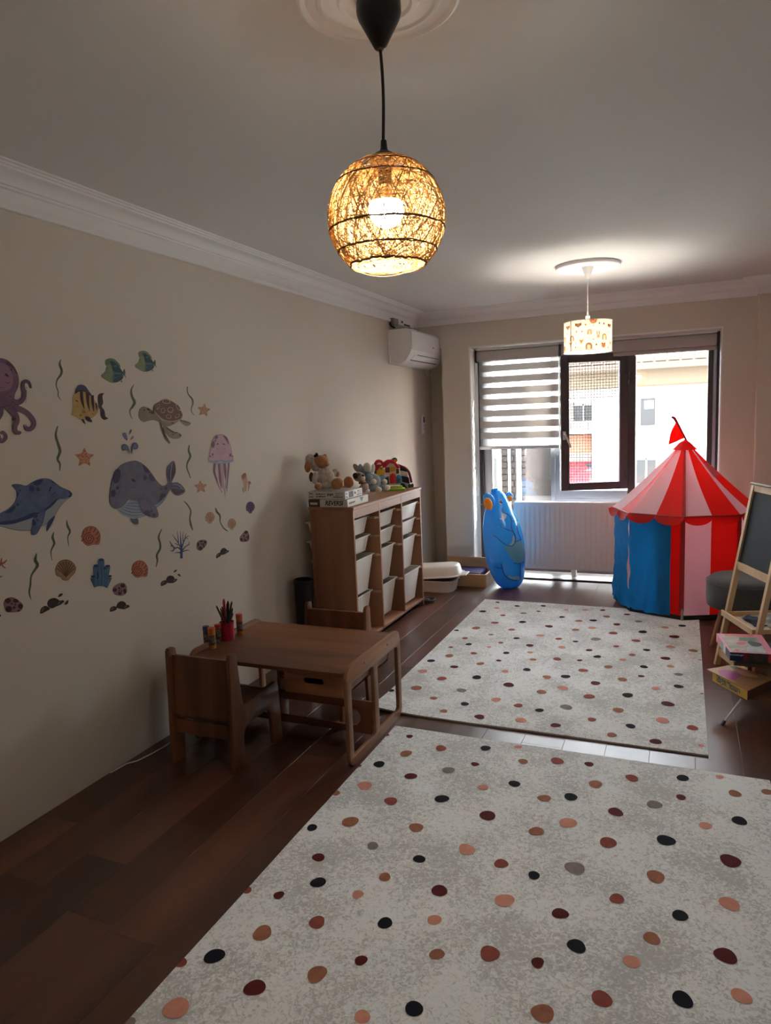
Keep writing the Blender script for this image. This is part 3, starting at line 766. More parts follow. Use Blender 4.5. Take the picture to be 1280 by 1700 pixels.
def bear(a, z, s=1.0):
    patch(a, z, circ(.018 * s, .017 * s), 'orange'); patch(a, z, circ(.006 * s, .006 * s, x0=-.013 * s, y0=.014 * s), 'rust'); patch(a, z, circ(.006 * s, .006 * s, x0=.013 * s, y0=.014 * s), 'rust'); patch(a, z, circ(.003 * s, .002 * s, y0=.001), 'brown', 2)
def bunny(a, z):
    patch(a, z, circ(.013, .012), 'pink'); patch(a, z, circ(.004, .015, x0=-.008, y0=.024), 'orange'); patch(a, z, circ(.004, .015, x0=.008, y0=.024), 'orange')
def deer(a, z):
    patch(a, z, [(-.020, .012), (-.008, .008), (.008, .008), (.020, .012), (.009, -.001), (0, -.020), (-.009, -.001)], 'orange')
    for s in (-1, 1): patch(a, z, [(s * .006, .009), (s * .018, .026), (s * .019, .024), (s * .013, .017), (s * .008, .008)], 'brown'); patch(a, z, [(s * .010, .014), (s * .009, .026), (s * .012, .015)], 'brown')
A = lambda u: FA - math.asin(max(-.98, min(.98, (u - 640) / 330)))*-1
def AU(x_):                       # x in the close-up of the shade -> angle on the drum
    return FA + math.asin(max(-.985, min(.985, (x_ - 617) / 328)))
def ZU(x_, y_): return DZ1 - ((y_ - (290 - (x_ - 290) * .1)) / 400) * (DZ1 - DZ0)
bear(AU(692), ZU(692, 262), 1.5); fox(AU(490), ZU(490, 338), 1.1); fox(AU(350), ZU(350, 365), 1.0); fox(AU(903), ZU(903, 318), 1.0)
rainbow(AU(632), ZU(632, 600), 1.35); rainbow(AU(836), ZU(836, 465), 1.25); rainbow(AU(640), ZU(640, 415), 1.2, ('cream', 'pink', 'cream')); rainbow(AU(405), ZU(405, 505), 1.1); rainbow(AU(306), ZU(306, 520), 1.2)
bunny(AU(754), ZU(754, 470)); deer(AU(532), ZU(532, 545)); bear(AU(824), ZU(824, 580), .95); deer(AU(915), ZU(915, 540)); deer(AU(388), ZU(388, 580)); bear(AU(302), ZU(302, 640), 1.0)
for (x_, y_, c, s) in ((588, 330, 'orange', .007), (466, 424, 'pink', .008), (540, 420, 'grey', .006), (692, 336, 'grey', .004), (640, 318, 'grey', .003), (828, 300, 'brown', .008), (770, 300, 'green', .008), (585, 262, 'grey', .006), (690, 515, 'green', .005), (730, 580, 'brown', .007), (452, 628, 'grey', .006), (790, 640, 'grey', .005), (883, 600, 'grey', .006), (890, 395, 'orange', .006), (345, 445, 'pink', .006), (336, 645, 'grey', .005), (800, 232, 'grey', .006), (425, 390, 'green', .004), (630, 495, 'pink', .004), (765, 540, 'grey', .003), (525, 630, 'pink', .005), (900, 235, 'grey', .004), (455, 570, 'grey', .004), (855, 370, 'pink', .004)):
    patch(AU(x_), ZU(x_, y_), circ(s * .8, s, 8), c)
for q in range(40):   # the far side of the drum carries the same print
    a = FA + pi + (q % 10 - 4.5) * .3; z = DZ0 + .03 + (q // 10) * .048
    (rainbow, fox, bear, bunny)[(q + q // 10) % 4](a, z)
pm.build('print', [PR[k] for k in pk], l2, clean=False, smooth=0)
# the side seam
MB().box(-.002, .002, -.0012, .0012, DZ0, DZ1, M=Matrix.Translation((L2.x + (DR + .001) * cos(AU(393)), L2.y + (DR + .001) * sin(AU(393)), 0)) @ Matrix.Rotation(AU(393), 4, 'Z') @ Matrix.Rotation(pi / 2, 4, 'Z')).build('seam', PR['brown'], l2)

# ================================================================== AIR CONDITIONER AND SMALL WALL FITTINGS
ac = thing('air_conditioner', 'white wall-mounted air conditioner in the far left corner', 'air conditioner', (XL, 6.52, 2.12))
M_ac = mat('air_conditioner_plastic', (232, 230, 230), .22, coat=.3)
pf = [(0, 2.12), (.05, 2.112), (.10, 2.118), (.155, 2.150), (.190, 2.200), (.207, 2.235), (.212, 2.30), (.208, 2.405), (.198, 2.425), (.17, 2.433), (0, 2.433)]
def xz(pts, y): return [Vector((XL + .012 + a, y, b)) for a, b in pts]
bd = MB(); sec = xz(pf, 6.075); sec2 = xz(pf, 6.985)
bd.slab(sec, (0, .91, 0)); bd.box(XL, XL + .016, 6.06, 7.0, 2.125, 2.428, bev=.003)
bd.build('body', M_ac, ac, smooth=28)
fp = [(.213, 2.245), (.216, 2.30), (.212, 2.405)]
vs = xz(fp, 6.08) + xz(fp, 6.98)
MB().slab([vs[0], vs[3], vs[5], vs[2]], (.004, 0, 0)).build('front_panel', M_ac, ac)
def strip(a, b, y0, y1, t=.003):
    p = xz([a, b], y0); q = xz([a, b], y1); nrm = Vector((b[1] - a[1], 0, -(b[0] - a[0]))).normalized() * t
    return MB().slab([p[0], q[0], q[1], p[1]], nrm)
M_slot = mat('dark_slot', (52, 48, 50), .6)
strip((.158, 2.1535), (.163, 2.1605), 6.17, 6.90).build('outlet_slot', M_slot, ac)
strip((.192, 2.204), (.194, 2.209), 6.28, 6.88).build('outlet_slot', M_slot, ac)
strip((.164, 2.163), (.1905, 2.2015), 6.20, 6.89, .005).build('louvre', M_ac, ac)
m_ = MB()
m_.box(XL + .2285, XL + .230, 6.655, 6.668, 2.292, 2.306).box(XL + .2285, XL + .230, 6.672, 6.685, 2.292, 2.300).box(XL + .2275, XL + .229, 6.915, 6.935, 2.392, 2.396)
m_.build('badge', M_slot, ac)
for i, dx in enumerate((.05, .075)):
    MB().tube([(XL + dx, 6.93, 2.125), (XL + dx, 6.95, 2.08), (XL + dx + .01, 6.98 + i * .02, 2.055)], .004, 6).build('drain_pipe', M_whitepl, ac)
cv = thing('cable_cover', 'boxy white cable cover and trunking under the cornice above the air conditioner', 'cable cover', (XL, 6.4, 2.5))
MB().box(XL, XL + .045, 6.22, 6.62, 2.495, 2.545, bev=.003).build('cover', M_whitepl, cv)
MB().box(XL, XL + .05, 6.10, 6.22, 2.48, 2.54, bev=.003).build('joint_box', M_greypl, cv)
MB().box(XL + .044, XL + .046, 6.30, 6.345, 2.515, 2.535).box(XL + .044, XL + .046, 6.37, 6.53, 2.500, 2.515).build('opening', M_slot, cv)
MB().tube([(XL + .02, 6.62, 2.52), (XL + .02, 6.90, 2.515), (XL + .02, 6.93, 2.50), (XL + .03, 6.94, 2.445)], .008, 8).build('cable', M_whitepl, cv)
MB().tube([(XL + .02, 6.10, 2.50), (XL + .03, 6.07, 2.485), (XL + .02, 6.10, 2.47), (XL + .015, 6.2, 2.465)], .008, 8).build('pipe_bend', M_blackpl, cv)
tr = MB().box(XL, XL + .022, YB, 6.10, 2.508, 2.532, bev=.002).build('cable_trunking', M_plaster); tag(tr, 'long slim white trunking running under the left wall cornice', 'trunking')
rm = thing('remote_control', 'white remote control in its holder on the left wall', 'remote control', (XL, 6.89, 1.46))
MB().box(XL, XL + .018, 6.862, 6.925, 1.455, 1.56, bev=.003).build('holder', M_whitepl, rm)
MB().box(XL + .004, XL + .026, 6.867, 6.92, 1.47, 1.645, bev=.006, seg=2).build('body', M_whitepl, rm)
MB().box(XL + .0255, XL + .0275, 6.875, 6.912, 1.575, 1.635).build('screen', M_slot, rm)
for z in (1.545, 1.51): MB().box(XL + .0255, XL + .0285, 6.885, 6.902, z - .008, z + .008, bev=.002).build('button', M_greypl, rm)
wc = MB().tube([onx(180, 1284) + Vector((.012, 0, .004)), onx(205, 1268) + Vector((.02, 0, .004)), onz(228, 1263, .004), onz(252, 1251, .004), onz(275, 1238, .004), onx(300, 1216) + Vector((.03, 0, .004))], .003, 6).build('floor_cable', M_whitepl)
tag(wc, 'thin white cable on the floor by the left wall', 'cable')

# ================================================================== RADIATOR
M_rad = mat('radiator_enamel', (226, 218, 218), .35)
rd = thing('radiator', 'white ribbed panel radiator under the far window', 'radiator', (-.75, 6.93, .09))
RX0, RX1, RZ0, RZ1 = -1.56, .06, .092, .752
mb = MB(); nx_ = int((RX1 - RX0 - .06) / .006); rows = []
zs = [RZ0, RZ0 + .03, RZ0 + .05, RZ1 - .05, RZ1 - .03, RZ1]
vs = []
for j, z in enumerate(zs):
    for i in range(nx_ + 1):
        x_ = RX0 + (RX1 - RX0) * i / nx_; t = (x_ - RX0 - .03) / .0485
        d = .5 - .5 * cos(2 * pi * t); d = min(1, max(0, (d - .25) * 2))
        if x_ < RX0 + .03 or x_ > RX1 - .03 or j in (0, 1, 4, 5): d = 1
        vs.append((x_, 6.875 + .009 * (1 - d), z))
fs = [[j * (nx_ + 1) + i, j * (nx_ + 1) + i + 1, (j + 1) * (nx_ + 1) + i + 1, (j + 1) * (nx_ + 1) + i] for j in range(len(zs) - 1) for i in range(nx_)]
mb.add(vs, fs); mb.build('front_panel', M_rad, rd, smooth=30)
MB().box(RX0, RX1, 6.885, 6.893, RZ0, RZ1).box(RX0, RX1, 6.965, 6.975, RZ0, RZ1).box(RX0, RX0 + .004, 6.876, 6.975, RZ0, RZ1).box(RX1 - .004, RX1, 6.876, 6.975, RZ0, RZ1).build('body', M_rad, rd)
gr = MB()
i_ = RX0 + .01
while i_ < RX1 - .01: gr.box(i_, i_ + .006, 6.885, 6.968, RZ1 - .004, RZ1 + .004); i_ += .0135
gr.box(RX0, RX1, 6.874, 6.880, RZ1 - .01, RZ1 + .006, bev=.002).box(RX0, RX1, 6.968, 6.977, RZ1 - .01, RZ1 + .006, bev=.002).build('top_grille', M_rad, rd)['kind'] = 'stuff'
for q in (RX0 + .55, RX1 - .35): MB().box(q, q + .045, 6.94, 7.02, .02, .17, bev=.004).build('bracket', M_whitepl, rd)

# ================================================================== STORAGE SHELF
M_sw = wood('shelf_pine', (172, 124, 92), (138, 94, 67), axis=2, rough=.5, scale=3.2, stretch=9, knots=(110, 60, 40))
M_swy = wood('shelf_pine_long', (176, 130, 99), (146, 103, 76), axis=1, rough=.5, scale=3.2, stretch=9, knots=(110, 60, 40))
M_swx = wood('shelf_pine_cross', (206, 178, 148), (176, 144, 114), axis=0, rough=.5, scale=4, stretch=8)
M_edgew = mat('shelf_cut_edge', (196, 156, 126), .55)
SX0, SX1, SY0, SY1, SH = -2.405, -2.07, 4.262, 5.602, 1.038
sfu = thing('storage_shelf', 'brown wooden toy shelf with three bays of white bins by left wall', 'shelf', ((SX0 + SX1) / 2, (SY0 + SY1) / 2, 0))
YS = [(4.262, 4.282), (4.705, 4.724), (5.145, 5.164), (5.582, 5.602)]
for i, (a, b) in enumerate(YS):
    MB().box(SX0, SX1, a, b, 0.0 if i in (0, 3) else .05, SH - .022, bev=.0015).build('side_panel' if i in (0, 3) else 'divider', M_sw, sfu)
MB().box(SX0 - .008, SX1 + .008, SY0 - .006, SY1 + .006, SH - .022, SH, bev=.003).build('top', M_swy, sfu)
for i in range(3):
    a, b = YS[i][1], YS[i + 1][0]
    MB().box(SX1 - .016, SX1 - .001, a, b, SH - .082, SH - .022, bev=.001).build('apron', M_swy, sfu)
    MB().box(SX0, SX1 - .003, a, b, .052, .072, bev=.001).build('bottom_board', M_swy, sfu)
RZ = [.913, .776, .633, .352]
for i in range(3):
    a, b = YS[i][1], YS[i + 1][0]
    for z in RZ:
        for y_, s in ((a, 1), (b, -1)):
            MB().slab([(SX0 + .01, y_, z), (SX1 - .004, y_, z), (SX1 - .028, y_ + s * .021, z), (SX0 + .01, y_ + s * .021, z)], (0, 0, -.015)).build('rail', M_swx, sfu)
M_bin = mat('bin_plastic', (234, 232, 226), .42)
def bin_(xf, y0, y1, zr, h, label, L=.335):
    xb = max(xf - L, XL + .01); g = .0035
    t = thing('storage_bin', label, 'bin', ((xf + xb) / 2, (y0 + y1) / 2, zr - h), 0, 'white bins in the toy shelf')
    zr = zr + .0005
    def ring(ins, z, inx=None):
        inx = ins if inx is None else inx
        return [Vector((q[0], q[1], z)) for q in rrect(xb + inx, xf - inx, y0 + g + ins, y1 - g - ins, .014 if ins < .006 else .022, 3)]
    tp = .026 + h * .09
    rings = [ring(.0, zr + .0005, .006), ring(0, zr + .007, .006), ring(.003, zr + .008, .008), ring(.030, zr + .006, .014), ring(tp + .004, zr - h + .006), ]
    outer = [ring(.0, zr + .0005, .006), ring(.025, zr + .0004, .010), ring(tp, zr - h)]
    m = MB(); n = len(rings[0]); vs = [p for r in rings for p in r]
    fs = [[i * n + k, i * n + (k + 1) % n, (i + 1) * n + (k + 1) % n, (i + 1) * n + k] for i in range(len(rings) - 1) for k in range(n)]
    fs.append([(len(rings) - 1) * n + k for k in range(n)])
    m.add(vs, fs)
    vs = [p for r in outer for p in r]
    m.add(vs, [[i * n + k, i * n + (k + 1) % n, (i + 1) * n + (k + 1) % n, (i + 1) * n + k] for i in (0, 1) for k in range(n)] + [[2 * n + k for k in range(n)]])
    m.build('body', M_bin, t, smooth=30)
    return t
BH = [.112, .112, .262, .258]
BXF = [[-2.137, -2.133, -2.108, -2.135], [-2.109, -2.116, -2.119, -2.112], [-2.076, -2.098, -2.099, -2.072]]
bays = ['nearest bay of the toy shelf', 'middle bay of the toy shelf', 'farthest bay of the toy shelf']
pos = ['shallow white bin at the top of the ', 'shallow white bin second from the top in the ', 'deep white bin third from the top in the ', 'deep white bin at the bottom of the ']
for i in range(3):
    for j in range(4): bin_(BXF[i][j], YS[i][1], YS[i + 1][0], RZ[j], BH[j], pos[j] + bays[i])
# things that show above the rims
cup = thing('toy_cup', 'grey and white toy cup lying in a deep bin of the nearest bay', 'cup', (-2.17, 4.35, .585))
Mx = Matrix.Translation((-2.17, 4.35, .618)) @ Matrix.Rotation(radians(78), 4, 'X') @ Matrix.Rotation(.3, 4, 'Y')
MB().lathe([(0, -.05), (.030, -.05), (.036, .05), (.033, .05), (.028, -.044), (0, -.044)], 20, (0, 0, 0), M=Mx).build('body', M_whitepl, cup)
MB().lathe([(.0345, .012), (.0362, .012), (.0375, .04), (.036, .04)], 20, M=Mx, closed=True).build('band', M_blackpl, cup)
for i, (c, dx) in enumerate((((60, 52, 50), 0), ((150, 120, 110), .02), ((210, 205, 200), .035))):
    bk = MB().box(-2.22 + dx, -2.205 + dx, 4.74, 4.94, .22, .372 + .008 * i, bev=.002).build('picture_book', mat('book_cover_%d' % c[0], c, .5))
    tag(bk, ['dark', 'pinkish brown', 'pale grey'][i] + ' book edge standing in the bottom bin of the middle bay', 'book')

# black bin beside the shelf
kb = thing('waste_bin', 'tall narrow black bin between the left wall and shelf', 'bin', (-2.415, 4.1, 0))
MB().lathe([(0, .0), (.055, 0), (.066, .52), (.069, .53), (.066, .535), (.060, .52), (.05, .012), (0, .012)], 28, (-2.405, 4.12, 0)).build('body', mat('matt_black', (20, 20, 21), .6), kb)
MB().lathe([(.066, .53), (.071, .534), (.071, .548), (.060, .556), (.058, .55), (.062, .53)], 28, (-2.405, 4.12, 0), closed=True).build('rim', M_blackpl, kb)

# ================================================================== KIDS TABLE AND CHAIRS
M_tx = wood('table_pine', (158, 106, 70), (98, 60, 36), axis=0, rough=.42, scale=3.0, stretch=8, knots=(90, 50, 30))
M_ty = wood('table_pine_side', (168, 124, 92), (120, 82, 56), axis=1, rough=.45, scale=3.0, stretch=8)
M_tz = wood('chair_pine', (144, 94, 60), (92, 56, 34), axis=2, rough=.45, scale=3.0, stretch=8, knots=(80, 45, 28))
TX0, TX1, TY0, TY1, TZ = -2.318, -1.416, 2.765, 3.415, .466
tb = thing('kids_table', 'low wooden kids table with loop-shaped side frames and a drawer', 'table', ((TX0 + TX1) / 2, (TY0 + TY1) / 2, 0))
MB().box(TX0 + .02, TX1 - .02, TY0, TY1, TZ - .020, TZ, bev=.002).build('tabletop', M_tx, tb)
def YZ(x): return Matrix(((0, 0, 1, x), (1, 0, 0, 0), (0, 1, 0, 0), (0, 0, 0, 1)))     # panel xy -> world yz
ym = 3.095
for x_ in (TX1 - .010, TX0 + .010):
    m = MB()
    add_panel(m, [rrect(TY0 + .008, TY1 + .012, 0.0, .487, .055, 6), rrect(TY0 + .046, ym - .022, .042, .405, .02, 4)[::-1], rrect(ym + .022, TY1 - .026, .042, .405, .02, 4)[::-1]], .020, YZ(x_), bev=.002)
    fo = m.build('side_frame', M_ty, tb)
    bo = MB()
    for y_ in (TY0 + .20, TY1 - .16): bo.tube([(x_ + (.0095 if x_ > -2 else -.0095), y_, .452), (x_ + (.0115 if x_ > -2 else -.0115), y_, .452)], .006, 10)
    bo.build('bolt', mat('bolt_steel', (90, 80, 72), .4, metal=.8), fo)
# lower plank with the half-round notch, and the upper back rail
def XZ(y): return Matrix(((1, 0, 0, 0), (0, 0, 1, y), (0, 1, 0, 0), (0, 0, 0, 1)))
zt_, zb_, h1, h0 = .199, .028, .158, .062
hxr, hxl, hr = -1.508, TX0 + .16, (h1 - h0) / 2
hole = [(hxr - hr + hr * cos(radians(t_)), h0 + hr + hr * sin(radians(t_))) for t_ in range(-90, 91, 15)] + [(hxl + hr + hr * cos(radians(t_)), h0 + hr + hr * sin(radians(t_))) for t_ in range(90, 271, 15)]
add_panel(MB(), [[(TX0 + .02, zb_), (TX1 - .02, zb_), (TX1 - .02, zt_), (TX0 + .02, zt_)], hole[::-1]], .018, XZ(ym), bev=.0015).build('footrest_board', M_tx, tb)
dz0, dz1 = .346, TZ - .021
dw = tb
dx0, dx1 = ony(472, 1130, TY0).x, TX1 - .022
dr = add_panel(MB(), [[(dx0, dz0), (dx1, dz0), (dx1, dz1), (dx0, dz1)], rrect((dx0 + dx1) / 2 - .055, (dx0 + dx1) / 2 + .055, dz0 + .048, dz0 + .082, .014, 4)[::-1]], .016, XZ(TY0 + .012), bev=.0015).build('drawer', M_tx, tb)
MB().box(dx0 + .004, dx0 + .016, TY0 + .02, TY1 - .1, dz0, dz1 - .02).box(dx1 - .016, dx1 - .004, TY0 + .02, TY1 - .1, dz0, dz1 - .02).box(dx0 + .004, dx1 - .004, TY0 + .02, TY1 - .1, dz0, dz0 + .008).box(dx0 + .004, dx1 - .004, TY1 - .112, TY1 - .1, dz0, dz1 - .02).build('drawer_box', M_tx, dr)

def kids_chair(label, x0, x1, yb, face):
    """face=+1: sits towards +y"""
    c = thing('kids_chair', label, 'chair', ((x0 + x1) / 2, yb, 0), 0, 'wooden kids chairs at the table')
    F = lambda q: yb + face * q
    prof = [(0.0, 0), (.085, 0), (.088, .06), (.092, .15)] + [(.092 + .05 * (1 - cos(radians(a))), .15 + .05 * sin(radians(a))) for a in (30, 60, 90)] + \
           [(.29, .20)] + [(.29 + .045 * sin(radians(a)), .155 + .045 * cos(radians(a))) for a in (30, 60, 90)] + [(.340, .06), (.348, 0), (.425, 0), (.420, .12), (.412, .255)] + \
           [(.385 + .027 * cos(radians(a)), .270 + .04 * sin(radians(a))) for a in (10, 50, 90)] + [(.30, .306), (.20, .300), (.125, .296), (.105, .300), (.097, .325), (.082, .45), (.074, .545)] + \
           [(.054 + .02 * cos(radians(a)), .548 + .02 * sin(radians(a))) for a in (20, 60, 90)] + [(.030, .567), (.022, .555), (.014, .3), (.006, .1)]
    pr_ = [(F(a), b) for a, b in prof]
    if face < 0: pr_ = pr_[::-1]
    for x_ in (x0 + .010, x1 - .010): add_panel(MB(), [pr_], .020, YZ(x_), bev=.003).build('side_panel', M_tz, c)
    def slat(q0, z0, q1, z1, t):     # board spanning between the sides
        d = Vector((0, F(q1) - F(q0), z1 - z0)); nrm = Vector((0, d.z, -d.y)).normalized() * t
        return MB().slab([Vector((x0 + .02, F(q0), z0)), Vector((x1 - .02, F(q0), z0)), Vector((x1 - .02, F(q1), z1)), Vector((x0 + .02, F(q1), z1))], nrm)
    slat(.028, .245, .046, .535, .018 * (1 if face > 0 else -1)).build('backrest', M_tz, c)
    slat(.05, .235, .40, .25, .018 * (1 if face > 0 else -1)).build('seat', M_tz, c)
    slat(.030, .150, .034, .215, .018 * (1 if face > 0 else -1)).build('stretcher', M_tz, c)
    return c
kids_chair('wooden kids chair in front of the table, its back to the camera', -2.285, -1.912, 2.548, 1)
kids_chair('wooden kids chair behind the table, half hidden, beside the toy shelf', -2.045, -1.645, 3.575, -1)

# things on the table
def on_table(u, v): return onz(u, v, TZ)
def tubejar(u, v, r, h, lid, body, label, name='glitter_tube', tilt=0):
    p = on_table(u, v); p.z = TZ + .0006
    t = thing(name, label, 'jar', p, 0, 'craft jars on the kids table')
    MB().lathe([(0, 0), (r * .96, 0), (r, .004), (r, h * .80), (r * .9, h * .82), (0, h * .82)], 20, p).build('body', body, t)
    MB().lathe([(r * .98, h * .78), (r * 1.04, h * .79), (r * 1.04, h * .985), (r * .9, h), (0, h)], 20, p).build('lid', lid, t)
    MB().lathe([(r * 1.004, h * .18), (r * 1.01, h * .2), (r * 1.01, h * .62), (r * 1.004, h * .64)], 20, p).build('label_band', mat('jar_label', (120, 110, 96), .5, noise=(60, (60, 46, 40), .1)), t)
M_or = mat('glitter_orange', (204, 132, 40), .3, noise=(160, (150, 84, 26), .15)); M_dk = mat('glitter_green', (76, 84, 66), .35, noise=(120, (46, 42, 40), .2)); M_sil = mat('glitter_silver', (170, 172, 176), .25, metal=.3, noise=(140, (60, 60, 66), .1))
M_redlid = mat('lid_red', (186, 66, 46), .4); M_orlid = mat('lid_orange', (210, 104, 58), .4); M_bllid = mat('lid_blue', (54, 72, 128), .4); M_pklid = mat('lid_coral', (206, 88, 74), .4)
tubejar(344, 1072, .017, .108, M_bllid, M_dk, 'dark craft jar with blue lid at left end of table')
tubejar(353, 1076, .019, .112, M_orlid, M_or, 'orange glitter tube with orange lid standing in front of the jars')
tubejar(363, 1066, .017, .100, M_redlid, M_sil, 'silver glitter tube with red lid left of the pencil cup')
tubejar(399, 1053, .018, .118, M_pklid, M_or, 'tall amber glitter tube with coral lid right of the pencil cup')
pc = on_table(378, 1061); pc.z = TZ + .0006
CR, CH = .038, .098
cupo = thing('pencil_cup', 'crimson pencil cup full of pens on the kids table', 'cup', pc)
MB().lathe([(0, 0), (CR * .98, 0), (CR, .003), (CR, CH), (CR - .003, CH), (CR - .004, .005), (0, .005)], 32, pc).build('body', mat('crimson_plastic', (170, 30, 62), .35), cupo)
MB().lathe([(CR, CH - .012), (CR + .002, CH - .011), (CR + .002, CH), (CR - .003, CH + .001)], 32, pc).build('rim', mat('crimson_rim', (140, 22, 46), .35), cupo)
rp = random.Random(9)
pens = [((22, 18, 18), -.95, .10, .0045, 'black pencil leaning far left'), ((120, 30, 30), -.55, .085, .004, 'dark red pencil'), ((84, 70, 40), -.75, .07, .004, 'olive pencil'), ((206, 52, 46), -.16, .135, .007, 'tall bright red marker'),
        ((190, 60, 60), -.02, .14, .0042, 'slim coral pencil at the top'), ((30, 14, 14), .28, .125, .0085, 'thick black marker'), ((90, 24, 28), .62, .12, .0055, 'dark red pen with flared end'), ((30, 90, 92), .88, .085, .0055, 'teal pen leaning right'),
        ((34, 56, 34), .45, .05, .009, 'stubby dark green marker'), ((168, 40, 40), 1.05, .05, .0045, 'red pencil leaning far right'), ((120, 116, 108), .1, .075, .004, 'grey pencil'), ((58, 36, 24), -.35, .095, .004, 'brown pencil')]
cr_ = _r.copy(); cr_.z = 0; cr_.normalize()
dv = Vector((-cr_.y, cr_.x, 0))
for i, (c, lean, up, rad, nm) in enumerate(pens):
    dep = rp.uniform(-.5, .5)
    a = pc + cr_ * (-lean * CR * .45) + dv * (-dep * CR * .5) + Vector((0, 0, .008)); b = pc + cr_ * (lean * (CR * .62 + up * .28)) + dv * (dep * CR * .6) + Vector((0, 0, CH + up * .92))
    d = (b - a).normalized()
    o = MB().tube([a, b - d * rad * 2.4, b], [rad, rad, rad * .35], 8).build('pencil' if 'pencil' in nm else 'marker', mat('pen_%d_%d_%d' % c, c, .4))
    tag(o, nm + ' in the crimson cup', 'pen', 'pens in the crimson cup')
kp = MB(); kp.lathe([(.011, 0), (.011, .004), (.015, .004), (.015, 0)], 18, M=frame_m(pc + cr_ * -.008 + dv * -CR * .55 + Vector((0, 0, CH + .022)), cr_, (0, 0, 1)), closed=True)
kp.tube([pc + cr_ * -.006 + dv * -CR * .5 + Vector((0, 0, CH + .01)), pc + cr_ * .004 + dv * -CR * .3 + Vector((0, 0, .04))], .003, 6)
tag(kp.build('scissors', mat('scissors_brown', (70, 40, 34), .4)), 'round scissors handle poking out of the crimson cup', 'scissors')

# ================================================================== FLOOR ITEMS BY THE PILLAR
lb = thing('litter_tray', 'white plastic tray with a tilted lid on the floor beside the shelf', 'tray', (-2.2, 6.18, 0))
M_lit = mat('tray_plastic', (226, 220, 212), .45)
def rbox(mb, x0, x1, y0, y1, z0, z1, r, tap, rimw=0.0, wall=.006, closed_top=False, M=None):
    def R(i, z): return [Vector((a, b, z)) for a, b in rrect(x0 + i, x1 - i, y0 + i, y1 - i, max(.004, r - i * .4), 6)]
    rings = [R(tap, z0), R(0, z1)]
    if rimw: rings += [R(-rimw, z1), R(-rimw, z1 + .008), R(.002, z1 + .008)]
    rings += [R(wall, z1), R(tap + wall, z0 + wall)]
    n = len(rings[0]); vs = [p for q in rings for p in q]
    fs = [[i * n + k, i * n + (k + 1) % n, (i + 1) * n + (k + 1) % n, (i + 1) * n + k] for i in range(len(rings) - 1) for k in range(n)]
    fs += [[k for k in range(n)][::-1], [(len(rings) - 1) * n + k for k in range(n)]]
    mb.add(vs, fs, 0, M)
m = MB(); rbox(m, -2.46, -1.955, 6.035, 6.325, 0.002, .105, .09, .014, rimw=.01); m.build('base', M_lit, lb, smooth=40)
Ml = Matrix.Translation((-2.185, 6.178, .135)) @ Matrix.Rotation(radians(-4.5), 4, 'Y') @ Matrix.Rotation(radians(4), 4, 'Z')
m = MB()
def RL(i, z, r=.10): return [Vector((a, b, z)) for a, b in rrect(-.275 + i, .275 - i, -.145 + i, .145 - i, r, 6)]
rings = [RL(-.022, 0, .10), RL(-.022, .008, .10), RL(.0, .012), RL(.012, .085), RL(.022, .098), RL(.045, .104, .08)]
n = len(rings[0]); m.add([p for q in rings for p in q], [[i * n + k, i * n + (k + 1) % n, (i + 1) * n + (k + 1) % n, (i + 1) * n + k] for i in range(len(rings) - 1) for k in range(n)] + [[5 * n + k for k in range(n)], [k for k in range(n)][::-1]], 0, Ml)
m.build('lid', M_lit, lb, smooth=40)
m = MB(); m.box(.25, .345, -.10, .06, 0, .012, bev=.005, M=Ml); m.build('lid_handle', M_lit, lb)
m = MB(); m.box(-2.43, -1.99, 6.06, 6.30, .09, .112, bev=.004); m.build('contents', mat('tray_contents', (96, 80, 70), .7, noise=(30, (40, 32, 30), .2)), lb)
wb = thing('wooden_box', 'open shallow wooden box on the floor against the far pillar', 'box', (-1.98, 6.56, 0))
M_bx = wood('box_pine', (190, 152, 112), (160, 120, 84), axis=0, rough=.55, scale=3, stretch=8, knots=(120, 80, 50))
for b in ((-2.24, -1.712, 6.345, 6.363), (-2.24, -1.712, 6.782, 6.80)): MB().box(*b, 0, .124 if b[2] < 6.5 else .20, bev=.002).build('long_side', M_bx, wb)
for b in ((-2.24, -2.222, 6.363, 6.782), (-1.730, -1.712, 6.363, 6.782)): MB().box(*b, 0, .124, bev=.002).build('short_side', M_bx, wb)
MB().box(-2.222, -1.73, 6.363, 6.782, .004, .014).build('bottom', M_bx, wb)
tag(MB().box(-2.15, -1.80, 6.42, 6.72, .0155, .118, bev=.01).build('folded_cloth', mat('purple_cloth', (62, 48, 96), .85)), 'dark purple cloth folded in the shallow wooden box', 'cloth')
ex = MB(); 
for k in range(3): ex.tube([(-2.06 + (.045 + .006 * k) * cos(a), 5.70 + (.05 + .004 * k) * sin(a), .008 + .012 * k) for a in [2 * pi * i / 24 for i in range(25)]], .006, 6, caps=False)
ex.box(-2.10, -2.05, 5.66, 5.69, 0.0, .04, bev=.005)
tag(ex.build('extension_lead', mat('grey_lead', (86, 84, 90), .5)), 'small grey coiled lead on floor at the shelf foot', 'cable')

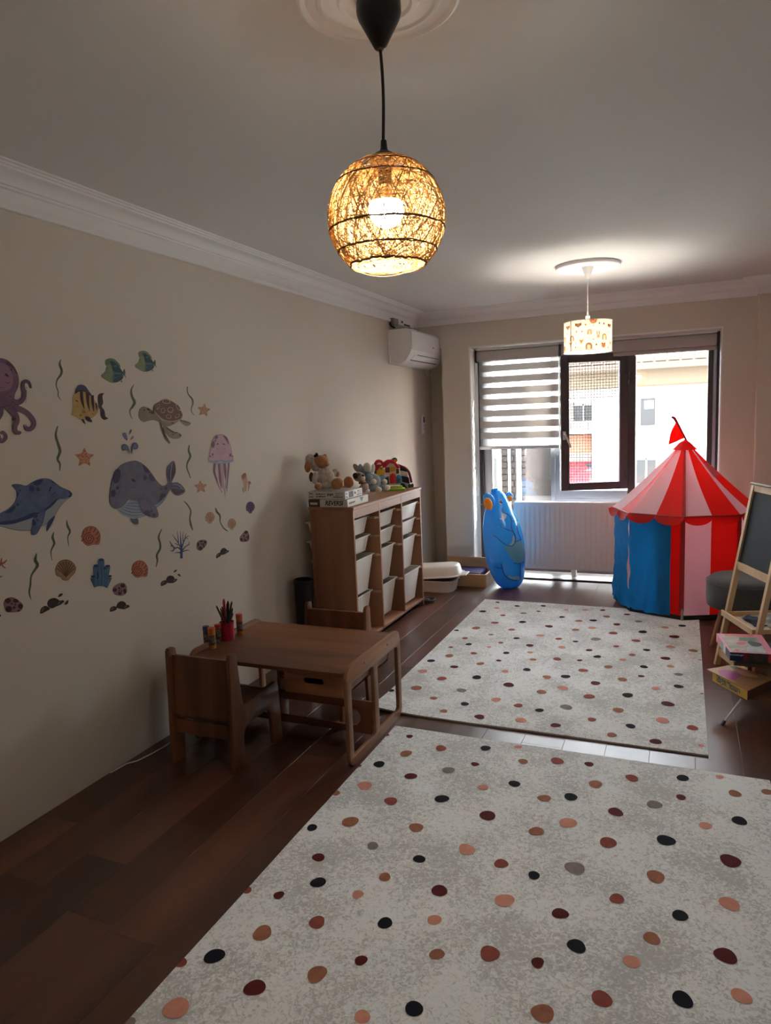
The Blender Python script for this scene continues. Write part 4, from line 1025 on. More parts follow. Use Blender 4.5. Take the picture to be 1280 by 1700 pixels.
# ================================================================== THINGS ON TOP OF THE SHELF
def board(c, along, w, d, h):   # matrix for a box: origin at base centre
    return frame_m(c, along, Vector((0, 0, 1)).cross(Vector(along)))
M_box = mat('game_box_grey', (206, 202, 196), .5); M_boxd = mat('game_box_maroon', (70, 40, 34), .5); M_ink = mat('ink_black', (28, 26, 28), .6); M_teal = mat('ink_teal', (92, 128, 132), .6)
b1 = thing('board_game', 'lower game box with the word Reversi, on the shelf end under another box', 'board game', (-2.30, 4.44, SH), 0, 'game boxes on the shelf')
gx0, gx1, gy0, gy1 = -2.405, -2.105, 4.262, 4.60
GH = .052
MB().box(gx0 + .085, gx1, gy0 - .004, gy1, SH, SH + GH, bev=.002).build('lid', M_box, b1)
MB().box(gx0 - .004, gx0 + .085, gy0 - .003, gy1 - .002, SH, SH + GH - .001, bev=.002).build('spine', M_boxd, b1)
MB().box(gx0 + .010, gx0 + .066, gy0 - .0042, gy0 - .003, SH + .015, SH + .031).build('spine_label', M_box, b1)
lm = frame_m((0, 0, 0), (1, 0, 0), (0, 0, 1))
def at_m(p, xa, ya): return frame_m(p, xa, ya)
letters('REVERSI', .044, at_m((gx0 + .195, gy0 - .0045, SH + .026), (1, 0, 0), (0, 0, 1)), M_ink, b1, bold=.0012, shear=.2, xs=.88)
mk = MB(); mk.slab([(gx1 + .0003, 4.455, SH + .046), (gx1 + .0003, 4.515, SH + .046), (gx1 + .0003, 4.485, SH + .012)], (.0006, 0, 0)); mk.build('emblem', M_teal, b1)
mk = MB()
for k in range(5): mk.box(gx1 + .0003, gx1 + .0009, 4.285 + k * .019, 4.297 + k * .019, SH + .016 + .001 * k, SH + .032)
mk.build('small_print', M_ink, b1)
b2 = thing('board_game', 'upper pale game box under the seated plush sheep', 'board game', (-2.30, 4.42, SH + GH), 0, 'game boxes on the shelf')
hx0, hx1, hy0, hy1 = -2.415, -2.125, 4.267, 4.545; Z2 = SH + GH + .002
MB().box(hx0, hx1, hy0, hy1, Z2, Z2 + .052, bev=.002).build('lid', M_box, b2)
mk = MB(); rq = random.Random(2)
def scrib(x0, x1, z0, z1, face, n):
    for i in range(n):
        a = x0 + (x1 - x0) * i / n; w = (x1 - x0) / n * rq.uniform(.5, .85); zz0 = z0 + (z1 - z0) * rq.uniform(0, .3); zz1 = z1 - (z1 - z0) * rq.uniform(0, .3)
        if face == 'y': mk.box(a, a + w, hy0 - .0007, hy0 + .0002, zz0, zz1)
        else: mk.box(hx1 - .0002, hx1 + .0007, a, a + w, zz0, zz1)
scrib(-2.40, -2.375, Z2 + .030, Z2 + .044, 'y', 3); scrib(-2.405, -2.37, Z2 + .010, Z2 + .019, 'y', 6); scrib(-2.35, -2.275, Z2 + .028, Z2 + .040, 'y', 8); scrib(-2.35, -2.275, Z2 + .012, Z2 + .024, 'y', 8)
scrib(-2.262, -2.215, Z2 + .020, Z2 + .042, 'y', 7); scrib(-2.20, -2.145, Z2 + .036, Z2 + .041, 'y', 8); scrib(-2.20, -2.16, Z2 + .025, Z2 + .030, 'y', 5); scrib(-2.215, -2.145, Z2 + .011, Z2 + .020, 'y', 9)
scrib(4.28, 4.295, Z2 + .026, Z2 + .044, 'x', 2); scrib(4.28, 4.30, Z2 + .008, Z2 + .018, 'x', 3); scrib(4.41, 4.44, Z2 + .018, Z2 + .040, 'x', 3); scrib(4.46, 4.53, Z2 + .034, Z2 + .040, 'x', 6); scrib(4.47, 4.52, Z2 + .022, Z2 + .028, 'x', 4); scrib(4.455, 4.53, Z2 + .008, Z2 + .016, 'x', 7)
mk.build('printed_marks', M_ink, b2, clean=False, smooth=0)['kind'] = 'stuff'
MB().box(hx1 - .0002, hx1 + .0006, 4.325, 4.395, Z2 + .006, Z2 + .046).build('picture_panel', mat('ink_slate', (92, 98, 102), .6, noise=(60, (50, 56, 60), .1)), b2)

# soft toys: placed by their outline, given real depth
CM = Matrix((_r, -_u, -_b)).transposed()     # camera-like axes: right, down, away
BX = Matrix((_r, -_b, _u)).transposed()
def sp(u, v, d, ru, rv, rd=None):
    """ellipsoid spec: centre on the line through (u, v) at forward distance d; radii in photo pixels"""
    k = d / FPX; rd = (ru + rv) / 2 if rd is None else rd
    return atd(u, v, d), (ru * k, rd * k, rv * k)
def rot2(deg): return BX @ Matrix.Rotation(radians(-deg), 3, 'Y')
def add_e(mb, s, deg=0, nu=18, nv=12): mb.ell(s[0], s[1], rot2(deg), nu, nv)
def depth(p): return (RW.transposed() @ (Vector(p) - EYE)).z

M_wool = mat('plush_wool', (214, 204, 190), .95, sheen=.4, noise=(55, (176, 162, 146), .2), bump=(90, .9)); M_tan = mat('plush_tan', (192, 132, 84), .9, sheen=.4, noise=(30, (170, 110, 66), .3), bump=(160, .3))
M_cream_p = mat('plush_cream', (222, 212, 196), .92, sheen=.4, bump=(140, .4)); M_dbrown = mat('plush_dark_brown', (58, 34, 26), .9, bump=(80, .9))
Zs = Z2 + .052
p0 = Vector((-2.265, 4.385, Zs)); D0 = depth(p0)
shp = thing('plush_sheep', 'large seated plush sheep with tan face and feet on the game boxes', 'soft toy', p0)
mb = MB()
add_e(mb, sp(541, 794, D0, 15, 18, 14)); add_e(mb, sp(516, 762, D0 + .015, 9.5, 8.5, 10)); add_e(mb, sp(524, 772, D0 + .01, 9, 11, 10)); add_e(mb, sp(540, 806, D0, 17, 6.5, 14))
add_e(mb, sp(523, 793, D0 - .05, 4.8, 11, 5), -12); add_e(mb, sp(528, 806, D0 - .06, 5.5, 5.5, 5)); add_e(mb, sp(556, 785, D0 + .05, 6, 7, 5), -40)
add_e(mb, sp(556, 805, D0 - .04, 12, 7, 7)); add_e(mb, sp(570, 803, D0 + .05, 12, 7, 7)); add_e(mb, sp(530, 768, D0, 9, 9, 9))
blob(mb, 'body', M_wool, shp, voxel=.0045, smooth_it=5)
mb = MB(); add_e(mb, sp(534, 766.5, D0 - .008, 13, 11, 12), -12); add_e(mb, sp(541, 770, D0 - .012, 6.5, 5.5, 9)); blob(mb, 'face', M_tan, shp, .004, 3)
mb = MB(); mb.tube([atd(540 + i * 1.4, 772.6 - .35 * i * (.2 if i < 4 else 1) , D0 - .055 + .003 * i) for i in range(6)], .0013, 6); mb.build('mouth', M_dbrown, shp)
for (u, v, d, a) in ((511, 775, D0 - .035, -4), (537, 763, D0 + .075, -20)):
    mb = MB(); add_e(mb, sp(u, v, d, 5.6, 9.5, 2.4), a); mb.build('ear', M_tan, shp)
mb = MB(); add_e(mb, sp(526, 755, D0 - .025, 2.5, 3.6, 4), 20); add_e(mb, sp(523, 757, D0 - .02, 2, 2.5, 4)); blob(mb, 'forelock', M_dbrown, shp, .0025, 2)
for (u, v, d, ru, rv) in ((528, 808, D0 - .063, 6, 5.4), (560.5, 787, D0 + .05, 3.8, 5)):
    mb = MB(); add_e(mb, sp(u, v, d, ru, rv)); mb.build('hand', M_tan, shp)
for (u, v, d, ru, rv, a) in ((560, 803.2, D0 - .062, 11.2, 9.4, 14), (579, 800.5, D0 + .03, 8.8, 9.6, 10)):
    mb = MB(); add_e(mb, sp(u, v, d, ru, rv, 7), a); f = mb.build('foot', M_tan, shp)
    mb = MB(); add_e(mb, sp(u + ru * .72, v + .8, d - .012, 2.4, 4.2, 4)); mb.build('toe', M_tan, f)
mb = MB(); add_e(mb, sp(517, 792, D0 + .012, 4, 8, 5)); mb.build('scarf_tail', mat('plush_brown', (92, 62, 48), .9, bump=(80, .9)), shp)

# plush dog
pd_ = Vector((-2.185, 4.66, SH)); D1 = depth(pd_)
dog = thing('plush_dog', 'small plush dog with black ear and red bow between sheep and grey toy', 'soft toy', pd_)
M_pink = mat('plush_pinkgrey', (196, 172, 162), .92, sheen=.3, bump=(120, .5)); M_greyw = mat('plush_pale_grey', (166, 154, 144), .92, sheen=.3, bump=(120, .5)); M_blk = mat('plush_black', (42, 36, 36), .9, bump=(120, .5)); M_bow = mat('red_bow', (124, 58, 50), .8)
mb = MB(); add_e(mb, sp(605, 809, D1, 7, 10, 8)); add_e(mb, sp(596, 791.5, D1, 10, 8.3, 8.5)); add_e(mb, sp(602, 800, D1, 5, 6, 6)); add_e(mb, sp(609, 813, D1 - .02, 4, 4, 6)); add_e(mb, sp(600, 812, D1 - .02, 5, 6, 6))
blob(mb, 'body', M_greyw, dog, .0035, 4)
mb = MB(); add_e(mb, sp(602, 794, D1 - .012, 4.6, 4.2, 6)); mb.build('muzzle', M_cream_p, dog)
for q in ((590, 790, D1 - .035, 4.4, 5.2, 3), (600, 787, D1 + .035, 4, 4.5, 3)):
    mb = MB(); add_e(mb, sp(*q), 18); mb.build('ear', M_blk, dog)
mb = MB(); add_e(mb, sp(602.6, 789.6, D1 - .025, 2.2, 1.8, 2.4)); mb.build('nose', M_blk, dog)
mb = MB(); add_e(mb, sp(599, 801.3, D1 - .035, 4, 2.4, 2), 12); add_e(mb, sp(606, 803, D1 - .03, 4, 2.6, 2), 18); add_e(mb, sp(602.5, 802.5, D1 - .04, 1.8, 1.8, 2)); blob(mb, 'bow', M_bow, dog, .0022, 2)
mb = MB(); add_e(mb, sp(607, 808, D1 - .036, 5.2, 5.5, 5)); mb.build('belly', M_pink, dog)
mb = MB(); add_e(mb, sp(595.5, 787.5, D1 - .042, 3.0, 2.4, 2)); mb.build('eye_patch', mat('plush_grey_brown', (104, 92, 84), .9, bump=(120, .5)), dog)
mb = MB(); add_e(mb, sp(610, 814.5, D1 - .028, 4, 3.2, 4.5)); mb.build('foot', M_cream_p, dog)

# plush donkey
pe = Vector((-2.215, 4.80, SH)); D2 = depth(pe)
dk = thing('plush_donkey', 'grey-blue plush donkey with pale snout, hands and feet on the shelf', 'soft toy', pe)
M_gb = mat('plush_grey_blue', (150, 162, 170), .92, sheen=.35, noise=(40, (132, 144, 152), .3), bump=(120, .5))
mb = MB()
add_e(mb, sp(620, 800, D2, 12, 14, 12)); add_e(mb, sp(604, 783, D2 + .01, 9, 9, 9)); add_e(mb, sp(610, 786, D2, 8, 8, 8))
add_e(mb, sp(612, 796, D2 - .05, 6.5, 9.5, 6), -10); add_e(mb, sp(632, 794, D2 + .03, 10, 5.4, 5.5), 32)
add_e(mb, sp(620, 811, D2 - .04, 9, 6, 7), 10); add_e(mb, sp(634, 808.5, D2 + .02, 9, 6, 6.5), 6)
blob(mb, 'body', M_gb, dk, .0042, 5)
mb = MB(); add_e(mb, sp(609.8, 776.5, D2 - .012, 7, 8.6, 7), 8); mb.build('snout', M_cream_p, dk)
for (u, v, d, ru, rv, a, mt) in ((599, 778.5, D2 - .02, 4.2, 8.6, 8, M_gb), (619.5, 777.5, D2 + .035, 3.4, 7.6, -4, M_cream_p), (592, 777, D2 + .05, 4.5, 8, 35, M_greyw)):
    mb = MB(); add_e(mb, sp(u, v, d, ru, rv, 2.4), a); mb.build('ear', mt, dk)
for (u, v, d, ru, rv) in ((620.6, 799.5, D2 - .075, 4.8, 4.6), (638.5, 799.8, D2 + .01, 4.6, 4.4)):
    mb = MB(); add_e(mb, sp(u, v, d, ru, rv)); mb.build('hand', M_cream_p, dk)
for (u, v, d) in ((628.6, 813, D2 - .06), (642.6, 809.7, D2 + .01)):
    mb = MB(); add_e(mb, sp(u, v, d, 5.4, 4.8, 5.5), 8); mb.build('foot', M_cream_p, dk)

# activity house
ph = onz(649, 814, SH); ph.z = SH; D3 = depth(ph) 
hs_ = thing('toy_house', 'colourful plastic toy house with red roof and green garden on the shelf', 'toy', ph)
cvw = Vector((ph.x, ph.y, 0)).normalized(); ha = Vector((cvw.y, -cvw.x, 0))      # front turned to the room
K = D3 / FPX * 1.03
def HM(back=0.0): return frame_m(ph + cvw * back, ha, (0, 0, 1))      # x right, y up, z towards the viewer
def hp(x, y): return ((x - 649) * K, (811 - y) * K)
def hplate(name, mt, pts, z0, z1, par=None, sm=False):
    P = [hp(*p) for p in pts]
    if sm: P = spline2(P, True, 5)
    m = MB(); add_panel(m, [P], abs(z1 - z0), HM() @ Matrix.Translation((0, 0, (z0 + z1) / 2)), bev=.002); return m.build(name, mt, par or hs_)
pl = lambda n, c: mat('toy_' + n, c, .3)
T_red, T_yel, T_wht, T_grn, T_blu, T_org, T_lim, T_brn, T_dgr = pl('red', (202, 34, 40)), pl('yellow', (232, 178, 44)), pl('white', (226, 218, 202)), pl('green', (62, 128, 50)), pl('blue', (46, 140, 184)), pl('orange', (224, 120, 44)), pl('lime', (132, 190, 40)), pl('brown', (110, 56, 40)), pl('slate', (78, 92, 98))
hplate('wall', T_wht, [(629, 803), (629, 780), (641, 776), (648, 766), (657, 770), (664.5, 777), (664.5, 803)], -.075, -.012)
hplate('annex', T_yel, [(627.5, 788), (628, 779), (634, 772), (640, 778), (640, 788)], -.06, -.004)
hplate('roof', T_red, [(622.5, 777), (622.3, 771), (626, 763.5), (631, 761.6), (637, 764), (638, 770), (633, 772), (628, 778)], -.085, .002, sm=True)
hplate('roof', T_red, [(637, 774), (638.5, 766), (645, 762.2), (653, 762.6), (660, 769), (664.8, 774.6), (660, 776), (655.5, 768.2), (648.5, 766.6), (642, 773)], -.085, .006)
hplate('dormer', T_wht, [(628.5, 768.5), (630.5, 766), (634, 766.2), (634.6, 768.5)], .0, .006)
hplate('window', T_yel, [(649.5, 773.5), (656.5, 773.5), (657, 779.5), (653, 781), (649.5, 781)], -.012, -.004)
hplate('window', T_brn, [(641.5, 774), (648, 774), (648, 782), (641.5, 782)], -.012, -.006)
hplate('window', T_brn, [(659, 777.5), (662.8, 777), (663, 784), (659, 784.5)], -.012, -.006)
hplate('door', T_red, [(648.5, 800), (648.5, 788), (650, 785), (653, 783.8), (656, 785), (657.4, 788), (657.4, 800)], -.012, .004)
hplate('arch', T_blu, [(658.3, 800.5), (658.3, 791), (660, 787.6), (663, 786.6), (666, 788.6), (667, 792), (667, 799.5)], -.02, .004)
hplate('arch_opening', T_dgr, [(660.4, 800), (660.4, 793.4), (662.4, 791), (664.6, 793), (664.6, 799.6)], .004, .006)
hplate('garage', T_dgr, [(631, 801.5), (631, 789), (646, 787.5), (646, 801)], -.012, -.002)
hplate('garage_door', T_blu, [(631.6, 797), (631.6, 790), (637, 789.4), (637, 797)], -.002, .003)
hplate('shelf_ledge', T_wht, [(629, 788.6), (646.5, 786.4), (646.5, 788.4), (629, 790.6)], -.012, .012)
hplate('tree', T_grn, [(623.6, 781), (625.5, 778), (628, 782), (629.5, 787.5), (624.5, 787.5)], -.05, -.01, sm=True)
hplate('tree', T_grn, [(651, 763.5), (655, 760), (659.5, 760.4), (661, 764.5), (656, 767)], -.09, -.05, sm=True)
hplate('flower', T_org, [(655.6, 764.6), (658, 762.4), (660.4, 764.6), (658, 767)], -.05, -.042, sm=True)
hplate('sunflower', T_lim, [(633, 774.6), (635, 773), (637, 774.8), (635, 777)], -.004, .002, sm=True)
m = MB(); m.box((643.5 - 649) * K, (672 - 649) * K, 0, .020, -.01, .075, bev=.006, M=HM() , seg=2); m.box((628 - 649) * K, (668 - 649) * K, 0, .03, -.09, -.01, bev=.005, M=HM()); m.build('garden_base', T_lim, hs_)
for i in range(5):
    m = MB(); m.ell(HM() @ Vector(((646.8 + i * 5.1 - 649) * K, .024, .052)), (.008, .008, .007), None, 10, 6); m.build('flower_knob', T_yel, hs_)
for i in range(4):
    m = MB(); m.ell(HM() @ Vector(((649.2 + i * 5.1 - 649) * K, .023, .03)), (.006, .006, .005), None, 10, 6); m.build('flower_knob', T_org, hs_)

# toy carry case with arched handle behind the house
pcs = Vector((-2.15, 5.53, SH));  
cs_ = thing('toy_tool_case', 'dark red and black arched toy case standing behind the toy house', 'toy', pcs)
D4 = depth(pcs); K4 = D4 / FPX
cvw4 = Vector((pcs.x, pcs.y, 0)).normalized(); ha4 = Vector((cvw4.y, -cvw4.x, 0)); HM4 = frame_m(pcs, ha4, (0, 0, 1))
q4 = lambda x, y: ((x - 679) * K4, (806 - y) * K4)
T_mar = pl('maroon', (112, 24, 34)); 
arc = [q4(*p) for p in ((662, 767), (668, 769.5), (675, 773), (680, 779), (682.5, 788), (684, 797))]
tp = spline2(arc, False, 4)
MB().tube([HM4 @ Vector((x, y, .008)) for x, y in tp], [.011] * len(tp), 10).build('handle_arch', T_mar, cs_)
def cplate(name, mt, pts, z0, z1):
    m = MB(); add_panel(m, [[q4(*p) for p in pts]], z1 - z0, HM4 @ Matrix.Translation((0, 0, (z0 + z1) / 2)), bev=.002); return m.build(name, mt, cs_)
cplate('upper_bar', M_blackpl, [(662, 768), (668, 771), (675, 774.5), (678, 779), (664, 775.5)], -.03, .004)
cplate('screen', T_wht, [(664, 776), (677, 780), (679, 788), (664, 784.5)], -.02, -.004)
cplate('lower_bar', M_blackpl, [(663, 784.5), (679.5, 788.5), (681, 798.5), (666, 794.5)], -.03, .004)
cplate('base', M_blackpl, [(664, 806), (666, 797), (672, 799), (676, 806)], -.05, .0)
cplate('foot_panel', T_wht, [(668, 796.5), (680, 799), (679, 805.5), (675, 805.8)], -.05, -.006)
for (u, v) in ((681, 802.5), (685.3, 802)):
    m = MB(); M5 = HM4 @ Matrix.Translation((*q4(u, v), 0)); m.lathe([(0, -.012), (.010, -.012), (.016, -.006), (.016, .006), (.010, .012), (0, .012)], 16, M=M5 @ Matrix.Diagonal((.8, 1.05, 1, 1))); m.build('wheel', mat('toy_smoke', (70, 68, 72), .3), cs_)

# ================================================================== INFLATABLE ELEPHANT
M_inf = mat('inflatable_blue', (52, 176, 240), .22, coat=.4, spec=.6, trans=.3)
D5 = depth((-1.56, 6.5, .45))
base = onz(844, 971, 0.0); base.y += .12
ie = thing('inflatable_elephant', 'tall blue inflatable elephant leaning on the floor before the radiator', 'toy', (base.x, base.y, 0))
prof = [(809.5, 822.6, 2.5), (811.5, 823.4, 7), (815, 825.2, 10), (820, 826.6, 13), (831.7, 828, 17.5), (848, 828.4, 24), (863.5, 831.3, 29), (879, 833.8, 32), (895, 836, 33.2), (911, 838, 33.5), (927, 839.8, 32.2), (943, 841.8, 29.2), (956, 844, 25.2), (966, 845, 20), (971, 845, 14), (972, 845, 5)]
pt = spline2(prof, False, 4); mb = MB(); rings = []; n = 40
for (v, u, hw) in pt:
    dd = D5 + (v - 890) * -.00045
    c = atd(u, v - 0, dd); k = dd / FPX
    rr = max(hw, .3) * k
    rings.append([c + Vector((cos(2 * pi * i / n) * rr, sin(2 * pi * i / n) * rr, 0)) for i in range(n)])
zmin = min(p.z for p in rings[-1])
for r_ in rings:
    for p in r_: p.z -= zmin - .001
mb.add([p for r_ in rings for p in r_], [[i * n + k, i * n + (k + 1) % n, (i + 1) * n + (k + 1) % n, (i + 1) * n + k] for i in range(len(rings) - 1) for k in range(n)] + [list(range(n)), [(len(rings) - 1) * n + k for k in range(n)]])
body = mb.build('body', M_inf, ie, smooth=60)
bvh = BVHTree.FromPolygons([tuple(v) for v in mb.v], mb.f)
def on_body(x, y, lift=.0020):
    u, v = 800 + x / 9.45, 800 + y / 9.45
    h = bvh.ray_cast(EYE, ray(u, v).normalized())
    if h[0] is None:
        c = atd(u, v, D5); nr = bvh.find_nearest(c); return nr[0] + nr[1] * lift, nr[1]
    nn = h[1] if h[1].dot(ray(u, v)) < 0 else -h[1]
    return h[0] + nn * lift, nn
M_line = mat('print_navy', (18, 42, 92), .35); M_pale = mat('print_pale_blue', (150, 190, 206), .3); M_tusk = mat('print_ivory', (170, 196, 206), .3); M_ol = mat('print_grey_blue', (92, 158, 186), .28); M_or2 = mat('inflatable_orange', (240, 148, 40), .3, coat=.3)
def line_on(pts, r=.0030, closed=False):
    P = [on_body(*p)[0] for p in spline2(pts, closed, 5)]; m = MB(); m.tube(P, r, 6); return m
for k, L_ in enumerate(([(310, 445), (340, 480), (420, 520), (458, 580), (462, 680), (470, 740), (510, 830), (522, 900), (515, 945), (540, 935), (570, 920), (590, 905), (612, 915), (600, 870), (560, 780), (552, 700), (566, 630)],
          [(285, 675), (330, 715), (400, 750), (460, 770), (500, 800), (522, 860), (520, 940), (490, 995), (430, 1005), (370, 985), (300, 930), (230, 870), (175, 835)],
          [(305, 1280), (320, 1350), (350, 1440), (400, 1505), (470, 1535), (550, 1550)], [(210, 1325), (260, 1350), (330, 1352)], [(490, 1270), (560, 1285), (630, 1270), (668, 1245)], [(598, 1285), (600, 1400), (602, 1530)], [(480, 608), (525, 606)], [(320, 445), (322, 405)])):
    line_on(L_).build('printed_line', M_line, ie)
def patch_on(name, pts, mt, lift=.0026):
    P = [on_body(*p, lift)[0] for p in spline2(pts, True, 4)]; c = Vector((0, 0, 0))
    cx_ = sum(p[0] for p in pts) / len(pts); cy_ = sum(p[1] for p in pts) / len(pts)
    rows = []
    for s in (1, .66, .33): rows.append([on_body(cx_ + (p[0] - cx_) * s, cy_ + (p[1] - cy_) * s, lift)[0] for p in spline2(pts, True, 4)])
    n_ = len(rows[0]); m = MB(); vs = rows[0] + rows[1] + rows[2] + [on_body(cx_, cy_, lift)[0]]
    fs = [[i * n_ + k, i * n_ + (k + 1) % n_, (i + 1) * n_ + (k + 1) % n_, (i + 1) * n_ + k] for i in (0, 1) for k in range(n_)] + [[2 * n_ + k, 2 * n_ + (k + 1) % n_, 3 * n_] for k in range(n_)]
    m.add(vs, fs); return m.build(name, mt, ie, clean=False, smooth=60)
patch_on('belly_print', [(340, 1010), (440, 1010), (520, 960), (600, 930), (655, 1000), (668, 1120), (650, 1240), (560, 1270), (480, 1230), (400, 1100)], M_ol)
patch_on('tusk_print', [(320, 490), (385, 520), (370, 575), (320, 600), (275, 580), (310, 560)], M_tusk)
patch_on('hand_print', [(490, 840), (515, 880), (510, 950), (470, 995), (430, 990), (470, 940)], M_pale)
patch_on('toe_print', [(410, 1470), (450, 1480), (520, 1485), (590, 1490), (590, 1535), (480, 1528), (420, 1500)], M_pale)
patch_on('eye_white', [(270, 300), (300, 285), (320, 310), (305, 345), (280, 345)], mat('print_white', (235, 240, 244), .3), .0012)
e_ = on_body(300, 315, .002); mm_ = frame_m(e_[0], e_[1].orthogonal(), e_[1].cross(e_[1].orthogonal()))
m = MB(); m.lathe([(0, .006), (.009, .005), (.014, .002), (.016, -.001)], 18, M=mm_); m.build('eye', M_blackpl, ie)
m = MB(); e2 = on_body(290, 322, .0085); m.ell(e2[0], (.004, .004, .004), None, 8, 6); m.build('eye_glint', mat('print_white', (235, 240, 244), .3), ie)
def ear(u0, v0, uo, vo, d, ru, rv, a):
    mb = MB(); add_e(mb, sp(u0, v0, d, ru, rv, 3.2), a); e = mb.build('ear', M_inf, ie)
    mb = MB(); add_e(mb, sp(uo, vo, d - .02, ru * .78, rv * .82, 2.2), a); mb.build('inner_ear', M_or2, e)
ear(811.5, 830.5, 810.6, 836.5, D5 - .10, 9.0, 13.0, 22)
ear(844.5, 823.5, 845.2, 828.0, D5 + .06, 6.5, 7.0, -38)
m = MB(); add_e(m, sp(821, 813.5, D5 - .03, 6.5, 3.0, 5), 20); m.build('top_knot', M_inf, ie)
mb = MB(); mb.lathe([(0, 0), (.006, 0), (.006, .014), (.003, .016), (0, .016)], 10, M=frame_m(atd(799.7, 837.5, D5 - .12), _u, -_b)); mb.build('valve', M_pale, ie)

# ================================================================== PLAY TENT
M_tr = mat('tent_red', (244, 34, 28), .6, trans=.65, bump=(14, .12)); M_tw = mat('tent_white', (252, 234, 240), .65, trans=.65, bump=(14, .12)); M_tb = mat('tent_blue', (16, 152, 238), .45, trans=.6, bump=(16, .5)); M_trd = mat('tent_sleeve', (172, 20, 24), .6, trans=.1); M_tblk = mat('tent_black_hem', (26, 24, 28), .7)
TC = Vector((.004, 6.205, 0)); TR = .545; EZ, AZ, BZ = .808, 1.352, .022
tn = thing('play_tent', 'red and white striped circus play tent with blue door flaps', 'tent', TC)
def tv(k, R, z): a = radians(-90 + 45 * k); return TC + Vector((R * cos(a), R * sin(a), z))
def tl(k, f, R, z): return tv(k, R, z).lerp(tv(k + 1, R, z), f)
def quad_sheet(mb, A, B, C_, D_, nu, nv, fn=None, mi=0):
    vs = []
    for j in range(nv + 1):
        for i in range(nu + 1):
            p = A.lerp(B, i / nu).lerp(D_.lerp(C_, i / nu), j / nv)
            if fn: p = fn(p, i / nu, j / nv)
            vs.append(p)
    mb.add(vs, [[j * (nu + 1) + i, j * (nu + 1) + i + 1, (j + 1) * (nu + 1) + i + 1, (j + 1) * (nu + 1) + i] for j in range(nv) for i in range(nu)], mi)
RR = TR + .012
def sag(p, u, v):
    o = (p - TC); o.z = 0
    return p - Vector((o.x, o.y, 0)) * (.05 * sin(pi * v) * sin(pi * u) / max(.2, o.length)) - Vector((0, 0, .012 * sin(pi * v)))
for k in range(8):
    for h_ in range(2):
        m = MB(); f0, f1 = h_ * .5, h_ * .5 + .5
        def sg(p, u, v, f0=f0, f1=f1):
            uu = f0 + (f1 - f0) * u; o = Vector((p.x - TC.x, p.y - TC.y, 0)); n_ = o.normalized() if o.length > 1e-4 else Vector((0, 0, 0))
            return p - n_ * (.022 * sin(pi * uu) * sin(pi * min(1, v * 1.1))) - Vector((0, 0, .015 * sin(pi * v)))
        quad_sheet(m, tl(k, f0, RR, EZ), tl(k, f1, RR, EZ), tl(k, f1, .012, AZ), tl(k, f0, .012, AZ), 5, 8, sg)
        m.build('roof_stripe', M_tw if h_ == 0 else M_tr, tn, smooth=60)
        if k not in (5, 6, 7) or (k == 7 and h_ == 1) or (k == 5 and h_ == 0):
            m = MB(); quad_sheet(m, tl(k, f0, TR, BZ), tl(k, f1, TR, BZ), tl(k, f1, TR, EZ), tl(k, f0, TR, EZ), 4, 8)
            m.build('wall_stripe', M_tw if h_ == 0 else M_tr, tn, smooth=60)
# blue door flaps wrapped round the front left sides
rt = random.Random(8)
def flap(a0, a1, name, seed, gap=0):
    m = MB(); nu, nv = 26, 34; vs = []
    for j in range(nv + 1):
        for i in range(nu + 1):
            u, v = i / nu, j / nv; a = radians(a0 + (a1 - a0) * u)
            if gap < 0: a -= radians(1.8) * math.exp(-((v - .42) / .16) ** 2) * max(0, u - .6) / .4
            if gap > 0: a += radians(1.2) * math.exp(-((v - .40) / .14) ** 2) * max(0, .3 - u) / .3
            w = .007 * sin(9 * u + seed + 5 * v) * (1 - v) + .005 * sin(23 * u - 11 * v + seed) * (1.1 - v) + .003 * sin(31 * v + 17 * u + seed * 2)
            am = (math.degrees(a) + 90) % 45 - 22.5; R = .5 * TR * .965 + .5 * TR * cos(radians(22.5)) / cos(radians(am)) + .006 + 1.5 * w * (.5 + .5 * (1 - v)) + .012 * (1 - v)
            vs.append(TC + Vector((R * cos(a), R * sin(a), .035 + (EZ - .04) * v)))
    m.add(vs, [[j * (nu + 1) + i, j * (nu + 1) + i + 1, (j + 1) * (nu + 1) + i + 1, (j + 1) * (nu + 1) + i] for j in range(nv) for i in range(nu)])
    return m.build(name, M_tb, tn, smooth=80)
flap(-186, -138.5, 'door_flap', 1.0, -1); flap(-138.0, -99.5, 'door_flap', 2.6, 1)
m = MB(); quad_sheet(m, tl(7, .78, TR, BZ), tl(7, 1, TR, BZ), tl(7, 1, TR, EZ), tl(7, .78, TR, EZ), 3, 6); m.build('door_frame_strip', M_tr, tn)
for k in range(8):          # scalloped valance, two scallops per side
    for h_ in range(2):
        m = MB(); top = []; bot = []
        for i in range(13):
            f = h_ * .5 + .5 * i / 12; t = i / 12
            top.append(tl(k, f, RR + .004, EZ + .003)); bot.append(tl(k, f, RR + .012 + (.022 if k > 4 else 0) + .006 * sin(pi * t), EZ - .012 - .054 * sqrt(max(0, sin(pi * t)))))
        m.add(top + bot, [[i, i + 1, 14 + i, 13 + i] for i in range(12)]); m.build('scallop', M_tr, tn, smooth=60)
pl_ = MB()
for k in range(8): pl_.tube([tv(k, RR + .004, EZ), tv(k + 1, RR + .004, EZ)], .007, 6)
pl_.build('eave_piping', M_trd, tn)
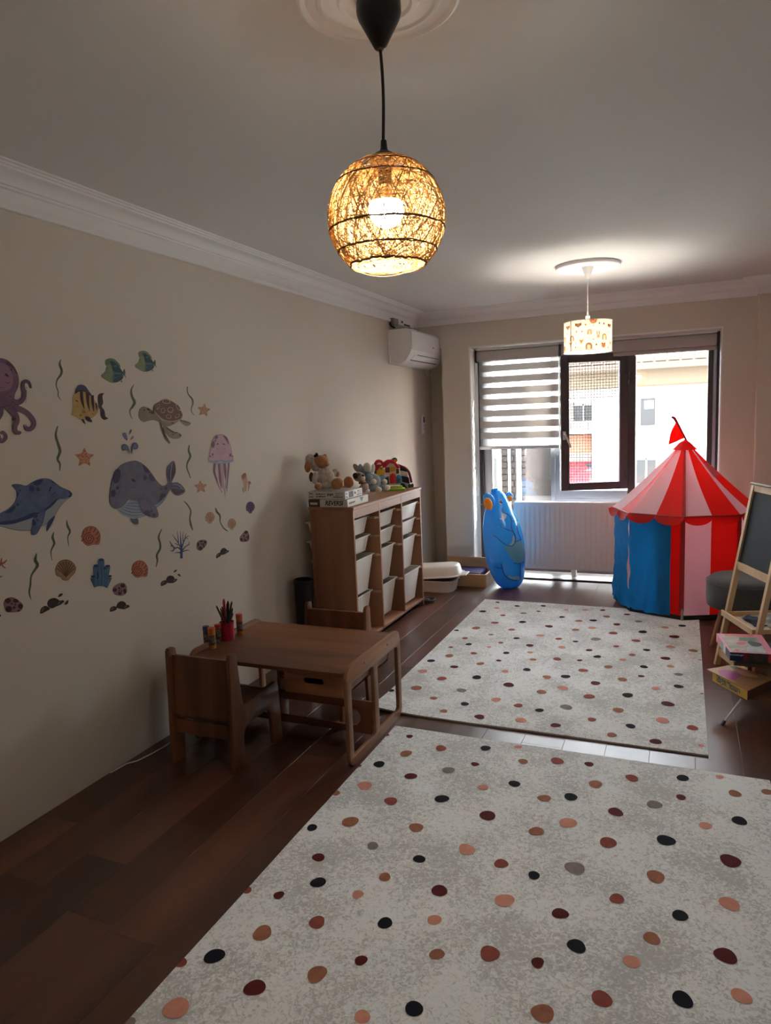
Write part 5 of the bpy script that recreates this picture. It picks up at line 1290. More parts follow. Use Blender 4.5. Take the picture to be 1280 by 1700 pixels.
for k in range(8):          # pole sleeves at the corners and their ends
    m = MB(); a = radians(-90 + 45 * k); tg = Vector((-sin(a), cos(a), 0)); o_ = tv(k, TR + .003, 0) ; out = Vector((cos(a), sin(a), 0))
    A_, B_ = o_ - tg * .026 + Vector((0, 0, BZ + .06)), o_ + tg * .012 + Vector((0, 0, BZ + .06))
    C_, D_ = tv(k, TR + .003, 0) + tg * .012 + Vector((0, 0, EZ)), tv(k, TR + .003, 0) - tg * .020 + Vector((0, 0, EZ))
    if k not in (6, 7): m.slab([A_, B_, C_, D_], out * .006)
    E_ = tv(k, .03, AZ - .02)
    if k == 0: m.slab([tv(k, RR + .004, EZ) - tg * .014, tv(k, RR + .004, EZ) + tg * .014, E_ + tg * .006, E_ - tg * .006], Vector((out.x * .5, out.y * .5, .85)) * .005)
    if m.v: m.build('pole_sleeve', M_trd, tn)
    if k in (6, 7): continue
    MB().tube([tv(k, TR + .004, .010), tv(k, TR + .004, BZ + .075)], .010, 8).build('pole_end', M_greypl, tn)
m = MB(); m.lathe([(0, .010), (TR - .01, .010), (TR - .01, BZ), (TR - .03, BZ + .004), (0, BZ + .004)], 8, TC, M=Matrix.Translation(TC) @ Matrix.Rotation(radians(-90), 4, 'Z') @ Matrix.Translation(-TC)); m.build('groundsheet', M_tblk, tn, smooth=20)
m = MB()
for k in range(8):
    quad_sheet(m, tv(k, TR + .006, .011), tv(k + 1, TR + .006, .011), tv(k + 1, TR + .001, .045), tv(k, TR + .001, .045), 1, 1)
m.build('hem', M_tblk, tn)
m = MB(); n_ = 32; vs = [TC + Vector((0, 0, AZ + .016))]
for i in range(n_):
    a = 2 * pi * i / n_; q = .088 + .010 * abs(sin(a * 4)); vs.append(TC + Vector((q * .45 * cos(a), q * .45 * sin(a), AZ - .012)))
for i in range(n_):
    a = 2 * pi * i / n_; q = .088 + .012 * abs(sin(a * 4)); vs.append(TC + Vector((q * cos(a), q * sin(a), AZ - .068)))
m.add(vs, [[0, 1 + i, 1 + (i + 1) % n_] for i in range(n_)] + [[1 + i, 1 + n_ + i, 1 + n_ + (i + 1) % n_, 1 + (i + 1) % n_] for i in range(n_)]); m.build('roof_cap', M_tr, tn, smooth=60)
DT = depth(TC + Vector((0, 0, AZ)))
fp_ = [atd(1141, 734, DT), atd(1130, 713, DT - .01), atd(1123, 700, DT - .015), atd(1119.5, 694, DT - .02), atd(1115, 692, DT - .02)]
MB().tube(fp_, [.008, .009, .011, .012, .010], 8).build('flag_pole_sleeve', M_trd, tn)
fl_ = [(1122, 701), (1116, 712), (1112.5, 721), (1109.5, 738), (1122, 733), (1136, 726.5), (1130, 715)]
m = MB(); A3 = [atd(u, v, DT - .02 + .012 * sin(i * 1.7)) for i, (u, v) in enumerate(fl_)]; m.slab(A3, _b * .0015); fg = m.build('flag', M_tr, tn, smooth=0)
MB().tube([atd(1109.5, 738, DT - .02), atd(1122, 733, DT - .02), atd(1136, 726.5, DT - .02)], .004, 6).build('flag_hem', M_trd, fg)
MB().tube([atd(1109.5, 738, DT - .02), atd(1108, 746, DT - .02), atd(1106.5, 752, DT - .018)], .001, 5).build('flag_thread', M_greypl, fg)
m = MB()
def rf_pt(k, f, t): return tl(k, f, RR, EZ).lerp(tl(k, f, .012, AZ), t) + Vector((0, 0, .006))
m.slab([rf_pt(1, .02, .48), rf_pt(1, .5, .48), rf_pt(1, .5, .66), rf_pt(1, .02, .66)], (.004, -.006, .008)); m.build('roof_patch', mat('tent_pink_patch', (226, 110, 118), .65, trans=.3), tn)

# ================================================================== UPHOLSTERED STOOL
M_stf = mat('stool_felt', (84, 84, 86), .95, sheen=.3, noise=(120, (66, 66, 68), .2), bump=(260, .35))
M_beech = wood('beech', (196, 150, 116), (168, 122, 90), axis=2, rough=.45, scale=4, stretch=8)
SC_ = Vector((.398, 5.21, 0)); SR = .246
st = thing('upholstered_stool', 'round dark grey felt stool with wooden legs between tent and easel', 'stool', SC_)
MB().lathe([(0, .268), (SR - .03, .268), (SR - .006, .276), (SR, .30), (SR, .425), (SR - .008, .452), (SR - .03, .470), (SR * .6, .480), (0, .482)], 48, SC_).build('seat', M_stf, st, smooth=50)
MB().lathe([(SR + .0006, .437), (SR + .004, .441), (SR + .0006, .445)], 48, SC_).build('seam', M_stf, st)
a0 = atan2(5.105 - SC_.y, .190 - SC_.x); lr = hypot(.190 - SC_.x, 5.105 - SC_.y)
for k in range(4):
    a = a0 + k * pi / 2
    MB().tube([SC_ + Vector((cos(a) * lr, sin(a) * lr, 0)), SC_ + Vector((cos(a) * .155, sin(a) * .155, .272))], [.012, .019], 14).build('leg', M_beech, st)

# ================================================================== CHALKBOARD EASEL
M_pin = wood('easel_pine', (226, 196, 156), (202, 166, 124), axis=2, rough=.5, scale=4, stretch=8)
M_chalk = mat('chalkboard', (34, 39, 46), .75, spec=.25, noise=(5, (48, 55, 64), .25))
EF = Vector((.205, 4.752, 0)); ex_ = Vector((.336, -.942, 0)).normalized(); ey_ = Vector((.942, .336, 0)).normalized()
es = thing('chalkboard_easel', 'pale pine easel with black chalkboard at the right edge', 'easel', EF)
ME = Matrix((ex_, ey_, Vector((0, 0, 1)))).transposed().to_4x4(); ME.translation = EF
EH, EW, LEAN = 1.135, .445, .205
def E3(x, y, z): return ME @ Vector((x, y, z))
def fy(z): return LEAN * z / EH
def by(z): return .53 - (.53 - LEAN - .03) * z / EH
def bar(mb, p0, p1, w, t, wd, td):       # rectangular bar between two points; wd/td width and thickness directions
    wd = Vector(wd); td = Vector(td)
    c = [(-1, -1), (1, -1), (1, 1), (-1, 1)]
    vs = [Vector(p) + wd * (w / 2 * a) + td * (t / 2 * b) for p in (p0, p1) for a, b in c]
    mb.add([ME @ v for v in vs], [[0, 1, 2, 3], [7, 6, 5, 4]] + [[i, (i + 1) % 4, 4 + (i + 1) % 4, 4 + i] for i in range(4)])
for x_ in (.014, EW - .014):
    m = MB(); bar(m, (x_, fy(0), 0), (x_, fy(EH), EH), .028, .030, (1, 0, 0), (0, 1, 0)); m.build('leg', M_pin, es)
    m = MB(); bar(m, (x_, by(0), 0), (x_, by(EH - .01), EH - .01), .028, .030, (1, 0, 0), (0, 1, 0)); m.build('leg', M_pin, es)
for z, h in ((EH - .018, .036), (.640, .046), (.085, .040)):
    m = MB(); bar(m, (.028, fy(z), z), (EW - .028, fy(z), z), h, .022, (0, 0, 1), (0, 1, 0)); m.build('crossbar', M_pin, es)
    m = MB(); bar(m, (.028, by(z), z), (EW - .028, by(z), z), h, .022, (0, 0, 1), (0, 1, 0)); m.build('crossbar', M_pin, es)
for nm, f_, mt in (('chalkboard', fy, M_chalk), ('whiteboard', by, M_whitepl)):
    m = MB(); z0, z1 = .66, EH - .034
    bar(m, (EW / 2, f_(z0), z0), (EW / 2, f_(z1), z1), EW - .056, .006, (1, 0, 0), (0, 1, 0)); m.build(nm, mt, es)
m = MB(); m.tube([E3(.03, LEAN - .03, EH + .014), E3(EW - .03, LEAN - .03, EH + .014)], .008, 10); m.build('paper_roll_rod', mat('rod_brown', (110, 90, 74), .5), es)
tz = .335
m = MB(); bar(m, (.0, fy(tz) - .030, tz), (EW - .02, fy(tz) - .030, tz), .034, .012, (0, 0, 1), (0, 1, 0)); m.build('tray_front', M_pin, es)
m = MB(); bar(m, (.0, by(tz) + .02, tz), (EW - .02, by(tz) + .02, tz), .034, .012, (0, 0, 1), (0, 1, 0)); m.build('tray_back', M_pin, es)
for x_ in (.034, EW - .034):
    m = MB(); bar(m, (x_, fy(tz) - .024, tz), (x_, by(tz) + .014, tz), .012, .026, (1, 0, 0), (0, 0, 1)); m.build('tray_side', M_pin, es)
m = MB(); bar(m, (.040, (fy(tz) + by(tz)) / 2, tz - .012), (EW - .040, (fy(tz) + by(tz)) / 2, tz - .012), by(tz) - fy(tz) + .02, .005, (0, 1, 0), (0, 0, 1)); m.build('tray_floor', mat('tray_board', (190, 176, 156), .6), es)
# what lies in the tray
def cloth_heap(name, label, cx, cy, w, d, h, mt, seed, cat='cloth'):
    m = MB(); n = 16; vs = []
    for j in range(n + 1):
        for i in range(n + 1):
            u, v = i / n * 2 - 1, j / n * 2 - 1; q = max(0, 1 - (u * u * .9 + v * v * .9)) ** .6
            z = h * q * (.75 + .25 * sin(5 * u + seed) * cos(4 * v - seed)) + .002
            vs.append(E3(cx + u * w / 2 * (1 + .1 * sin(3 * v + seed)), cy + v * d / 2 * (1 + .12 * cos(4 * u + seed)), tz - .0085 + z))
    m.add(vs, [[j * (n + 1) + i, j * (n + 1) + i + 1, (j + 1) * (n + 1) + i + 1, (j + 1) * (n + 1) + i] for j in range(n) for i in range(n)])
    b = len(m.v); bl_ = [v - Vector((0, 0, 0)) for v in m.v]; 
    o = m.build(name, mt, None, smooth=80); s_ = o.modifiers.new('t', 'SOLIDIFY'); s_.thickness = .002
    tag(o, label, cat); return o
cloth_heap('cleaning_cloth', 'crumpled grey cloth in the easel tray', .17, .27, .20, .18, .05, mat('grey_cloth', (170, 168, 166), .9), 1.0)
cloth_heap('cleaning_cloth', 'dark navy cloth folded in front of the grey cloth in easel tray', .20, .14, .19, .07, .035, mat('navy_cloth', (52, 60, 80), .9), 2.2)
for i, (a, b) in enumerate(((.31, .13), (.335, .17), (.30, .20))):
    m = MB(); m.ell(E3(a, b, tz + .006), (.014, .016, .014), None, 12, 8); tag(m.build('chalk_ball', mat('chalk_grey', (196, 190, 184), .8)), ['pale round chalk nearest the front rail of the easel tray', 'pale round chalk by the right leg in the easel tray', 'pale round chalk beside the grey cloth in the easel tray'][i], 'chalk')
for i, (a, b) in enumerate(((.36, .09), (.38, .075))):
    m = MB(); m.tube([E3(a, b, tz - .001), E3(a + .012, b + .06, tz - .001)], .006, 8); tag(m.build('chalk_stick', mat('chalk_white', (220, 216, 210), .8)), ['left white chalk stick lying at right front of the easel tray', 'right white chalk stick lying at right front of the easel tray'][i], 'chalk')

# ================================================================== LOW TABLE WITH GAME BOXES AT THE RIGHT EDGE
M_lt = wood('low_table_wood', (126, 90, 66), (96, 66, 48), axis=0, rough=.5, scale=3, stretch=8)
lt = thing('low_table', 'low two-tier brown kids table with thin white splayed legs at the right edge', 'table', (.55, 4.05, 0))
MB().box(.255, .95, 3.93, 4.27, .278, .296, bev=.003).build('upper_board', M_lt, lt)
MB().box(.285, .95, 3.86, 4.20, .128, .142, bev=.003).build('lower_board', M_lt, lt)
M_wl = mat('white_enamel', (226, 222, 216), .4)
for p, q in (((.212, 3.81), (.300, 3.895)), ((.98, 3.80), (.90, 3.90)), ((.98, 4.28), (.90, 4.16)), ((.33, 4.26), (.36, 4.16))):
    MB().tube([(p[0], p[1], .018), (q[0], q[1], .128), (q[0] + (q[0] - p[0]) * .12, q[1], .140)], .0052, 8).build('leg', M_wl, lt)
    MB().tube([(p[0] - (q[0] - p[0]) * .15, p[1] - (q[1] - p[1]) * .15, 0), (p[0], p[1], .020)], .0085, 8).build('foot_cap', M_blackpl, lt)
for y_ in (3.98, 4.18): MB().box(.60 if y_ < 4 else .34, .62 if y_ < 4 else .36, y_ - .01, y_ + .01, .142, .278).build('strut', M_lt, lt)
def qbox(name, label, cat, C4, z0, z1, mt, group=None):
    t = thing(name, label, cat, ((C4[0][0] + C4[2][0]) / 2, (C4[0][1] + C4[2][1]) / 2, z0), 0, group)
    MB().slab([(x_, y_, z0) for x_, y_ in C4], (0, 0, z1 - z0)).build('box', mt, t); return t
G4 = [(.262, 3.92), (.49, 3.945), (.475, 4.24), (.222, 4.22)]
qbox('game_box', 'dark green game box under the pink puzzle box', 'board game', G4, .2965, .324, mat('box_green', (30, 66, 54), .45))
PZ0, PZ1 = .3245, .369
P4 = [(.232, 3.868), (.436, 3.890), (.405, 4.218), (.180, 4.180)]         # FL FR BR BL
pz = qbox('puzzle_box', 'pink puzzle box with garden picture, on top at the right edge', 'puzzle', P4, PZ0, PZ1, mat('box_pink', (226, 134, 160), .35))
def bl2(C4, u, v, z):
    a = Vector(C4[0]).lerp(Vector(C4[1]), u); b = Vector(C4[3]).lerp(Vector(C4[2]), u); p = a.lerp(b, v); return Vector((p.x, p.y, z))
def prt(par, C4, name, mt, pts, z, lay=1):
    P = [bl2(C4, u, v, z + .0004 * lay) for u, v in pts]; m = MB(); m.slab(P, (0, 0, .0003)); return m.build(name, mt, par, smooth=0)
M_gar = mat('print_garden', (134, 140, 116), .35, noise=(16, (196, 176, 168), .18))
M_sky_ = mat('print_skyblue', (150, 176, 178), .35, noise=(22, (210, 206, 206), .2)); M_gr2 = mat('print_leaf', (78, 120, 92), .35, noise=(24, (116, 140, 110), .2)); M_hotp = mat('print_hot_pink', (222, 84, 128), .35); M_coral = mat('print_coral', (224, 96, 88), .35); M_slate2 = mat('print_slate', (62, 68, 82), .35)
prt(pz, P4, 'picture', M_gar, [(.05, .04), (.86, .04), (.84, .86), (.05, .86)], PZ1)
prt(pz, P4, 'title_band', M_coral, [(.16, .88), (.80, .88), (.80, .97), (.16, .97)], PZ1)
prt(pz, P4, 'picture_patch', M_sky_, [(.40, .06), (.84, .06), (.84, .40), (.52, .36), (.44, .22)], PZ1, 2)
prt(pz, P4, 'picture_patch', M_gr2, [(.40, .62), (.80, .64), (.78, .82), (.46, .80)], PZ1, 2)
prt(pz, P4, 'picture_patch', M_hotp, spline2([(.30, .50), (.46, .56), (.52, .50), (.44, .42), (.32, .42)], True, 3), PZ1, 3)
prt(pz, P4, 'picture_patch', M_slate2, spline2([(.58, .60), (.78, .58), (.86, .44), (.72, .34), (.60, .38)], True, 3), PZ1, 3)
prt(pz, P4, 'picture_patch', M_coral, spline2([(.14, .12), (.22, .16), (.24, .08), (.16, .05)], True, 3), PZ1, 3)
fd = (Vector(P4[1]) - Vector(P4[0])).normalized(); fn_ = Vector((fd.y, -fd.x))
def front(u0, u1, z0, z1, name, mt, lay=1):
    a = Vector(P4[0]).lerp(Vector(P4[1]), u0) + fn_ * .0002 * lay; b = Vector(P4[0]).lerp(Vector(P4[1]), u1) + fn_ * .0002 * lay
    MB().slab([(a.x, a.y, z0), (b.x, b.y, z0), (b.x, b.y, z1), (a.x, a.y, z1)], (fn_.x * .0004, fn_.y * .0004, 0)).build(name, mt, pz, smooth=0)
M_nav = mat('print_brand_blue', (22, 38, 92), .35)
front(.0, .30, PZ0, PZ1, 'corner_panel', M_nav); front(.30, .40, PZ0, PZ1, 'red_panel', mat('print_dark_red', (126, 30, 38), .35)); front(.40, .86, PZ0, PZ1, 'picture_strip', mat('print_dim', (84, 70, 66), .4, noise=(50, (50, 40, 42), .2))); front(.86, 1.0, PZ0, PZ1, 'red_panel', mat('print_red', (176, 30, 40), .35))
sd = (Vector(P4[3]) - Vector(P4[0])).normalized(); sn_ = Vector((-sd.y, sd.x))
def side(u0, u1, z0, z1, name, mt):
    a = Vector(P4[0]).lerp(Vector(P4[3]), u0) + sn_ * .0002; b = Vector(P4[0]).lerp(Vector(P4[3]), u1) + sn_ * .0002
    MB().slab([(a.x, a.y, z0), (b.x, b.y, z0), (b.x, b.y, z1), (a.x, a.y, z1)], (sn_.x * .0004, sn_.y * .0004, 0)).build(name, mt, pz, smooth=0)
side(0, .30, PZ0, PZ1, 'corner_panel', M_nav); side(.30, .45, PZ0, PZ1, 'white_panel', M_whitepl); side(.45, .68, PZ0, PZ1, 'picture_strip', M_sky_)
tp_ = Vector(P4[0]).lerp(Vector(P4[1]), .155) + fn_ * .0008
letters('Ravensburger', .0115, frame_m((tp_.x, tp_.y, PZ1 - .013), (fd.x, fd.y, 0), (0, 0, 1)), M_whitepl, pz, bold=.0002)
# yellow card game with its lid ajar
Y4 = [(.312, 3.812), (.440, 4.015), (.275, 4.150), (.160, 4.045)]
YZ0, YZ1 = .1425, .196
yb_ = qbox('card_game', 'yellow card game box lettered along its side, below the puzzle box', 'board game', Y4, YZ0, YZ1 - .004, mat('box_yellow', (226, 184, 40), .4))
LD = [(.314, 3.806), (.446, 4.015), (.262, 4.172), (.132, 4.062)]
M_ltan = mat('lid_tan', (206, 158, 108), .4, noise=(9, (170, 122, 82), .25))
m = MB(); m.slab([(x_, y_, YZ1 - .003) for x_, y_ in LD], (0, 0, .006)); m.build('lid', M_ltan, yb_)
def lpr(mt, pts, lay): prt(yb_, LD, 'lid_picture', mt, pts, YZ1 + .003, lay)
# lid u: from near corner (F) towards R, v: towards L
lpr(mat('print_magenta', (186, 84, 150), .4), spline2([(.10, .45), (.30, .42), (.55, .50), (.60, .72), (.35, .86), (.12, .78)], True, 3), 1)
lpr(M_coral, [(.78, .60), (.97, .30), (.97, .62), (.86, .84)], 1)
lpr(mat('print_peach', (226, 172, 128), .4), spline2([(.62, .30), (.80, .22), (.86, .58), (.68, .66), (.58, .52)], True, 3), 2)
lpr(M_gr2, [(.74, .80), (.96, .70), (.97, .90), (.80, .95)], 1)
# lettering on the yellow side, dark brown panel on the near end
sy = (Vector(Y4[3]) - Vector(Y4[0])); L_y = sy.length; sy.normalize(); ny = Vector((-sy.y, sy.x)); ny = ny if ny.x < 0 else -ny
tpos = Vector(Y4[0]).lerp(Vector(Y4[3]), .54) + ny * .0006
Mt = frame_m((tpos.x, tpos.y, (YZ0 + YZ1) / 2 - .001), (-sy.x, -sy.y, 0), (0, 0, 1))
letters('İlişki Kurma', .036, Mt, M_ink, yb_, name='lettering_outline', bold=.0032, depth=.0003)
letters('İlişki Kurma', .036, Mt @ Matrix.Translation((0, 0, .0005)), mat('ink_cream', (232, 222, 196), .5), yb_, name='lettering', bold=-.0003, depth=.0003)
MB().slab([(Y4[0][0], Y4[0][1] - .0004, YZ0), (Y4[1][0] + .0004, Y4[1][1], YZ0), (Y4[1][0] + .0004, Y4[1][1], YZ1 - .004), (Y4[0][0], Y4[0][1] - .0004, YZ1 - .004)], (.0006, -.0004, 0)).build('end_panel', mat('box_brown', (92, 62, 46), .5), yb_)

# ================================================================== WALL STICKERS (flat prints on the left wall)
DC = {}
def dm(c, c2=None):
    k = (c, c2)
    if k not in DC: DC[k] = mat('sticker_%02x%02x%02x' % c + ('' if not c2 else '_%02x%02x%02x' % c2), c, .6, spec=.3, noise=(26, c2, .22) if c2 else None)
    return DC[k]
LAY = .00035
def decal(label, off, s, layers, group=None, name='wall_sticker', smooth=True):
    """layers: (colour or (colour, colour2), points, curved?) drawn back to front"""
    mb = MB(); mats = []; base = Vector((XL, 0, 0))
    for i, L_ in enumerate(layers):
        col, pts = L_[0], L_[1]; cur = L_[2] if len(L_) > 2 else True
        if isinstance(col[0], tuple): m_ = dm(col[0], col[1])
        else: m_ = dm(col)
        if m_ not in mats: mats.append(m_)
        P = spline2(pts, True, 5) if cur else pts
        W = [onx(off[0] + x_ / s, off[1] + y_ / s, XL) + Vector((.0006 + LAY * (i if i < 6 else 6 + (i - 6) * .25), 0, 0)) for x_, y_ in P]
        # tessellate the outline so any concave shape is filled cleanly
        from mathutils.geometry import tessellate_polygon
        tri = tessellate_polygon([[Vector((w.y, w.z, 0)) for w in W]])
        mb.add(W, [list(t) for t in tri], mats.index(m_))
    c = sum(mb.v, Vector((0, 0, 0))) / len(mb.v)
    # every triangle faces the room
    for k, f in enumerate(mb.f):
        a, b, d = (mb.v[q] for q in f)
        if (b - a).cross(d - a).x < 0: mb.f[k] = f[::-1]
    vs = [v - c for v in mb.v]; me = bpy.data.meshes.new(name); me.from_pydata([tuple(v) for v in vs], [], mb.f)
    for m_ in mats: me.materials.append(m_)
    me.polygons.foreach_set('material_index', mb.m)
    o = bpy.data.objects.new(name, me); COL.objects.link(o); o.location = c
    return tag(o, label, 'wall sticker', group)
def circ2(x_, y_, rx_, ry_=None, n=14, rot=0):
    ry_ = ry_ or rx_; cr, sr = cos(radians(rot)), sin(radians(rot))
    return [(x_ + rx_ * cos(2 * pi * i / n) * cr - ry_ * sin(2 * pi * i / n) * sr, y_ + rx_ * cos(2 * pi * i / n) * sr + ry_ * sin(2 * pi * i / n) * cr) for i in range(n)]
def stroke(pts, w, n=5):
    """tapered brush stroke along a curve; w = widths at the points"""
    P = spline2([(p[0], p[1], q) for p, q in zip(pts, w)], False, n); L_ = []; R_ = []
    for i, p in enumerate(P):
        a = P[max(0, i - 1)]; b = P[min(len(P) - 1, i + 1)]; dx, dy = b[0] - a[0], b[1] - a[1]; l = hypot(dx, dy) or 1
        q = max(.15, p[2]) / 2; L_.append((p[0] - dy / l * q, p[1] + dx / l * q)); R_.append((p[0] + dy / l * q, p[1] - dx / l * q))
    return L_ + R_[::-1]
def S(c, pts, w): return (c, stroke(pts, w), False)
def C(c, *a, **k): return (c, circ2(*a, **k), False)
def grow(pts, k):
    cx = sum(p[0] for p in pts) / len(pts); cy = sum(p[1] for p in pts) / len(pts)
    out = []
    for x_, y_ in pts:
        l = hypot(x_ - cx, y_ - cy); out.append((cx + (x_ - cx) * (l + k) / l, cy + (y_ - cy) * (l + k) / l))
    return out
# ---- octopus
oc, ocd, ocl = ((124, 92, 112), (104, 74, 98)), (70, 40, 62), (140, 108, 126)
head = [(-20, 145), (60, 158), (130, 195), (210, 280), (262, 390), (281, 500), (262, 610), (222, 690), (205, 780), (140, 870), (40, 900), (-20, 905), (-80, 900), (-180, 870), (-245, 780), (-262, 690), (-302, 610), (-321, 500), (-302, 390), (-250, 280), (-170, 195), (-100, 158)]
def ten(pts, w): return [S(ocd, pts, [x_ + 14 for x_ in w]), S(oc, pts, w)]
mir = lambda pts: [(-40 - a, b) for a, b in pts]
t1 = [(150, 780), (215, 830), (290, 830), (350, 780), (372, 690), (352, 600), (355, 530), (400, 500), (450, 530), (478, 610)]; w1 = [90, 80, 70, 62, 56, 52, 46, 40, 32, 16]
t2 = [(120, 830), (230, 910), (350, 960), (440, 1020), (510, 1110), (520, 1190), (470, 1250), (410, 1250), (375, 1185)]; w2 = [100, 86, 74, 66, 60, 58, 52, 42, 18]
t3 = [(60, 850), (150, 930), (230, 1030), (255, 1120), (225, 1210), (235, 1285), (290, 1310), (318, 1290)]; w3 = [110, 96, 84, 74, 66, 56, 42, 22]
t4 = [(-20, 880), (-10, 1000), (-60, 1120), (-50, 1300), (0, 1440), (60, 1430), (85, 1360), (40, 1300), (0, 1320)]; w4 = [110, 96, 80, 60, 52, 46, 40, 34, 18]
lay = ten(mir(t1), w1) + ten(mir(t2), w2) + ten(mir(t3), w3) + ten(t4, w4) + ten(t1, w1) + ten(t2, w2) + ten(t3, w3)
lay += [(ocd, grow(head, 7)), (oc, head), (ocl, [(-140, 240), (-20, 210), (90, 250), (170, 360), (200, 500), (150, 620), (40, 660), (-80, 650), (-180, 560), (-200, 400)]),
        (ocd, [(80, 195), (130, 205), (200, 275), (262, 380), (240, 370), (200, 310), (150, 265), (95, 240)]), C(ocd, 165, 318, 18, 20), C((52, 28, 44), 85, 400, 18, 24, rot=-30), S((52, 28, 44), [(70, 385), (100, 405), (135, 435)], [22, 26, 8]), S((52, 28, 44), [(76, 512), (108, 532), (148, 516)], [8, 10, 6]), S((60, 34, 50), [(-30, 590), (30, 605), (72, 578)], [5, 7, 4]),
        C((52, 28, 44), -120, 400, 18, 24), S((52, 28, 44), [(-116, 516), (-150, 532), (-188, 512)], [8, 10, 6]), C(ocd, 210, 1095, 30, 30), C(ocd, 150, 740, 14, 14)]
for i in range(6): lay.append(S((96, 58, 66), [(392 - i * 2, 590 + i * 44), (404 - i * 2, 600 + i * 44), (404 - i * 3, 625 + i * 44)], [3, 9, 3]))
decal('purple octopus wall sticker cut by the left edge of the picture', (0, 580), 9.446, lay)
# ---- dolphin
db, dbd, dbl = ((92, 108, 140), (74, 88, 122)), (42, 54, 98), (150, 156, 166)
bodyp = [(-160, 1010), (0, 905), (120, 840), (220, 750), (268, 650), (268, 560), (240, 510), (192, 456), (230, 436), (320, 436), (425, 462), (520, 405), (620, 360), (720, 342), (820, 358), (920, 430), (1010, 490), (1110, 530), (1160, 570), (1168, 610), (1140, 650), (1060, 710), (960, 820), (880, 960), (780, 1060), (680, 1110), (560, 1170), (400, 1186), (220, 1170), (60, 1130), (-100, 1080)]
belly = [(-60, 1092), (80, 1096), (220, 1080), (380, 1030), (520, 985), (640, 930), (740, 870), (850, 790), (945, 685), (1050, 672), (1150, 640), (1060, 710), (960, 820), (880, 960), (780, 1060), (680, 1110), (560, 1170), (400, 1184), (220, 1168), (60, 1128)]
fin = [(540, 990), (640, 900), (730, 860), (716, 960), (690, 1060), (650, 1140), (600, 1230), (550, 1258), (510, 1240), (520, 1120)]
decal('blue spotted dolphin wall sticker with pale belly', (0, 760), 9.846, [
    (dbd, [(-330, 800), (-200, 900), (-60, 930), (60, 1000), (-60, 1080), (-200, 1090), (-330, 1180), (-290, 1010)]), (dbd, grow(bodyp, 7)), (db, bodyp), (dbl, belly), (dbd, [(890, 945), (880, 1000), (830, 1100), (770, 1195), (750, 1185), (765, 1090), (800, 1020)]),
    (dbd, [(700, 880), (760, 850), (870, 760), (940, 680), (950, 668), (880, 700), (800, 780), (720, 840)]), (dbd, [(-60, 1084), (80, 1090), (220, 1075), (380, 1025), (520, 975), (640, 900), (520, 900), (380, 960), (200, 1020), (40, 1040)]), (dbd, grow(fin, 6)), (db, fin), C(dbd, 508, 508, 45, 54), C(dbd, 612, 516, 30, 34), (dbd, [(540, 415), (600, 375), (690, 350), (670, 410), (620, 450), (560, 445)]),
    (dbd, [(80, 890), (170, 820), (230, 780), (240, 830), (180, 890), (110, 905)]), C(dbd, 278, 765, 24), C(dbd, 320, 534, 16), (dbd, [(200, 450), (230, 490), (275, 560), (300, 580), (270, 640), (262, 560), (235, 500)]), C(dbd, 575, 950, 28, 34), C(dbd, 600, 1018, 16), (dbd, [(520, 1010), (570, 1040), (575, 1090), (530, 1110)]), (dbd, [(800, 370), (860, 390), (920, 440), (860, 410)]),
    (dbd, [(1090, 530), (1160, 575), (1168, 610), (1140, 640), (1100, 640), (1130, 590)]), S((22, 26, 52), [(822, 475), (808, 510), (790, 556)], [26, 24, 12]), S((22, 26, 52), [(884, 566), (870, 592), (826, 612)], [14, 10, 4])])
# ---- whale
wb_, wbd, wbl = ((112, 108, 124), (96, 92, 110)), (64, 58, 82), (150, 160, 176)
wbody = [(430, 134), (520, 148), (620, 220), (700, 320), (770, 420), (840, 480), (900, 466), (925, 430), (985, 440), (960, 520), (900, 620), (800, 720), (700, 760), (560, 740), (480, 700), (380, 680), (320, 740), (250, 795), (180, 805), (120, 760), (98, 680), (106, 540), (132, 400), (190, 280), (280, 180)]
wbel = [(190, 800), (260, 790), (330, 730), (390, 690), (480, 700), (560, 730), (700, 755), (800, 715), (915, 610), (870, 700), (780, 790), (680, 870), (560, 930), (460, 945), (340, 920), (250, 870)]
wfin = [(510, 690), (600, 670), (660, 710), (740, 780), (778, 860), (775, 915), (730, 930), (650, 910), (590, 870), (540, 790)]
ft1 = [(925, 440), (905, 330), (908, 240), (950, 170), (1005, 134), (1030, 200), (1028, 300), (990, 400), (965, 450)]; ft2 = [(965, 470), (1000, 440), (1060, 440), (1120, 480), (1166, 555), (1110, 605), (1050, 616), (1000, 590), (960, 530)]
lay = [(wbd, grow(wbody, 6)), (wbl, wbel), (wb_, wbody), (wbd, grow(ft1, 5)), (wb_, ft1), (wbd, grow(ft2, 5)), (wb_, ft2), ((74, 52, 66), [(985, 190), (1010, 150), (1028, 230), (1020, 310), (985, 390), (970, 420), (965, 300)]), ((74, 52, 66), [(975, 530), (1050, 528), (1155, 552), (1100, 590), (1030, 600)]), S(wbd, [(950, 430), (940, 320), (960, 190)], [14, 34, 8]), S(wbd, [(975, 490), (1040, 480), (1100, 515)], [16, 30, 6]), S(wbl, [(962, 420), (962, 300), (985, 170)], [4, 10, 4]), S(wbl, [(985, 480), (1050, 470), (1125, 520)], [4, 8, 4])]
for i in range(5): lay.append(S((76, 84, 104), [(225 + i * 30, 828 - i * 28 + i * i * 2), (330 + i * 16, 880 - i * 38), (440 + i * 8, 905 - i * 44), (560, 890 - i * 36)], [3, 7, 7, 4]))
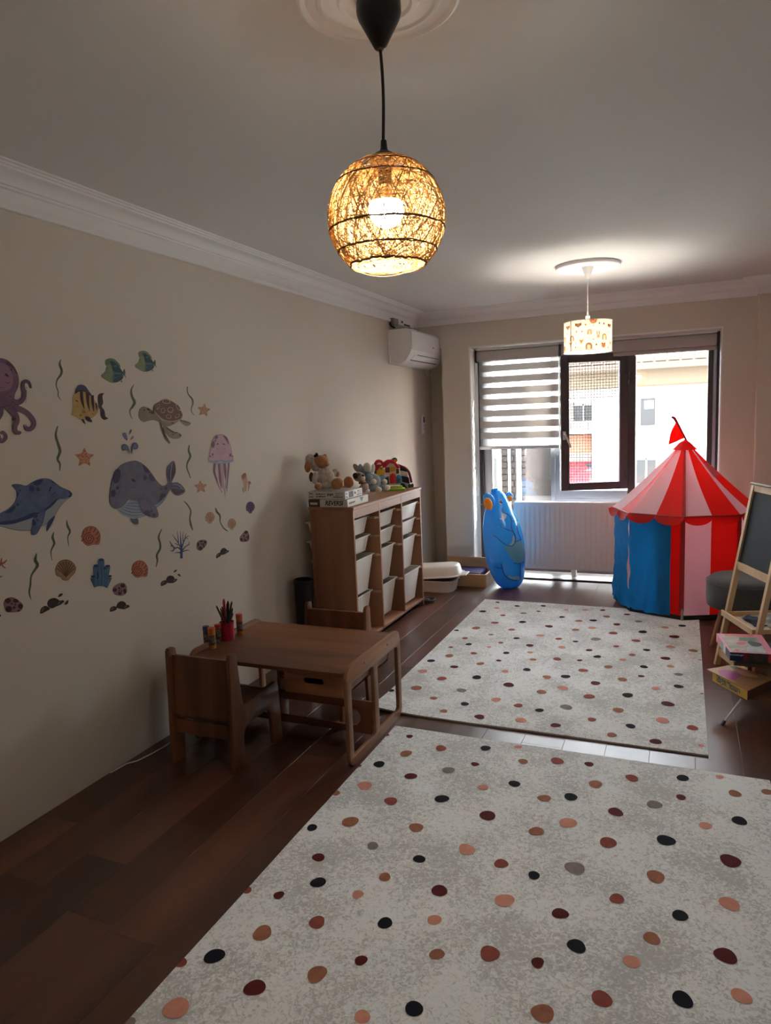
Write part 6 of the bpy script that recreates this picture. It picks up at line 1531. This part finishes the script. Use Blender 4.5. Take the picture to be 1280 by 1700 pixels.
lay += [S((76, 84, 104), [(740, 790), (830, 720), (900, 630)], [3, 5, 3]), (wbd, grow(wfin, 6)), (wb_, wfin), ((90, 92, 118), [(385, 945), (440, 950), (490, 945), (503, 1010), (480, 1030), (430, 1010)]),
        C(wbd, 195, 345, 54, 108, rot=12), C(wbd, 205, 510, 20, 26), C(wbd, 145, 588, 34, 52, rot=8), (wbd, [(560, 180), (620, 225), (662, 285), (630, 298), (585, 270)]), C(wbd, 594, 368, 30, 38), (wbd, [(670, 310), (735, 400), (700, 418), (655, 390), (650, 345)]), C(wbd, 820, 528, 12, 16), C(wbd, 888, 518, 18, 28, rot=10), (wbd, [(810, 610), (860, 590), (890, 610), (850, 660), (800, 700)]), (wbd, [(590, 840), (640, 830), (675, 880), (660, 915), (600, 880)]), C(wbd, 686, 842, 15, 18), C((60, 52, 76), 720, 895, 26, 26), S((40, 34, 56), [(400, 390), (430, 405), (458, 424)], [16, 34, 14]), S((84, 80, 98), [(398, 500), (430, 516), (456, 496)], [5, 9, 5])]
decal('big grey-purple whale wall sticker with striped pale belly', (170, 750), 8.533, lay)
# ---- water drops above the whale
dr = (112, 122, 152); drd = (72, 82, 112)
decal('blue water spout drops wall sticker above the whale', (110, 570), 8.0, [
    (drd, [(745, 1200), (780, 1188), (800, 1220), (808, 1290), (760, 1250)]), (dr, [(752, 1206), (778, 1196), (795, 1228), (798, 1270), (766, 1244)]), (drd, [(866, 1142), (862, 1175), (832, 1212), (840, 1160)]), ((124, 126, 150), [(890, 1228), (886, 1260), (848, 1286), (860, 1245)]),
    (drd, [(728, 1375), (750, 1340), (795, 1345), (826, 1390), (838, 1470), (815, 1425), (780, 1415), (745, 1425)]), (dr, [(738, 1378), (758, 1350), (792, 1356), (814, 1390), (816, 1412), (780, 1404), (750, 1412)]), (drd, [(866, 1470), (852, 1400), (880, 1330), (925, 1322), (950, 1360), (940, 1400), (905, 1410), (880, 1410)]), (dr, [(870, 1410), (888, 1345), (922, 1334), (938, 1362), (930, 1392), (900, 1400)])])
# ---- the two green fish
def greenfish(label, off, s, dx, dy, k):
    T = lambda pts: [(dx + (a - 600) * k, dy + (b - 360) * k) for a, b in pts]
    g, gd, bl, tq = ((134, 142, 104), (118, 128, 96)), (70, 92, 78), (40, 70, 82), (76, 112, 112)
    b = [(465, 435), (515, 380), (530, 330), (548, 290), (600, 262), (660, 280), (710, 330), (752, 400), (752, 450), (720, 490), (660, 515), (600, 518), (540, 490)]
    decal(label, off, s, [(gd, T(grow(b, 5))), (((110, 124, 92), (92, 110, 88)), T([(520, 290), (515, 225), (575, 198), (640, 212), (700, 270), (720, 320), (660, 290), (590, 255), (545, 290)])), (gd, T([(740, 400), (768, 340), (782, 380), (780, 420), (800, 468), (768, 430)])), (g, T(b)), (tq, T([(600, 290), (680, 300), (745, 400), (745, 450), (700, 495), (620, 512), (612, 440), (618, 380)])),
        (bl, T([(570, 245), (620, 240), (680, 290), (752, 400), (700, 390), (620, 370), (600, 300)])), (bl, T([(625, 480), (700, 440), (748, 430), (735, 480), (690, 508), (630, 515)])), (bl, T([(640, 420), (700, 410), (745, 412), (690, 440), (640, 450)])), (tq, T(circ2(645, 300, 22, 12)), False), (gd, T([(712, 510), (740, 490), (735, 520)]), False), S((34, 40, 40), T([(532, 335), (548, 348)]), [10 * k, 7 * k]), S((90, 100, 70), T([(520, 382), (538, 390), (550, 380)]), [3, 5, 3])])
greenfish('larger green fish wall sticker, left of the two', (110, 570), 8.0, 600, 360, 1.0)
greenfish('smaller green fish wall sticker, highest on the wall', (110, 570), 8.0, 1030, 236, .86)
# ---- yellow fish
yl, yd = ((192, 160, 92), (176, 142, 78)), (136, 104, 54)
yb2 = [(75, 915), (88, 840), (85, 740), (110, 670), (170, 610), (240, 600), (310, 660), (360, 740), (400, 810), (425, 845), (410, 910), (360, 970), (280, 1005), (190, 1010), (120, 965), (70, 950)]
pu, pud = (70, 58, 86), (48, 26, 34)
decal('yellow fish wall sticker with dark stripes and purple fin', (110, 570), 8.0, [
    (pud, [(425, 840), (415, 720), (440, 670), (500, 664), (480, 700), (488, 790), (470, 840), (505, 890), (520, 970), (555, 996), (500, 1016), (455, 970), (445, 880)]), (yd, grow(yb2, 5)), (yl, yb2),
    (pud, [(112, 670), (130, 600), (200, 590), (290, 640), (340, 700), (310, 690), (250, 645), (170, 640)]), (pu, [(122, 640), (145, 570), (195, 548), (250, 570), (300, 640), (320, 670), (250, 630), (175, 625)]),
    S(pud, [(195, 635), (200, 720), (215, 800), (240, 878)], [38, 40, 30, 4]), S(pud, [(275, 650), (280, 740), (290, 830), (308, 912)], [46, 40, 24, 4]), S(pud, [(342, 690), (342, 770), (352, 840), (360, 912)], [38, 38, 28, 4]), S(pud, [(388, 790), (396, 840), (400, 890)], [18, 24, 6]),
    (pud, [(240, 985), (270, 968), (310, 990), (340, 1045), (280, 1035)]), (pud, [(196, 1012), (225, 1014), (248, 1072), (215, 1050)]), S((60, 34, 20), [(114, 760), (134, 766), (150, 780)], [8, 16, 6]), S(yd, [(116, 838), (134, 846), (150, 838)], [5, 8, 5]), C(yd, 225, 910, 22), C(yd, 182, 956, 16), C(yd, 345, 940, 10)])
# ---- turtle
tg, tgd, tsh = ((146, 134, 112), (130, 118, 96)), (76, 66, 50), ((116, 82, 70), (98, 68, 58))
shell = [(342, 390), (365, 320), (430, 275), (480, 240), (540, 226), (610, 252), (690, 300), (750, 370), (790, 440), (806, 490), (780, 540), (700, 570), (600, 572), (510, 550), (430, 490), (370, 430)]
rimp = stroke([(348, 420), (400, 480), (480, 550), (570, 585), (680, 585), (780, 548), (806, 500)], [14, 20, 20, 20, 20, 18, 8])
flp = [(430, 590), (470, 620), (500, 740), (560, 850), (610, 930), (590, 945), (540, 890), (490, 780), (450, 670)]
flp2 = [(500, 660), (560, 680), (620, 730), (680, 780), (740, 770), (790, 810), (770, 850), (700, 868), (620, 850), (560, 800), (510, 730)]
flp3 = [(750, 560), (800, 570), (860, 590), (935, 608), (930, 640), (870, 655), (810, 620)]
neck = [(102, 440), (120, 385), (170, 350), (230, 360), (300, 400), (370, 450), (470, 560), (600, 590), (740, 570), (690, 620), (580, 665), (480, 650), (420, 590), (340, 560), (260, 575), (190, 594), (130, 560), (100, 500)]
lay = [(tgd, grow(neck, 5)), (tg, neck)]
for f in (flp, flp2, flp3): lay += [(tgd, grow(f, 5)), (tg, f)]
lay += [S(tgd, [(440, 600), (480, 700), (530, 820), (600, 930)], [12, 22, 26, 10]), S(tgd, [(540, 690), (640, 750), (700, 780)], [14, 26, 10]), C(tgd, 770, 810, 20), C(tgd, 655, 800, 14), C(tgd, 705, 770, 24, 12), S(tgd, [(770, 562), (850, 588), (930, 606)], [8, 20, 10]), ((74, 50, 44), grow(shell, 5)), (tsh, shell), ((172, 152, 128), rimp, False)]
for (a, b, rx_, ry_, ro) in ((490, 410, 36, 44, 0), (610, 400, 48, 48, -20), (580, 510, 48, 34, 20), (720, 500, 46, 28, -40), (735, 360, 24, 62, -32), (410, 345, 22, 50, 20), (540, 265, 70, 34, 6)):
    lay += [C((176, 154, 130), a, b, rx_, ry_, rot=ro), C((84, 56, 48), a, b - 2, rx_ * .72, ry_ * .72, rot=ro), C((122, 88, 74), a, b + 6, rx_ * .4, ry_ * .4, rot=ro)]
lay += [S((40, 36, 30), [(164, 404), (178, 406), (190, 416)], [8, 16, 6]), S((110, 100, 84), [(160, 466), (178, 476), (196, 466)], [3, 5, 3]), C(tgd, 250, 390, 34, 18, rot=35), C(tgd, 318, 440, 26, 30, rot=30), C(tgd, 268, 436, 12, 14), C(tgd, 640, 610, 24, 12), C(tgd, 432, 566, 10)]
decal('brown-shelled sea turtle wall sticker swimming left', (220, 640), 9.846, lay)
# ---- jellyfish
jp, jd, jl = ((196, 158, 166), (184, 144, 156)), (116, 82, 102), (206, 178, 188)
bell = [(352, 165), (410, 185), (455, 250), (485, 340), (500, 430), (512, 480), (480, 500), (350, 500), (220, 500), (195, 480), (210, 430), (225, 350), (250, 250), (295, 185)]
lay = [S(jd, [(282, 530), (275, 640), (310, 760), (345, 850), (378, 910)], [34, 30, 22, 14, 4]), S(jl, [(308, 530), (320, 650), (330, 780), (362, 880)], [24, 26, 20, 6]), S(jd, [(335, 530), (345, 650), (352, 760), (372, 860)], [34, 34, 26, 6]), S(jp, [(362, 530), (372, 660), (384, 790), (410, 900), (410, 975)], [30, 36, 30, 16, 4]), S(jd, [(402, 530), (412, 640), (430, 760), (420, 860)], [36, 36, 26, 6]), S(jl, [(435, 530), (440, 640), (432, 760), (428, 870)], [22, 24, 20, 6]), S(jd, [(458, 530), (450, 640), (440, 760), (434, 900)], [26, 22, 14, 4]),
       ((150, 156, 168), [(205, 500), (350, 520), (500, 490), (515, 510), (470, 528), (350, 540), (240, 532), (200, 520)]), (jd, grow(bell, 4)), (jp, bell), S((134, 142, 158), [(205, 505), (280, 512), (350, 500), (420, 510), (505, 492)], [14, 20, 20, 18, 10]), C(jd, 298, 200, 20, 26, rot=20), C(jd, 285, 245, 10, 14), C(jd, 256, 296, 22, 44, rot=6), S(jd, [(382, 180), (420, 210), (452, 286)], [10, 30, 10]), S((70, 40, 56), [(300, 296), (314, 284), (328, 290)], [8, 14, 6]), S((70, 40, 56), [(380, 284), (394, 288), (408, 300)], [8, 14, 6]), S(jd, [(304, 346), (320, 354), (334, 346)], [3, 5, 3]), S(jd, [(382, 346), (396, 354), (412, 348)], [3, 5, 3]), S(jd, [(340, 404), (360, 416), (382, 404)], [3, 4, 3]), C((92, 58, 78), 248, 422, 10, 16), C((92, 58, 78), 218, 446, 9, 12), C((92, 58, 78), 475, 430, 12, 20), C((92, 58, 78), 504, 446, 8, 12), C((92, 58, 78), 240, 458, 5, 6)]
decal('pink jellyfish wall sticker with trailing tentacles', (320, 700), 7.727, lay)
# ---- starfish
def star(label, off, s, x_, y_, r, rot, c=((198, 142, 110), (184, 124, 94)), d=(150, 90, 66)):
    pts = []
    for i in range(10):
        a = radians(rot + 36 * i - 90); q = r if i % 2 == 0 else r * .52; pts.append((x_ + q * cos(a), y_ + q * sin(a)))
    lay = [(d, grow(pts, r * .05)), (c, pts)]
    for i in range(5):
        a = radians(rot + 72 * i - 90); lay.append(C(d, x_ + r * .72 * cos(a), y_ + r * .72 * sin(a), r * .09)); lay.append(C((120, 66, 50), x_ + r * .42 * cos(a + .3), y_ + r * .42 * sin(a + .3), r * .06))
    lay += [C((120, 66, 50), x_ - r * .2, y_ - r * .12, r * .07), C((120, 66, 50), x_ + r * .2, y_ - r * .12, r * .07), S((120, 66, 50), [(x_ - r * .12, y_ + r * .16), (x_, y_ + r * .22), (x_ + r * .12, y_ + r * .16)], [2, 4, 2])]
    decal(label, off, s, lay)
star('orange starfish wall sticker between the yellow fish and the dolphin', (110, 570), 8.0, 240, 1520, 124, 0)
star('small tan starfish wall sticker right of the turtle', (220, 640), 9.846, 1165, 405, 105, 8, ((190, 146, 112), (176, 132, 100)))
star('small tan starfish wall sticker under the jellyfish tentacles', (320, 700), 7.727, 100, 838, 82, -4, ((194, 152, 114), (182, 136, 104)))
# ---- seaweed strands
sw, swd = ((92, 100, 70), (78, 86, 60)), (66, 72, 48)
def weed(label, off, s, pts, w): decal(label, off, s, [S(swd, pts, [x_ + 3 for x_ in w]), S(sw, pts, w)])
weed('seaweed strand wall sticker between octopus and yellow fish', (0, 580), 9.446, [(955, 155), (935, 230), (965, 330), (950, 400), (895, 480), (880, 570), (910, 660), (910, 730), (958, 800)], [6, 30, 36, 34, 22, 14, 14, 12, 4])
weed('seaweed strand wall sticker above the dolphin, left of the orange starfish', (0, 560), 3.54, [(338, 522), (327, 575), (342, 630), (352, 670), (338, 715), (352, 745), (350, 785)], [3, 10, 13, 14, 11, 8, 2])
weed('seaweed strand wall sticker between yellow fish and turtle', (110, 570), 8.0, [(895, 550), (862, 620), (870, 700), (905, 780), (880, 840), (845, 890), (850, 950), (875, 1003)], [6, 20, 30, 36, 30, 14, 10, 4])
weed('seaweed strand wall sticker between turtle and its small starfish', (220, 640), 9.846, [(898, 20), (892, 80), (915, 150), (972, 220), (985, 290), (962, 370), (965, 430), (1010, 488)], [16, 14, 18, 26, 24, 14, 12, 3])
weed('seaweed strand wall sticker between whale tail and jellyfish', (170, 560), 3.5407, [(511, 632), (506, 665), (516, 700), (500, 735), (496, 765), (508, 800), (518, 828)], [3, 8, 10, 7, 5, 4, 2])
weed('seaweed strand wall sticker right of the whale, lower', (200, 830), 5.565, [(586, 12), (615, 40), (648, 100), (640, 170), (650, 230), (668, 282)], [5, 9, 11, 11, 16, 4])
weed('seaweed strand wall sticker between the two pale pink shells', (200, 830), 5.565, [(877, 72), (890, 110), (918, 145), (920, 200), (945, 250), (970, 275), (992, 290)], [4, 16, 12, 6, 7, 8, 3])
weed('seaweed strand wall sticker left of the blue branch coral', (200, 830), 5.565, [(380, 268), (352, 340), (365, 400), (365, 450), (335, 510), (340, 560), (328, 620)], [4, 13, 16, 16, 16, 12, 3])
weed('short seaweed strand wall sticker under the dolphin snout, right one', (0, 860), 5.565, [(615, 18), (622, 70), (645, 125), (625, 180), (635, 265)], [4, 18, 16, 8, 2])
weed('short seaweed strand wall sticker under the dolphin fin, left one', (0, 860), 5.565, [(496, 130), (485, 180), (500, 235), (470, 310), (480, 390)], [4, 20, 18, 8, 2])
weed('long seaweed strand wall sticker above the dark stones at left', (0, 860), 5.565, [(337, 325), (325, 390), (345, 440), (290, 530), (280, 620), (270, 690), (288, 755)], [4, 24, 24, 14, 14, 12, 2])
# ---- spiral shells
def snail(label, off, s, x_, y_, r):
    c, d = ((190, 118, 88), (178, 100, 74)), (116, 52, 36)
    b = [(x_ - r * .98, y_ + .1 * r), (x_ - r * .85, y_ - r * .6), (x_ - r * .25, y_ - r * 1.0), (x_ + r * .45, y_ - r * .9), (x_ + r * .95, y_ - r * .25), (x_ + r * .98, y_ + r * .5), (x_ + r * .8, y_ + r * .95), (x_ + r * .2, y_ + r * .95), (x_ - r * .35, y_ + r * 1.08), (x_ - r * .8, y_ + r * .75)]
    lay = [(d, grow(b, r * .05)), (c, b)]
    cx, cy = x_ - r * .22, y_ + r * .32
    sp_ = []; 
    for i in range(30):
        a = i / 29 * 2 * pi * 2.6; q = r * (.06 + .60 * i / 29); sp_.append((cx + q * cos(a + 1.2), cy + q * sin(a + 1.2)))
    lay.append(S(d, sp_, [r * .11] * 30))
    for i in range(9):
        a = radians(-200 + i * 28); q0, q1 = r * .74, r * 1.02
        lay.append(S(d, [(cx + q0 * cos(a), cy + q0 * sin(a) * 1.05), (cx + (q0 + q1) / 2 * cos(a + .08), cy + (q0 + q1) / 2 * sin(a + .08) * 1.1), (x_ + r * .93 * cos(a), y_ + r * .95 * sin(a))], [r * .05, r * .10, r * .10]))
    decal(label, off, s, lay)
snail('orange spiral shell wall sticker below the starfish, under the dolphin nose', (0, 860), 5.565, 840, 163, 83)
snail('orange spiral shell wall sticker below the whale', (200, 830), 5.565, 178, 636, 72)
# ---- fan shells
def fan(label, off, s, x_, y_, rx_, ry_, c, d, n=9):
    b = [(x_, y_ - ry_), (x_ + rx_ * .6, y_ - ry_ * .8), (x_ + rx_ * .98, y_ - ry_ * .2), (x_ + rx_ * .8, y_ + ry_ * .35), (x_ + rx_ * .45, y_ + ry_ * .7), (x_ + rx_ * .25, y_ + ry_ * .98), (x_ - rx_ * .25, y_ + ry_ * .98), (x_ - rx_ * .5, y_ + ry_ * .7), (x_ - rx_ * .9, y_ + ry_ * .5), (x_ - rx_ * .98, y_ - ry_ * .15), (x_ - rx_ * .6, y_ - ry_ * .8)]
    lay = [(d, grow(b, rx_ * .05)), (c, b)]
    for i in range(n):
        a = radians(-168 + 156 * i / (n - 1)); lay.append(S(d, [(x_, y_ + ry_ * .72), (x_ + rx_ * .5 * cos(a), y_ + ry_ * .25 + ry_ * .6 * sin(a)), (x_ + rx_ * .92 * cos(a), y_ + ry_ * .02 + ry_ * .9 * sin(a))], [rx_ * .04, rx_ * .09, rx_ * .08]))
    decal(label, off, s, lay)
fan('tan scallop shell wall sticker left of the blue tube coral', (0, 860), 5.565, 606, 480, 94, 92, ((168, 134, 100), (152, 116, 84)), (108, 76, 50))
fan('pale pink shell wall sticker under the jellyfish, left of a seaweed strand', (320, 700), 7.727, 220, 1233, 58, 72, ((192, 156, 130), (180, 142, 116)), (140, 100, 78), 5)
fan('pale pink shell wall sticker right of a thin seaweed strand, above spotted pebble', (320, 700), 7.727, 501, 1314, 53, 68, ((190, 156, 128), (178, 142, 114)), (138, 100, 76), 5)
fan('violet shell wall sticker at the right end of the sea mural', (320, 700), 7.727, 738, 1100, 55, 73, ((106, 84, 122), (90, 68, 106)), (58, 42, 72), 6)
# ---- corals
tb_, tbd = ((84, 118, 150), (68, 100, 134)), (38, 62, 92)
lay = []
for pts, w in (([(855, 550), (890, 635)], [44, 40]), ([(1010, 545), (970, 640)], [44, 34]), ([(990, 450), (955, 630)], [48, 46]), ([(882, 445), (900, 630)], [48, 60]), ([(965, 475), (950, 630)], [36, 40]), ([(930, 390), (932, 630)], [54, 60])):
    lay += [S(tbd, pts, [x_ + 6 for x_ in w]), S(tb_, pts, w)]
for (a, b, q) in ((855, 540, 21), (1010, 536, 20), (990, 444, 24), (882, 440, 24), (965, 466, 18), (930, 386, 26)): lay.append(C(tbd, a, b, q, q * .5))
lay += [S(tbd, [(895, 500), (900, 540), (890, 560)], [14, 20, 10]), S(tbd, [(930, 430), (935, 540), (930, 630)], [4, 6, 4])]
decal('blue tube coral wall sticker under the whale', (0, 860), 5.565, lay)
bc = (62, 86, 120); bcd = (58, 66, 76)
br = [([(562, 540), (562, 450), (556, 380), (552, 290)], [24, 20, 12, 3]), ([(560, 460), (530, 440), (495, 440), (450, 378)], [16, 12, 12, 5]), ([(556, 440), (535, 400), (530, 340), (522, 288)], [12, 9, 7, 3]), ([(535, 400), (505, 360), (478, 320)], [9, 8, 4]), ([(565, 440), (580, 390), (600, 350), (630, 330)], [12, 10, 8, 3]), ([(565, 470), (600, 430), (638, 408)], [12, 9, 3]), ([(578, 395), (572, 340), (578, 288)], [9, 7, 3]), ([(590, 370), (596, 330), (604, 308)], [7, 6, 3]), ([(562, 480), (600, 466), (632, 466)], [12, 9, 4]), ([(562, 492), (530, 484), (498, 492)], [12, 9, 4]), ([(500, 440), (480, 470), (458, 468)], [11, 8, 4]), ([(470, 410), (468, 425), (455, 425)], [8, 6, 3]), ([(530, 420), (510, 405), (495, 402)], [8, 6, 3]), ([(612, 425), (630, 400), (630, 380)], [7, 5, 3]), ([(600, 350), (622, 360)], [6, 3])]
decal('blue branching coral wall sticker right of a seaweed strand', (200, 830), 5.565, [S(bc, p, w) for p, w in br])
oc2 = ((176, 108, 84), (160, 90, 70))
decal('orange branch coral wall sticker cut by the picture edge at left', (0, 860), 5.565, [S((160, 92, 70), p, w) for p, w in (([(-90, 560), (-60, 480), (0, 430), (40, 410), (62, 385)], [40, 34, 24, 16, 10]), ([(0, 435), (10, 400), (14, 370)], [18, 14, 10]), ([(10, 425), (30, 450), (50, 462)], [14, 12, 10]), ([(-60, 520), (-20, 545), (18, 535)], [24, 18, 10]), ([(-80, 500), (-110, 430), (-130, 380)], [30, 20, 10]))])
decal('peach tube sponge wall sticker right of the jellyfish', (320, 700), 7.727, [S((146, 104, 78), [(655, 690), (672, 780), (672, 895)], [66, 48, 14]), S(((190, 152, 112), (176, 136, 98)), [(660, 700), (674, 790), (672, 890)], [54, 40, 10]), C((150, 96, 76), 655, 700, 26, 46, rot=25), C((120, 72, 58), 655, 690, 18, 32, rot=25), S((172, 134, 98), [(724, 780), (718, 830), (712, 885)], [26, 18, 8]), C((142, 94, 74), 724, 782, 17, 22, rot=-30), S((146, 112, 82), [(638, 842), (642, 880), (646, 915)], [10, 14, 4])])
# ---- spotted stones
def stone(label, off, s, pts, spots):
    c, d = ((146, 112, 118), (130, 98, 106)), (62, 30, 32)
    decal(label, off, s, [(d, grow(pts, 3)), (c, pts)] + [C((70, 34, 36), *q) for q in spots])
stone('spotted pink stone wall sticker at far left below the coral', (0, 860), 5.565, [(36, 800), (48, 755), (95, 735), (140, 745), (200, 790), (205, 830), (175, 862), (110, 868), (60, 862)], [(72, 765, 28, 24), (142, 765, 26, 18), (185, 815, 22, 24), (78, 840, 30, 28), (126, 828, 14, 12), (104, 792, 10), (136, 800, 8), (168, 855, 14, 9)])
stone('spotted pink stone wall sticker above a small dark rock, right of tube coral', (0, 860), 5.565, [(1042, 665), (1060, 630), (1110, 605), (1150, 608), (1168, 650), (1160, 695), (1120, 714), (1065, 705)], [(1132, 625, 22, 18), (1060, 665, 18, 16), (1104, 695, 18, 14), (1150, 675, 14, 22), (1098, 650, 10), (1120, 672, 7), (1096, 672, 6)])
stone('spotted stone wall sticker right of the blue branching coral', (200, 830), 5.565, [(705, 420), (718, 385), (755, 372), (790, 378), (792, 410), (765, 445), (735, 465), (708, 450)], [(745, 382, 16, 8), (780, 390, 12, 14), (716, 412, 10, 20), (736, 446, 18, 16), (760, 410, 9), (742, 405, 6), (766, 428, 7)])
stone('spotted stone wall sticker lowest right, below the violet shell', (200, 830), 5.565, [(1104, 350), (1120, 325), (1150, 290), (1172, 290), (1185, 330), (1180, 372), (1150, 384), (1112, 380)], [(1158, 300, 16, 14), (1115, 366, 14, 14), (1150, 372, 16, 10), (1178, 345, 8, 22), (1136, 332, 8), (1160, 345, 6), (1140, 352, 6)])
# ---- dark rock piles
def rocks(label, off, s, shapes, hl):
    lay = []
    for p in shapes: lay.append(((56, 42, 36), p))
    for p in hl: lay.append(((112, 98, 88), p))
    decal(label, off, s, lay)
rocks('dark brown rock pile wall sticker with two chips, at left', (0, 860), 5.565, [[(374, 884), (376, 840), (410, 812), (440, 818), (460, 840), (430, 860)], [(435, 800), (450, 755), (500, 738), (540, 755), (552, 775), (520, 815), (470, 835)], [(515, 815), (530, 775), (570, 760), (592, 768), (560, 798)], [(534, 730), (548, 702), (578, 698), (566, 720)], [(592, 802), (608, 770), (628, 758), (624, 790)]], [[(380, 870), (384, 842), (404, 826), (400, 846)], [(526, 798), (540, 776), (554, 772), (544, 790)]])
rocks('small dark brown rock pile wall sticker below a spotted stone', (0, 860), 5.565, [[(1016, 866), (1020, 830), (1050, 814), (1078, 824), (1070, 850)], [(1074, 826), (1088, 785), (1120, 768), (1155, 780), (1162, 810), (1130, 840)], [(1132, 844), (1145, 810), (1180, 802), (1196, 818), (1170, 834)]], [[(1022, 852), (1028, 832), (1046, 822), (1040, 840)], [(1146, 828), (1156, 812), (1168, 810), (1160, 824)]])
rocks('dark brown rock pile wall sticker with two chips, below branching coral', (200, 830), 5.565, [[(374, 794), (376, 760), (405, 742), (428, 752), (425, 774), (400, 788)], [(420, 758), (428, 715), (460, 698), (494, 712), (495, 740), (465, 768)], [(472, 768), (482, 738), (510, 728), (524, 736), (500, 760)], [(490, 670), (498, 650), (520, 646), (510, 662)], [(524, 690), (540, 684), (556, 704), (538, 702)]], [[(380, 780), (384, 762), (400, 750), (398, 766)], [(484, 752), (492, 738), (504, 736), (496, 750)]])
rocks('small dark rock pile wall sticker at right, above the table', (200, 830), 5.565, [[(884, 538), (886, 508), (910, 488), (930, 494), (926, 514), (902, 532)], [(920, 500), (926, 462), (952, 443), (980, 458), (980, 480), (950, 506)], [(955, 502), (966, 474), (988, 464), (1002, 472), (982, 490)]], [[(890, 524), (894, 506), (908, 496), (906, 510)], [(966, 486), (974, 472), (984, 470), (976, 482)]])
rocks('dark brown rock sticker fragment at the left picture edge', (0, 860), 5.565, [[(-120, 930), (-90, 880), (-40, 870), (0, 890), (8, 905), (-30, 930)], [(-60, 880), (-40, 830), (-10, 835), (-5, 880)]], [[(-105, 918), (-92, 890), (-76, 884), (-84, 904)]])
